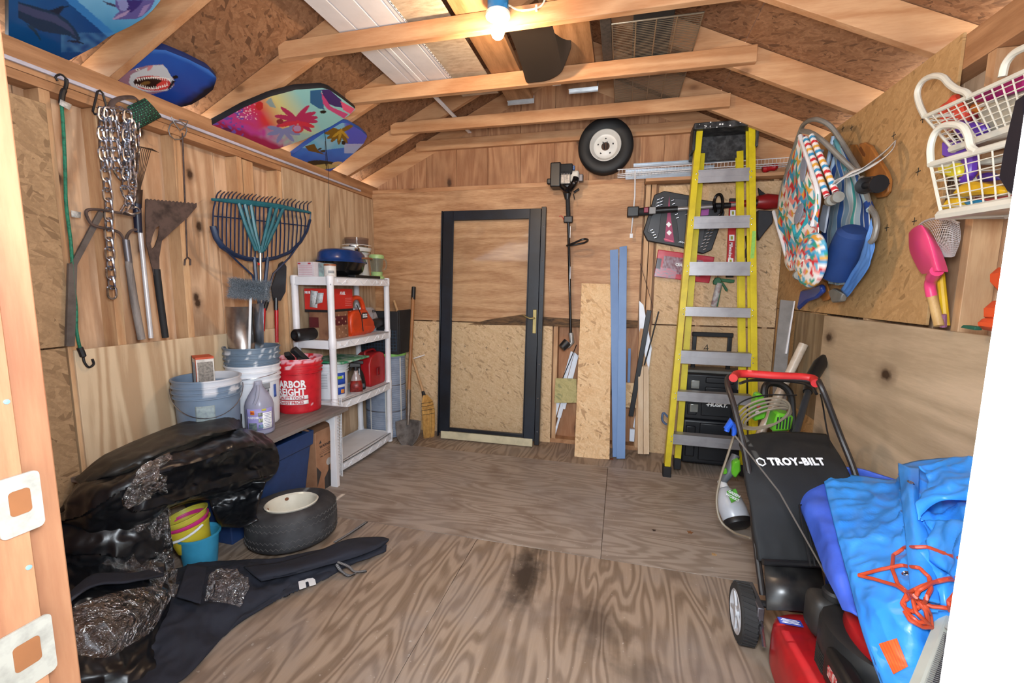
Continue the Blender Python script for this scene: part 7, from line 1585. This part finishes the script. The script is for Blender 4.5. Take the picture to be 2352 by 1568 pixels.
def creased(name, rows, mat, root, nu, nv, amp, sd, th=.003): return drape(name, rows, mat, root, nu, nv, amp, 8, th, sd, crease=1.5)
tobj = creased('tarp_sheet', rows, mtar, tr, 110, 120, .015, 61)
r2 = [[T(2062, 1062, .82), T(2085, 1070, .84), T(2112, 1072, .84)], [T(2068, 1130, .79), T(2092, 1140, .82), T(2112, 1180, .80)], [T(2076, 1200, .765), T(2100, 1205, .79), T(2128, 1215, .78)], [T(2085, 1290, .73), T(2112, 1290, .75), T(2146, 1295, .75)], [T(2092, 1370, .70), T(2120, 1375, .715), T(2160, 1385, .715)]]
creased('folded_hem', r2, mtar, tr, 20, 60, .004, 62, .006)
r3 = [[T(2110, 1070, .87), T(2180, 1056, .89), T(2262, 1056, .92)], [T(2135, 1110, .84), T(2185, 1105, .88), T(2262, 1110, .90)], [T(2108, 1195, .80), T(2170, 1150, .85), T(2262, 1160, .88)]]
creased('upper_fold', r3, mtar, tr, 40, 26, .020, 63, .005)
r4 = [[T(2125, 1195, .80), T(2190, 1200, .84), T(2255, 1215, .88)], [T(2150, 1240, .78), T(2200, 1260, .82), T(2250, 1290, .86)], [T(2140, 1290, .755), T(2190, 1320, .77), T(2235, 1350, .80)]]
creased('lower_fold', r4, mtar, tr, 36, 24, .018, 64, .005)
creased('front_drop', [[T(1985, 1440, .54), T(2060, 1470, .58), T(2140, 1475, .60)], [Vector((.62, .96, .40)), Vector((.72, .92, .42)), Vector((.82, .9, .42))], [Vector((.66, .93, .02)), Vector((.76, .9, .02)), Vector((.86, .9, .02))]], mtar, tr, 30, 40, .02, 65, .004)
def trees(objs):
    out = []
    for o in objs:
        M = rootmat(o.parent) if o.parent else Matrix.Translation(o.location); out.append(BVHTree.FromPolygons([M @ v.co for v in o.data.vertices], [tuple(p.vertices) for p in o.data.polygons]))
    return out
bv = trees([o for o in tr.children])
def on_tarp(px, py, lift=.004, far=1.5):
    r = (CR @ Vector((px - 1176, 784 - py, -FPX))).normalized(); o = Vector((0, 0, CH)); best = None
    for b_ in bv:
        h = b_.ray_cast(o, r)
        if h[0] is not None and (best is None or h[3] < best): best = h[3]
    return o + r * ((best if best is not None else far) - lift)
for px, py in ((2092, 1108), (2080, 1317)):
    p = on_tarp(px, py, .003); q1, q2 = on_tarp(px + 6, py, .003), on_tarp(px, py - 6, .003); M = frame_m(p, q1 - p, q2 - p)
    MB().lathe([(.005, 0), (.0075, .0025), (.010, 0)], 20, M).build('eyelet', m_steel, tr); MB().lathe([(0, -.001), (.0055, -.001)], 14, M).build('eyelet_hole', m_blk, tr)
P = [on_tarp(x, y, .003) for x, y in ((2018, 1478), (2060, 1465), (2090, 1530), (2052, 1548))]
MB().grid(16, 24, lambda u, v: on_tarp(2018 + 42 * u + (34 + -8 * u) * v, 1478 - 13 * u + (70 - 5 * u) * v, .003), lambda u, v: mixc(B('d84a2a'), B('e8702a'), .5 + .5 * math.sin(u * 60))).build('orange_patch', painted('patch_print', .5), tr)
# extension cord
oc = thing('extension_cord', 'orange extension cord tangled on top of the bright blue tarp', 'cord', on_tarp(2100, 1400))
mcord = plain('cord_orange', 'c64a2a', .42, var=.06)
paths = [[(2232, 1290), (2190, 1278), (2130, 1256), (2080, 1256), (2052, 1275), (2049, 1305), (2062, 1340), (2085, 1360), (2110, 1378), (2140, 1392), (2170, 1395), (2215, 1402)],
         [(1972, 1321), (2020, 1308), (2070, 1298), (2112, 1304), (2134, 1325), (2138, 1352), (2122, 1385), (2096, 1404), (2078, 1396), (2076, 1380), (2096, 1366), (2120, 1380), (2136, 1410), (2140, 1440)],
         [(1972, 1321), (2010, 1330), (2060, 1345), (2100, 1372), (2126, 1402), (2133, 1430), (2110, 1428), (2088, 1410), (2072, 1386), (2085, 1362), (2120, 1345), (2160, 1332), (2225, 1320)],
         [(2228, 1333), (2180, 1330), (2140, 1338), (2110, 1356), (2098, 1380), (2104, 1405), (2124, 1425), (2140, 1440), (2120, 1440), (2090, 1424), (2078, 1404)],
         [(2222, 1350), (2195, 1362), (2180, 1380), (2182, 1402)], [(2222, 1362), (2204, 1372), (2194, 1390), (2200, 1408)]]
for i, P in enumerate(paths):
    d = [P[0]]
    for a, b in zip(P, P[1:]): d += [((a[0] * (3 - k) + b[0] * k) / 3, (a[1] * (3 - k) + b[1] * k) / 3) for k in (1, 2, 3)]
    MB().tube(smooth_path([on_tarp(x, y, .008 + .003 * i) for x, y in d], 2), .0046, 8).build('cord_loop', mcord, oc)
# fan box
fb_ = thing('window_fan', 'grey plastic framed filter panel with dark mesh at the bottom right corner', 'fan', T(2150, 1480, .62))
P0 = [T(2155, 1398, .66), T(2235, 1440, .70), T(2180, 1640, .56), T(2062, 1620, .54)]
def sub(s0, s1, t0, t1): 
    f = lambda s, t: (P0[0] * (1 - s) + P0[1] * s) * (1 - t) + (P0[3] * (1 - s) + P0[2] * s) * t
    return [f(s0, t0), f(s1, t0), f(s1, t1), f(s0, t1)]
mfr = plain('frame_beige_grey', 'aeb0a6', .5, var=.06)
slab('f', '', '', sub(0, .30, 0, 1), .05, mfr, parent=fb_, part_='frame', bevel=.003); slab('f', '', '', sub(.30, 1, 0, .16), .05, mfr, parent=fb_, part_='frame', bevel=.003)
slab('f', '', '', [p + Vector((0, 0, -.012)) for p in sub(.30, 1, .16, 1)], .02, plain('mesh_dark', '33353a', .6), parent=fb_, part_='mesh_backing')
nv_ = Vector((0, 0, -.006))
for k in range(40):
    t = .17 + k * .02; s = sub(.30, 1, t, t + .008); MB().add([s[0] + nv_, s[1] + nv_, s[2] + nv_, s[3] + nv_], [(0, 1, 2, 3)]).build('mesh_wire', plain('mesh_wire', '6a6c6e', .5), fb_)

# ------------------------------------------------------------------ beach chairs on the right wall
TRI = ['2f8fc0', 'e8e4e0', 'c9252f', 'dca23a', 'e58a86', '2f9a82', 'e8e4e0', '5fb2cf', 'e8e4e0']
def geo(s=9.):
    C_ = [B(c) for c in TRI]
    def f(u, v):
        x, y = u * s, v * s * 1.5; i, j = math.floor(x + .5 * math.floor(y)), math.floor(y); fx, fy = x + .5 * math.floor(y) - i, y - j
        k = (i * 7 + j * 13 + (3 if fx > fy else 0) + (5 if fx + fy > 1 else 0)) % 9; return C_[k]
    return f
def cloth(name, rows, col, root, nu=40, nv=60, amp=.006, sd=0, mat_='chair_cloth', thick=.004):
    f = net(rows, nu, nv); MB().grid(nu, nv, lambda u, v: f(u, v) + Vector((amp * (vn(u * 5, v * 7, sd) * 1.4), 0, 0)), col).build(name, painted(mat_, .75), root, solid=thick)
X1, X2 = .98, 1.11
bc = thing('beach_chair', 'folded beach chair with colourful triangle pattern hanging nearest the ladder', 'chair', Rw(1835, 650, X1), group='folded beach chairs')
r1 = lambda x, y, d=0: Rw(x, y, X1 + d)
g9 = geo(8)
cloth('fabric', [[r1(1836, 312, .02), r1(1843, 310), r1(1852, 314, -.02)], [r1(1812, 380, .03), r1(1838, 382, -.01), r1(1866, 395, -.03)], [r1(1793, 455, .04), r1(1835, 455, -.02), r1(1878, 455, -.04)], [r1(1790, 500, .04), r1(1832, 505, .0), r1(1880, 505, -.03)], [r1(1800, 570, .03), r1(1836, 575, -.01), r1(1876, 560, -.03)], [r1(1812, 622, .02), r1(1825, 620, 0), r1(1842, 610, -.01)]], g9, bc, 70, 120, .012)
def ell(cx, cy, rx, ry, an, d, bul, base):
    ca, sa = math.cos(math.radians(an)), math.sin(math.radians(an))
    def f(u, v):
        t = 2 * PI * u; r = math.sin(v * PI / 2); x, y = rx * r * math.cos(t), ry * r * math.sin(t)
        p = r1(cx + x * ca - y * sa, cy + x * sa + y * ca, d) if base is None else Rw(cx + x * ca - y * sa, cy + x * sa + y * ca, base + d); p.x -= bul * math.cos(v * PI / 2) ** .7 if v < 1 else 0; return p
    return f
m = MB(); ff = ell(1868, 597, 33, 64, 8, -.03, .045, None); m.grid(44, 20, lambda u, v: ff(u, max(v, .02)), lambda u, v: g9(.5 + .3 * math.sin(v * 1.57) * math.cos(2 * PI * u), .5 + .3 * math.sin(v * 1.57) * math.sin(2 * PI * u)), closeu=True); m.build('head_pillow', painted('chair_cloth', .75), bc, solid=.01)
MB().tube(smooth_path([r1(x, y, -.03) for x, y in ((1838, 312), (1852, 352), (1868, 400), (1879, 445), (1876, 485), (1866, 518))]), .0125, 10).build('white_tube', m_wp, bc)
MB().tube(smooth_path([r1(x, y, .03) for x, y in ((1777, 486), (1788, 525), (1800, 565), (1812, 610), (1824, 612), (1830, 600))]), .0115, 10).build('white_tube', m_wp, bc)
for a, b in (((1864, 312), (1920, 442)), ((1850, 318), (1900, 452))):
    A_, B_ = r1(*a, -.05), r1(*b, -.05); mm = (B_ - A_).to_track_quat('Z', 'Y').to_matrix().to_4x4(); mm.translation = A_; L = (B_ - A_).length
    MB().grid(12, 90, lambda u, v: mm @ Vector((.0135 * math.cos(2 * PI * u), .0135 * math.sin(2 * PI * u), v * L)), lambda u, v: B(['e6e4e4', '2f8fc0', 'e6e4e4', 'c9252f', 'e6e4e4', 'dca23a'][int(v * 22 + u) % 6]), closeu=True).build('striped_tube', painted('chair_cloth', .75), bc)
for x, y in ((1919, 455), (1905, 462), (1830, 632)):
    MB().lathe([(0, 0), (.022, 0), (.025, .012), (.024, .03), (0, .034)], 14, Matrix.Translation(r1(x, y, -.06)) @ Matrix.Rotation(PI / 2, 4, 'X')).build('rubber_foot', plain('foot_grey', '8a8880', .6), bc)
MB().tube(smooth_path([r1(x, y, -.01) for x, y in ((1852, 462), (1862, 490), (1850, 522), (1832, 545), (1824, 520))]), .022, 8, flat=.5).build('cup_pocket', plain('teal_mesh', '2fa5b5', .6), bc)
m = MB(); ff = ell(1845, 388, 7, 30, 6, -.035, .004, None); m.grid(20, 6, lambda u, v: ff(u, max(v, .02)), closeu=True).build('mesh_window', plain('window_grey', '8a93a8', .6), bc)
m = MB(); ff = ell(1835, 490, 8, 26, 18, -.03, .004, None); m.grid(20, 6, lambda u, v: ff(u, max(v, .02)), closeu=True).build('mesh_window', MATS['window_grey'], bc)
mgt = plain('tube_grey', '8b8780', .5, .3)
MB().tube(smooth_path([r1(x, y, d) for x, y, d in ((1790, 480, .04), (1795, 440, .04), (1815, 372, .03), (1838, 302, .01), (1850, 282, 0), (1873, 274, 0), (1900, 284, .04), (1920, 305, .08), (1945, 345, .12), (1972, 390, .12))]), .0125, 10).build('grey_tube', mgt, bc)
MB().tube(smooth_path([r1(x, y, d) for x, y, d in ((1842, 300, -.03), (1865, 306, -.03), (1895, 328, 0), (1930, 362, .05), (1962, 392, .10))]), .0125, 10).build('grey_tube', mgt, bc)
b2 = thing('beach_chair', 'folded beach chair with blue stripes and dark blue head roll against the right wall', 'chair', Rw(1935, 690, X2), group='folded beach chairs')
r2_ = lambda x, y, d=0: Rw(x, y, X2 + d)
def stripes(u, v):
    s = ['1c3f80', '7f98a8', '7f98a8', '2f5a9a', '7f98a8', '9aa9b0', '3f9a98', '8aa0ac', '1f4a8a', '1c3f80']; k = u * 10; return B('b9c0c4') if (k % 1) < .10 else B(s[min(9, int(k))])
cloth('fabric', [[r2_(1905, 330), r2_(1920, 330), r2_(1940, 345)], [r2_(1912, 400), r2_(1945, 405), r2_(1978, 412)], [r2_(1900, 470), r2_(1950, 475), r2_(1996, 480)], [r2_(1888, 530), r2_(1945, 540), r2_(1998, 530)], [r2_(1892, 600), r2_(1935, 600), r2_(1985, 590)], [r2_(1905, 650), r2_(1925, 655), r2_(1950, 650)]], stripes, b2, 100, 60, .012, 4)
A_, B_ = r2_(1962, 530, -.05), r2_(1918, 632, -.05); mm = (B_ - A_).to_track_quat('Z', 'Y').to_matrix().to_4x4(); mm.translation = A_; L = (B_ - A_).length
MB().lathe([(0, -.012), (.05, -.008), (.068, .01), (.071, .05), (.073, L - .03), (.068, L), (.04, L + .012), (0, L + .014)], 32, mm).build('head_roll', plain('roll_navy', '15376f', .75, var=.1, bump=.15, fs=120), b2)
MB().tube(smooth_path([r2_(x, y, -.03) for x, y in ((1978, 408), (1988, 440), (1998, 475), (2009, 492), (2014, 515), (2008, 545), (2000, 556))]), .0125, 10).build('grey_tube', mgt, b2)
MB().tube([r2_(1984, 440, -.03), r2_(1999, 482, -.03)], .0155, 12).build('striped_sleeve', plain('sleeve_pale', '9fb4bd', .7), b2); MB().tube([r2_(1993, 466, -.03), r2_(1998, 480, -.03)], .017, 12).build('navy_band', plain('navy_cloth', '1a3a7a', .7), b2)
cloth('side_panel', [[r2_(2001, 500, -.02), r2_(2008, 550, -.02)], [r2_(1990, 540, -.03), r2_(2004, 580, -.02)], [r2_(1970, 600, -.02), r2_(1990, 620, -.02)], [r2_(1930, 665, -.02), r2_(1945, 682, -.02)]], lambda u, v: mixc(B('5f8fd0'), B('3f6fb0'), v * .6 + u * .3), b2, 12, 40, .004, 8)
slab('f', '', '', [r2_(x, y, -.02) for x, y in ((1901, 668), (1912, 662), (1935, 674), (1928, 692), (1910, 695))], .03, mgt, parent=b2, part_='foot', bevel=.005)
for a, b in (((1888, 345), (1872, 380)), ((1915, 312), (1900, 380)), ((1918, 360), (1905, 410))): MB().tube([r2_(*a, -.0), r2_(*b, -.0)], .011, 8).build('pale_blue_tube', plain('tube_pale_blue', '9db6d0', .5), b2)
MB().tube([r2_(1921, 322, 0), r2_(1945, 388, 0)], .015, 10).build('striped_sleeve', plain('sleeve_teal', '5fa0ac', .7), b2)
slab('f', '', '', [r1(x, y, .06) for x, y in ((1890, 470), (1903, 470), (1892, 535), (1878, 525))], .01, plain('pocket_white', 'b4b8c4', .7), parent=b2, part_='pocket')
# strap
st = thing('carry_strap', 'off-white webbing strap looped from a nail to the beach chairs', 'strap', Rw(1990, 400, 1.06))
def web(pts, w_=.022):
    P = smooth_path([Rw(x, y, xx) for x, y, xx in pts], 6); m = MB(); L = len(P) - 1
    def fn(u, v):
        i = min(int(round(u * L)), L); d = (P[min(i + 1, L)] - P[max(i - 1, 0)]).normalized(); s = d.cross(Vector((1, 0, 0))).normalized(); return P[i] + s * w_ * (v - .5)
    m.grid(L, 2, fn).build('webbing', plain('webbing_white', 'c2bdb8', .8), st, solid=.003)
web([(2055, 324, 1.17), (2030, 350, 1.12), (1990, 380, 1.04), (1950, 398, .98), (1905, 432, .92)]); web([(2057, 326, 1.17), (2050, 345, 1.13), (2020, 370, 1.08), (1975, 395, 1.02), (1935, 410, .96), (1915, 420, .92)])
# wooden reel holder
wh = thing('kite_reel', 'varnished wooden paddle with slot and black plastic reel hanging on the right wall', 'reel', Rw(2015, 455, 1.15))
mvw = wood('varnished_wood', 'b06c2c', '9a5a22', 'z', '5a3418', 2, 0, .35, 5)
slab('w', '', '', [Rw(x, y, 1.15) for x, y in ((1972, 330), (1985, 327), (1998, 335), (2035, 395), (2041, 415), (2038, 440), (2028, 452), (2012, 455), (2000, 440), (1990, 420))], .018, mvw, parent=wh, part_='paddle', bevel=.004)
slab('w', '', '', [Rw(x, y, 1.17) for x, y in ((1950, 332), (1965, 332), (1995, 380), (1990, 400), (1970, 385))], .012, mvw, parent=wh, part_='rear_paddle', bevel=.004)
slab('w', '', '', [Rw(x, y, 1.149) for x, y in ((1972, 341), (1977, 336), (1988, 354), (1986, 360), (1981, 358))], .002, plain('slot_dark', '6a3c18', .6), parent=wh, part_='slot')
a, b = Rw(1984, 426, 1.06), Rw(2020, 422, 1.06); mm = (b - a).to_track_quat('Z', 'Y').to_matrix().to_4x4(); mm.translation = a; L = (b - a).length
MB().lathe([(0, 0), (.036, 0), (.038, .006), (.015, .010), (.013, L - .010), (.038, L - .006), (.036, L), (0, L)], 24, mm).build('reel', m_black, wh)
for k in range(3):
    t = k * 2.1; MB().tube([mm @ Vector((.036 * math.cos(t), .036 * math.sin(t), 0)), mm @ Vector((.036 * math.cos(t), .036 * math.sin(t), L))], .003, 5).build('reel_bar', m_black, wh)
tag(slab('blue_scoop', '', '', [Rw(x, y, 1.12) for x, y in ((1838, 666), (1860, 662), (1884, 652), (1886, 670), (1872, 684), (1850, 692), (1834, 706), (1828, 712))], .03, plain('scoop_blue', '22408f', .25), bevel=.01), 'glossy blue plastic scoop hanging below the beach chairs', 'scoop')
tag(slab('orange_paddle', '', '', [Rw(x, y, 1.16) for x, y in ((1882, 640), (1896, 648), (1905, 672), (1902, 688), (1890, 692), (1880, 680))], .012, mvw, bevel=.004), 'small varnished wooden paddle end showing beside the blue scoop', 'paddle')
# ------------------------------------------------------------------ baskets
mbw = plain('basket_cream', 'd6d2c4', .4, var=.05)
def quad(P, s, t): return (P[0] * (1 - s) + P[1] * s) * (1 - t) + (P[3] * (1 - s) + P[2] * s) * t
def basket(label, C4, depth, ns, nt, handles, rimw=.013, x=1.0):
    F = [Rw(px, py, x) for px, py in C4]; root = thing('plastic_basket', label, 'basket', (F[3] + F[2]) / 2 + Vector((depth / 2, 0, 0)), group='cream baskets on the right wall')
    Bk = [p + Vector((depth, 0, 0)) for p in F]
    for G, n1, nm in ((F, ns, 'front_lattice'), ([F[0], Bk[0], Bk[3], F[3]], max(3, ns // 3), 'end_lattice'), (Bk, ns, 'back_lattice')):
        for i in range(1, n1): MB().tube([quad(G, i / n1, 0), quad(G, i / n1, 1)], .0021, 5).build(nm, mbw, root)
        for j in range(1, nt): MB().tube([quad(G, 0, j / nt), quad(G, 1, j / nt)], .0021, 5).build(nm, mbw, root)
    for t, r in ((0, rimw * .62), (1, rimw)): MB().tube([quad(F, 0, t), quad(F, 1, t), quad(Bk, 1, t), quad(Bk, 0, t)], r, 8, closed=True).build('rim', mbw, root)
    MB().add([quad(F, 0, 1), quad(F, 1, 1), quad(Bk, 1, 1), quad(Bk, 0, 1)], [(0, 1, 2, 3)]).build('floor_panel', mbw, root, solid=.006)
    MB().tube([quad(F, 0, 0), quad(F, 0, 1)], .005, 6).build('corner_post', mbw, root)
    for H in handles: MB().tube(smooth_path([Rw(a, b, x) for a, b in H]), .0105, 8).build('handle', mbw, root)
    return root
bA = basket('upper cream lattice basket tilted with pink and red toys inside', [(2124, 268), (2380, 152), (2392, 270), (2188, 342)], .11, 12, 7, [[(2124, 266), (2112, 240), (2107, 212), (2118, 188), (2140, 175), (2165, 177), (2182, 194), (2200, 206), (2218, 212), (2228, 222)], [(2302, 176), (2310, 146), (2330, 122), (2362, 105)]], x=1.08)
bB = basket('lower cream lattice basket holding yellow and purple toys', [(2138, 378), (2352, 318), (2352, 460), (2163, 494)], .17, 7, 6, [[(2138, 376), (2137, 340), (2146, 308), (2164, 290), (2190, 286), (2212, 292), (2224, 312), (2230, 338), (2244, 348)]], x=1.00, rimw=.017)
def toy(name, label, P, col, x, th=.03, cat='toy', g=None, b=.008): return tag(slab(name, '', '', [Rw(a, c, x) for a, c in P], th, plain('toy_' + col, col, .35, var=.06), bevel=b), label, cat, g)
toy('sand_toy', 'purple plastic toy box standing up in the lower basket', [(2160, 322), (2222, 330), (2224, 365), (2180, 368), (2160, 360)], '6f46b4', 1.09)
toy('sand_toy', 'purple toothed toy rake head above the lower basket', [(2175, 282), (2190, 276), (2250, 285), (2258, 296), (2240, 315), (2215, 322), (2190, 310)], '5b34a8', 1.12)
toy('sand_toy', 'purple toy handle running down inside the lower basket', [(2206, 345), (2228, 345), (2224, 400), (2205, 425), (2197, 420)], '6338a8', 1.07)
toy('sand_toy', 'crumpled yellow toy at the left end of the lower basket', [(2148, 378), (2196, 374), (2200, 396), (2188, 410), (2152, 402)], 'd8c62a', 1.05)
toy('sand_toy', 'long yellow toy shovel lying across the lower basket', [(2180, 448), (2200, 425), (2222, 415), (2300, 430), (2302, 445), (2240, 447), (2205, 452)], 'd8a818', 1.05)
toy('sand_toy', 'yellow flat toy at the bottom left of the lower basket', [(2158, 478), (2172, 455), (2198, 452), (2206, 478), (2162, 484)], 'e0b420', 1.06)
toy('sand_toy', 'teal blue flat toy at the bottom of the lower basket', [(2204, 466), (2222, 456), (2262, 462), (2256, 474), (2220, 476)], '2a7fa8', 1.07)
toy('sand_toy', 'coral red flat toy at the bottom right of the lower basket', [(2232, 452), (2270, 458), (2330, 444), (2330, 458), (2270, 466), (2240, 462)], 'b84a48', 1.08)
toy('sand_toy', 'dark purple toy at the right of the lower basket', [(2240, 400), (2262, 396), (2295, 412), (2240, 420)], '3c2470', 1.09)
toy('sand_toy', 'orange red crumpled toy at the left end of the upper basket', [(2150, 262), (2158, 240), (2172, 232), (2186, 214), (2190, 226), (2206, 240), (2212, 275), (2190, 302), (2166, 300)], 'e0503c', 1.17)
toy('sand_toy', 'magenta toy filling the top of the upper basket', [(2228, 215), (2330, 172), (2352, 170), (2352, 205), (2262, 232), (2236, 236)], '9a1466', 1.16, .06)
toy('sand_toy', 'wine red toy under the orange toy in the upper basket', [(2200, 262), (2236, 236), (2240, 262), (2215, 282)], 'a0243c', 1.19)
toy('sand_toy', 'orange brown toy in the middle of the upper basket', [(2222, 240), (2246, 236), (2248, 256), (2228, 262)], 'b86a24', 1.18)
toy('sand_toy', 'pale milky container in the upper basket', [(2262, 240), (2352, 206), (2352, 280), (2300, 300), (2262, 310), (2240, 262)], 'bdb8a4', 1.18, .05)
toy('dark_cloth', 'navy black cloth draped over the right end of both baskets', [(2330, 230), (2352, 215), (2356, 470), (2310, 440), (2292, 410), (2302, 350), (2318, 280)], '141824', .93, .02, 'cloth', None, .004)
# pink spade, net, yellow handle
ps_ = thing('pink_sand_shovel', 'bright pink toy sand shovel with wooden handle standing in the stud bay', 'shovel', Rw(2157, 748, 1.15))
rows = [[Rw(2086, 534, 1.13), Rw(2098, 522, 1.10), Rw(2116, 516, 1.08), Rw(2132, 524, 1.12)], [Rw(2088, 575, 1.13), Rw(2108, 562, 1.09), Rw(2135, 550, 1.09), Rw(2158, 565, 1.13)], [Rw(2104, 612, 1.13), Rw(2122, 600, 1.10), Rw(2146, 595, 1.09), Rw(2172, 598, 1.13)], [Rw(2116, 630, 1.13), Rw(2134, 628, 1.10), Rw(2154, 622, 1.09), Rw(2180, 624, 1.13)]]
fpk = net(rows, 1, 1); mpk = plain('toy_pink', 'e2477a', .3, var=.04); MB().grid(24, 24, lambda u, v: fpk(u, v)).build('blade', mpk, ps_, solid=.005, sub=1)
MB().tube(smooth_path([Rw(2152, 622, 1.10), Rw(2140, 640, 1.12), Rw(2136, 655, 1.13), Rw(2140, 680, 1.14)]), [.020] * 6 + [.017] * 13, 12).build('socket', mpk, ps_)
MB().tube([Rw(2140, 676, 1.14), Rw(2157, 748, 1.15)], .0155, 12).build('handle', wood('handle_pale', 'cfa764', 'b98a4a', 'z', '5a3418', 3, 0, .5, 3), ps_)
tag(MB().tube([Rw(2160, 628, 1.17), Rw(2172, 748, 1.18)], .013, 10).build('yellow_handle', plain('toy_yellow', 'd8ae20', .4)), 'yellow toy shovel handle standing beside the pink shovel', 'handle')
tag(MB().tube([Rw(2168, 722, 1.16), Rw(2166, 750, 1.17)], [.008, .011], 8).build('mauve_handle', plain('toy_mauve', '8a5a78', .4)), 'short mauve toy handle between the wooden and yellow handles', 'handle')
nt_ = thing('mesh_net', 'white mesh dip net bunched behind the pink shovel', 'net', Rw(2160, 590, 1.16)); m = MB(); rows = [[Rw(2090, 545, 1.18), Rw(2120, 510, 1.15), Rw(2165, 500, 1.14), Rw(2203, 512, 1.16)], [Rw(2110, 560, 1.17), Rw(2140, 530, 1.12), Rw(2175, 525, 1.11), Rw(2206, 540, 1.15)], [Rw(2150, 580, 1.16), Rw(2160, 570, 1.13), Rw(2180, 560, 1.12), Rw(2202, 562, 1.15)], [Rw(2170, 590, 1.16), Rw(2176, 590, 1.15), Rw(2184, 590, 1.15), Rw(2192, 588, 1.16)]]
fn_ = net(rows, 1, 1)
for i in range(25): m.tube([fn_(i / 24, j / 12) for j in range(13)], .0011, 3, caps=False)
for j in range(19): m.tube([fn_(i / 16, j / 18) for i in range(17)], .0011, 3, caps=False)
m.build('mesh', plain('net_white', 'c9c0bd', .7), nt_, kind='stuff'); MB().tube([fn_(i / 16, 0) for i in range(17)], .004, 6).build('hoop', plain('net_white', 'c9c0bd', .7), nt_)
# orange toddler seat
os_ = thing('toddler_seat', 'orange plastic toddler swing seat on the ledge at the right edge', 'seat', Rw(2280, 765, 1.2)); mos = plain('seat_orange', 'cf4d24', .45, var=.08)
slab('s', '', '', [Rw(x, y, 1.14) for x, y in ((2262, 622), (2275, 614), (2330, 610), (2330, 700), (2296, 700), (2286, 680), (2262, 655))], .06, mos, parent=os_, part_='backrest', bevel=.02)
slab('s', '', '', [Rw(x, y, 1.05) for x, y in ((2247, 700), (2262, 690), (2330, 695), (2330, 745), (2247, 742))], .12, mos, parent=os_, part_='seat', bevel=.02)
slab('s', '', '', [Rw(x, y, 1.04) for x, y in ((2237, 734), (2250, 730), (2330, 736), (2330, 768), (2240, 756))], .10, mos, parent=os_, part_='tray_lip', bevel=.012)
slab('g', '', '', [Rw(x, y, 1.12) for x, y in ((2205, 752), (2212, 746), (2240, 750), (2238, 758))], .02, plain('green_webbing', '1f5c48', .6), parent=os_, part_='strap')
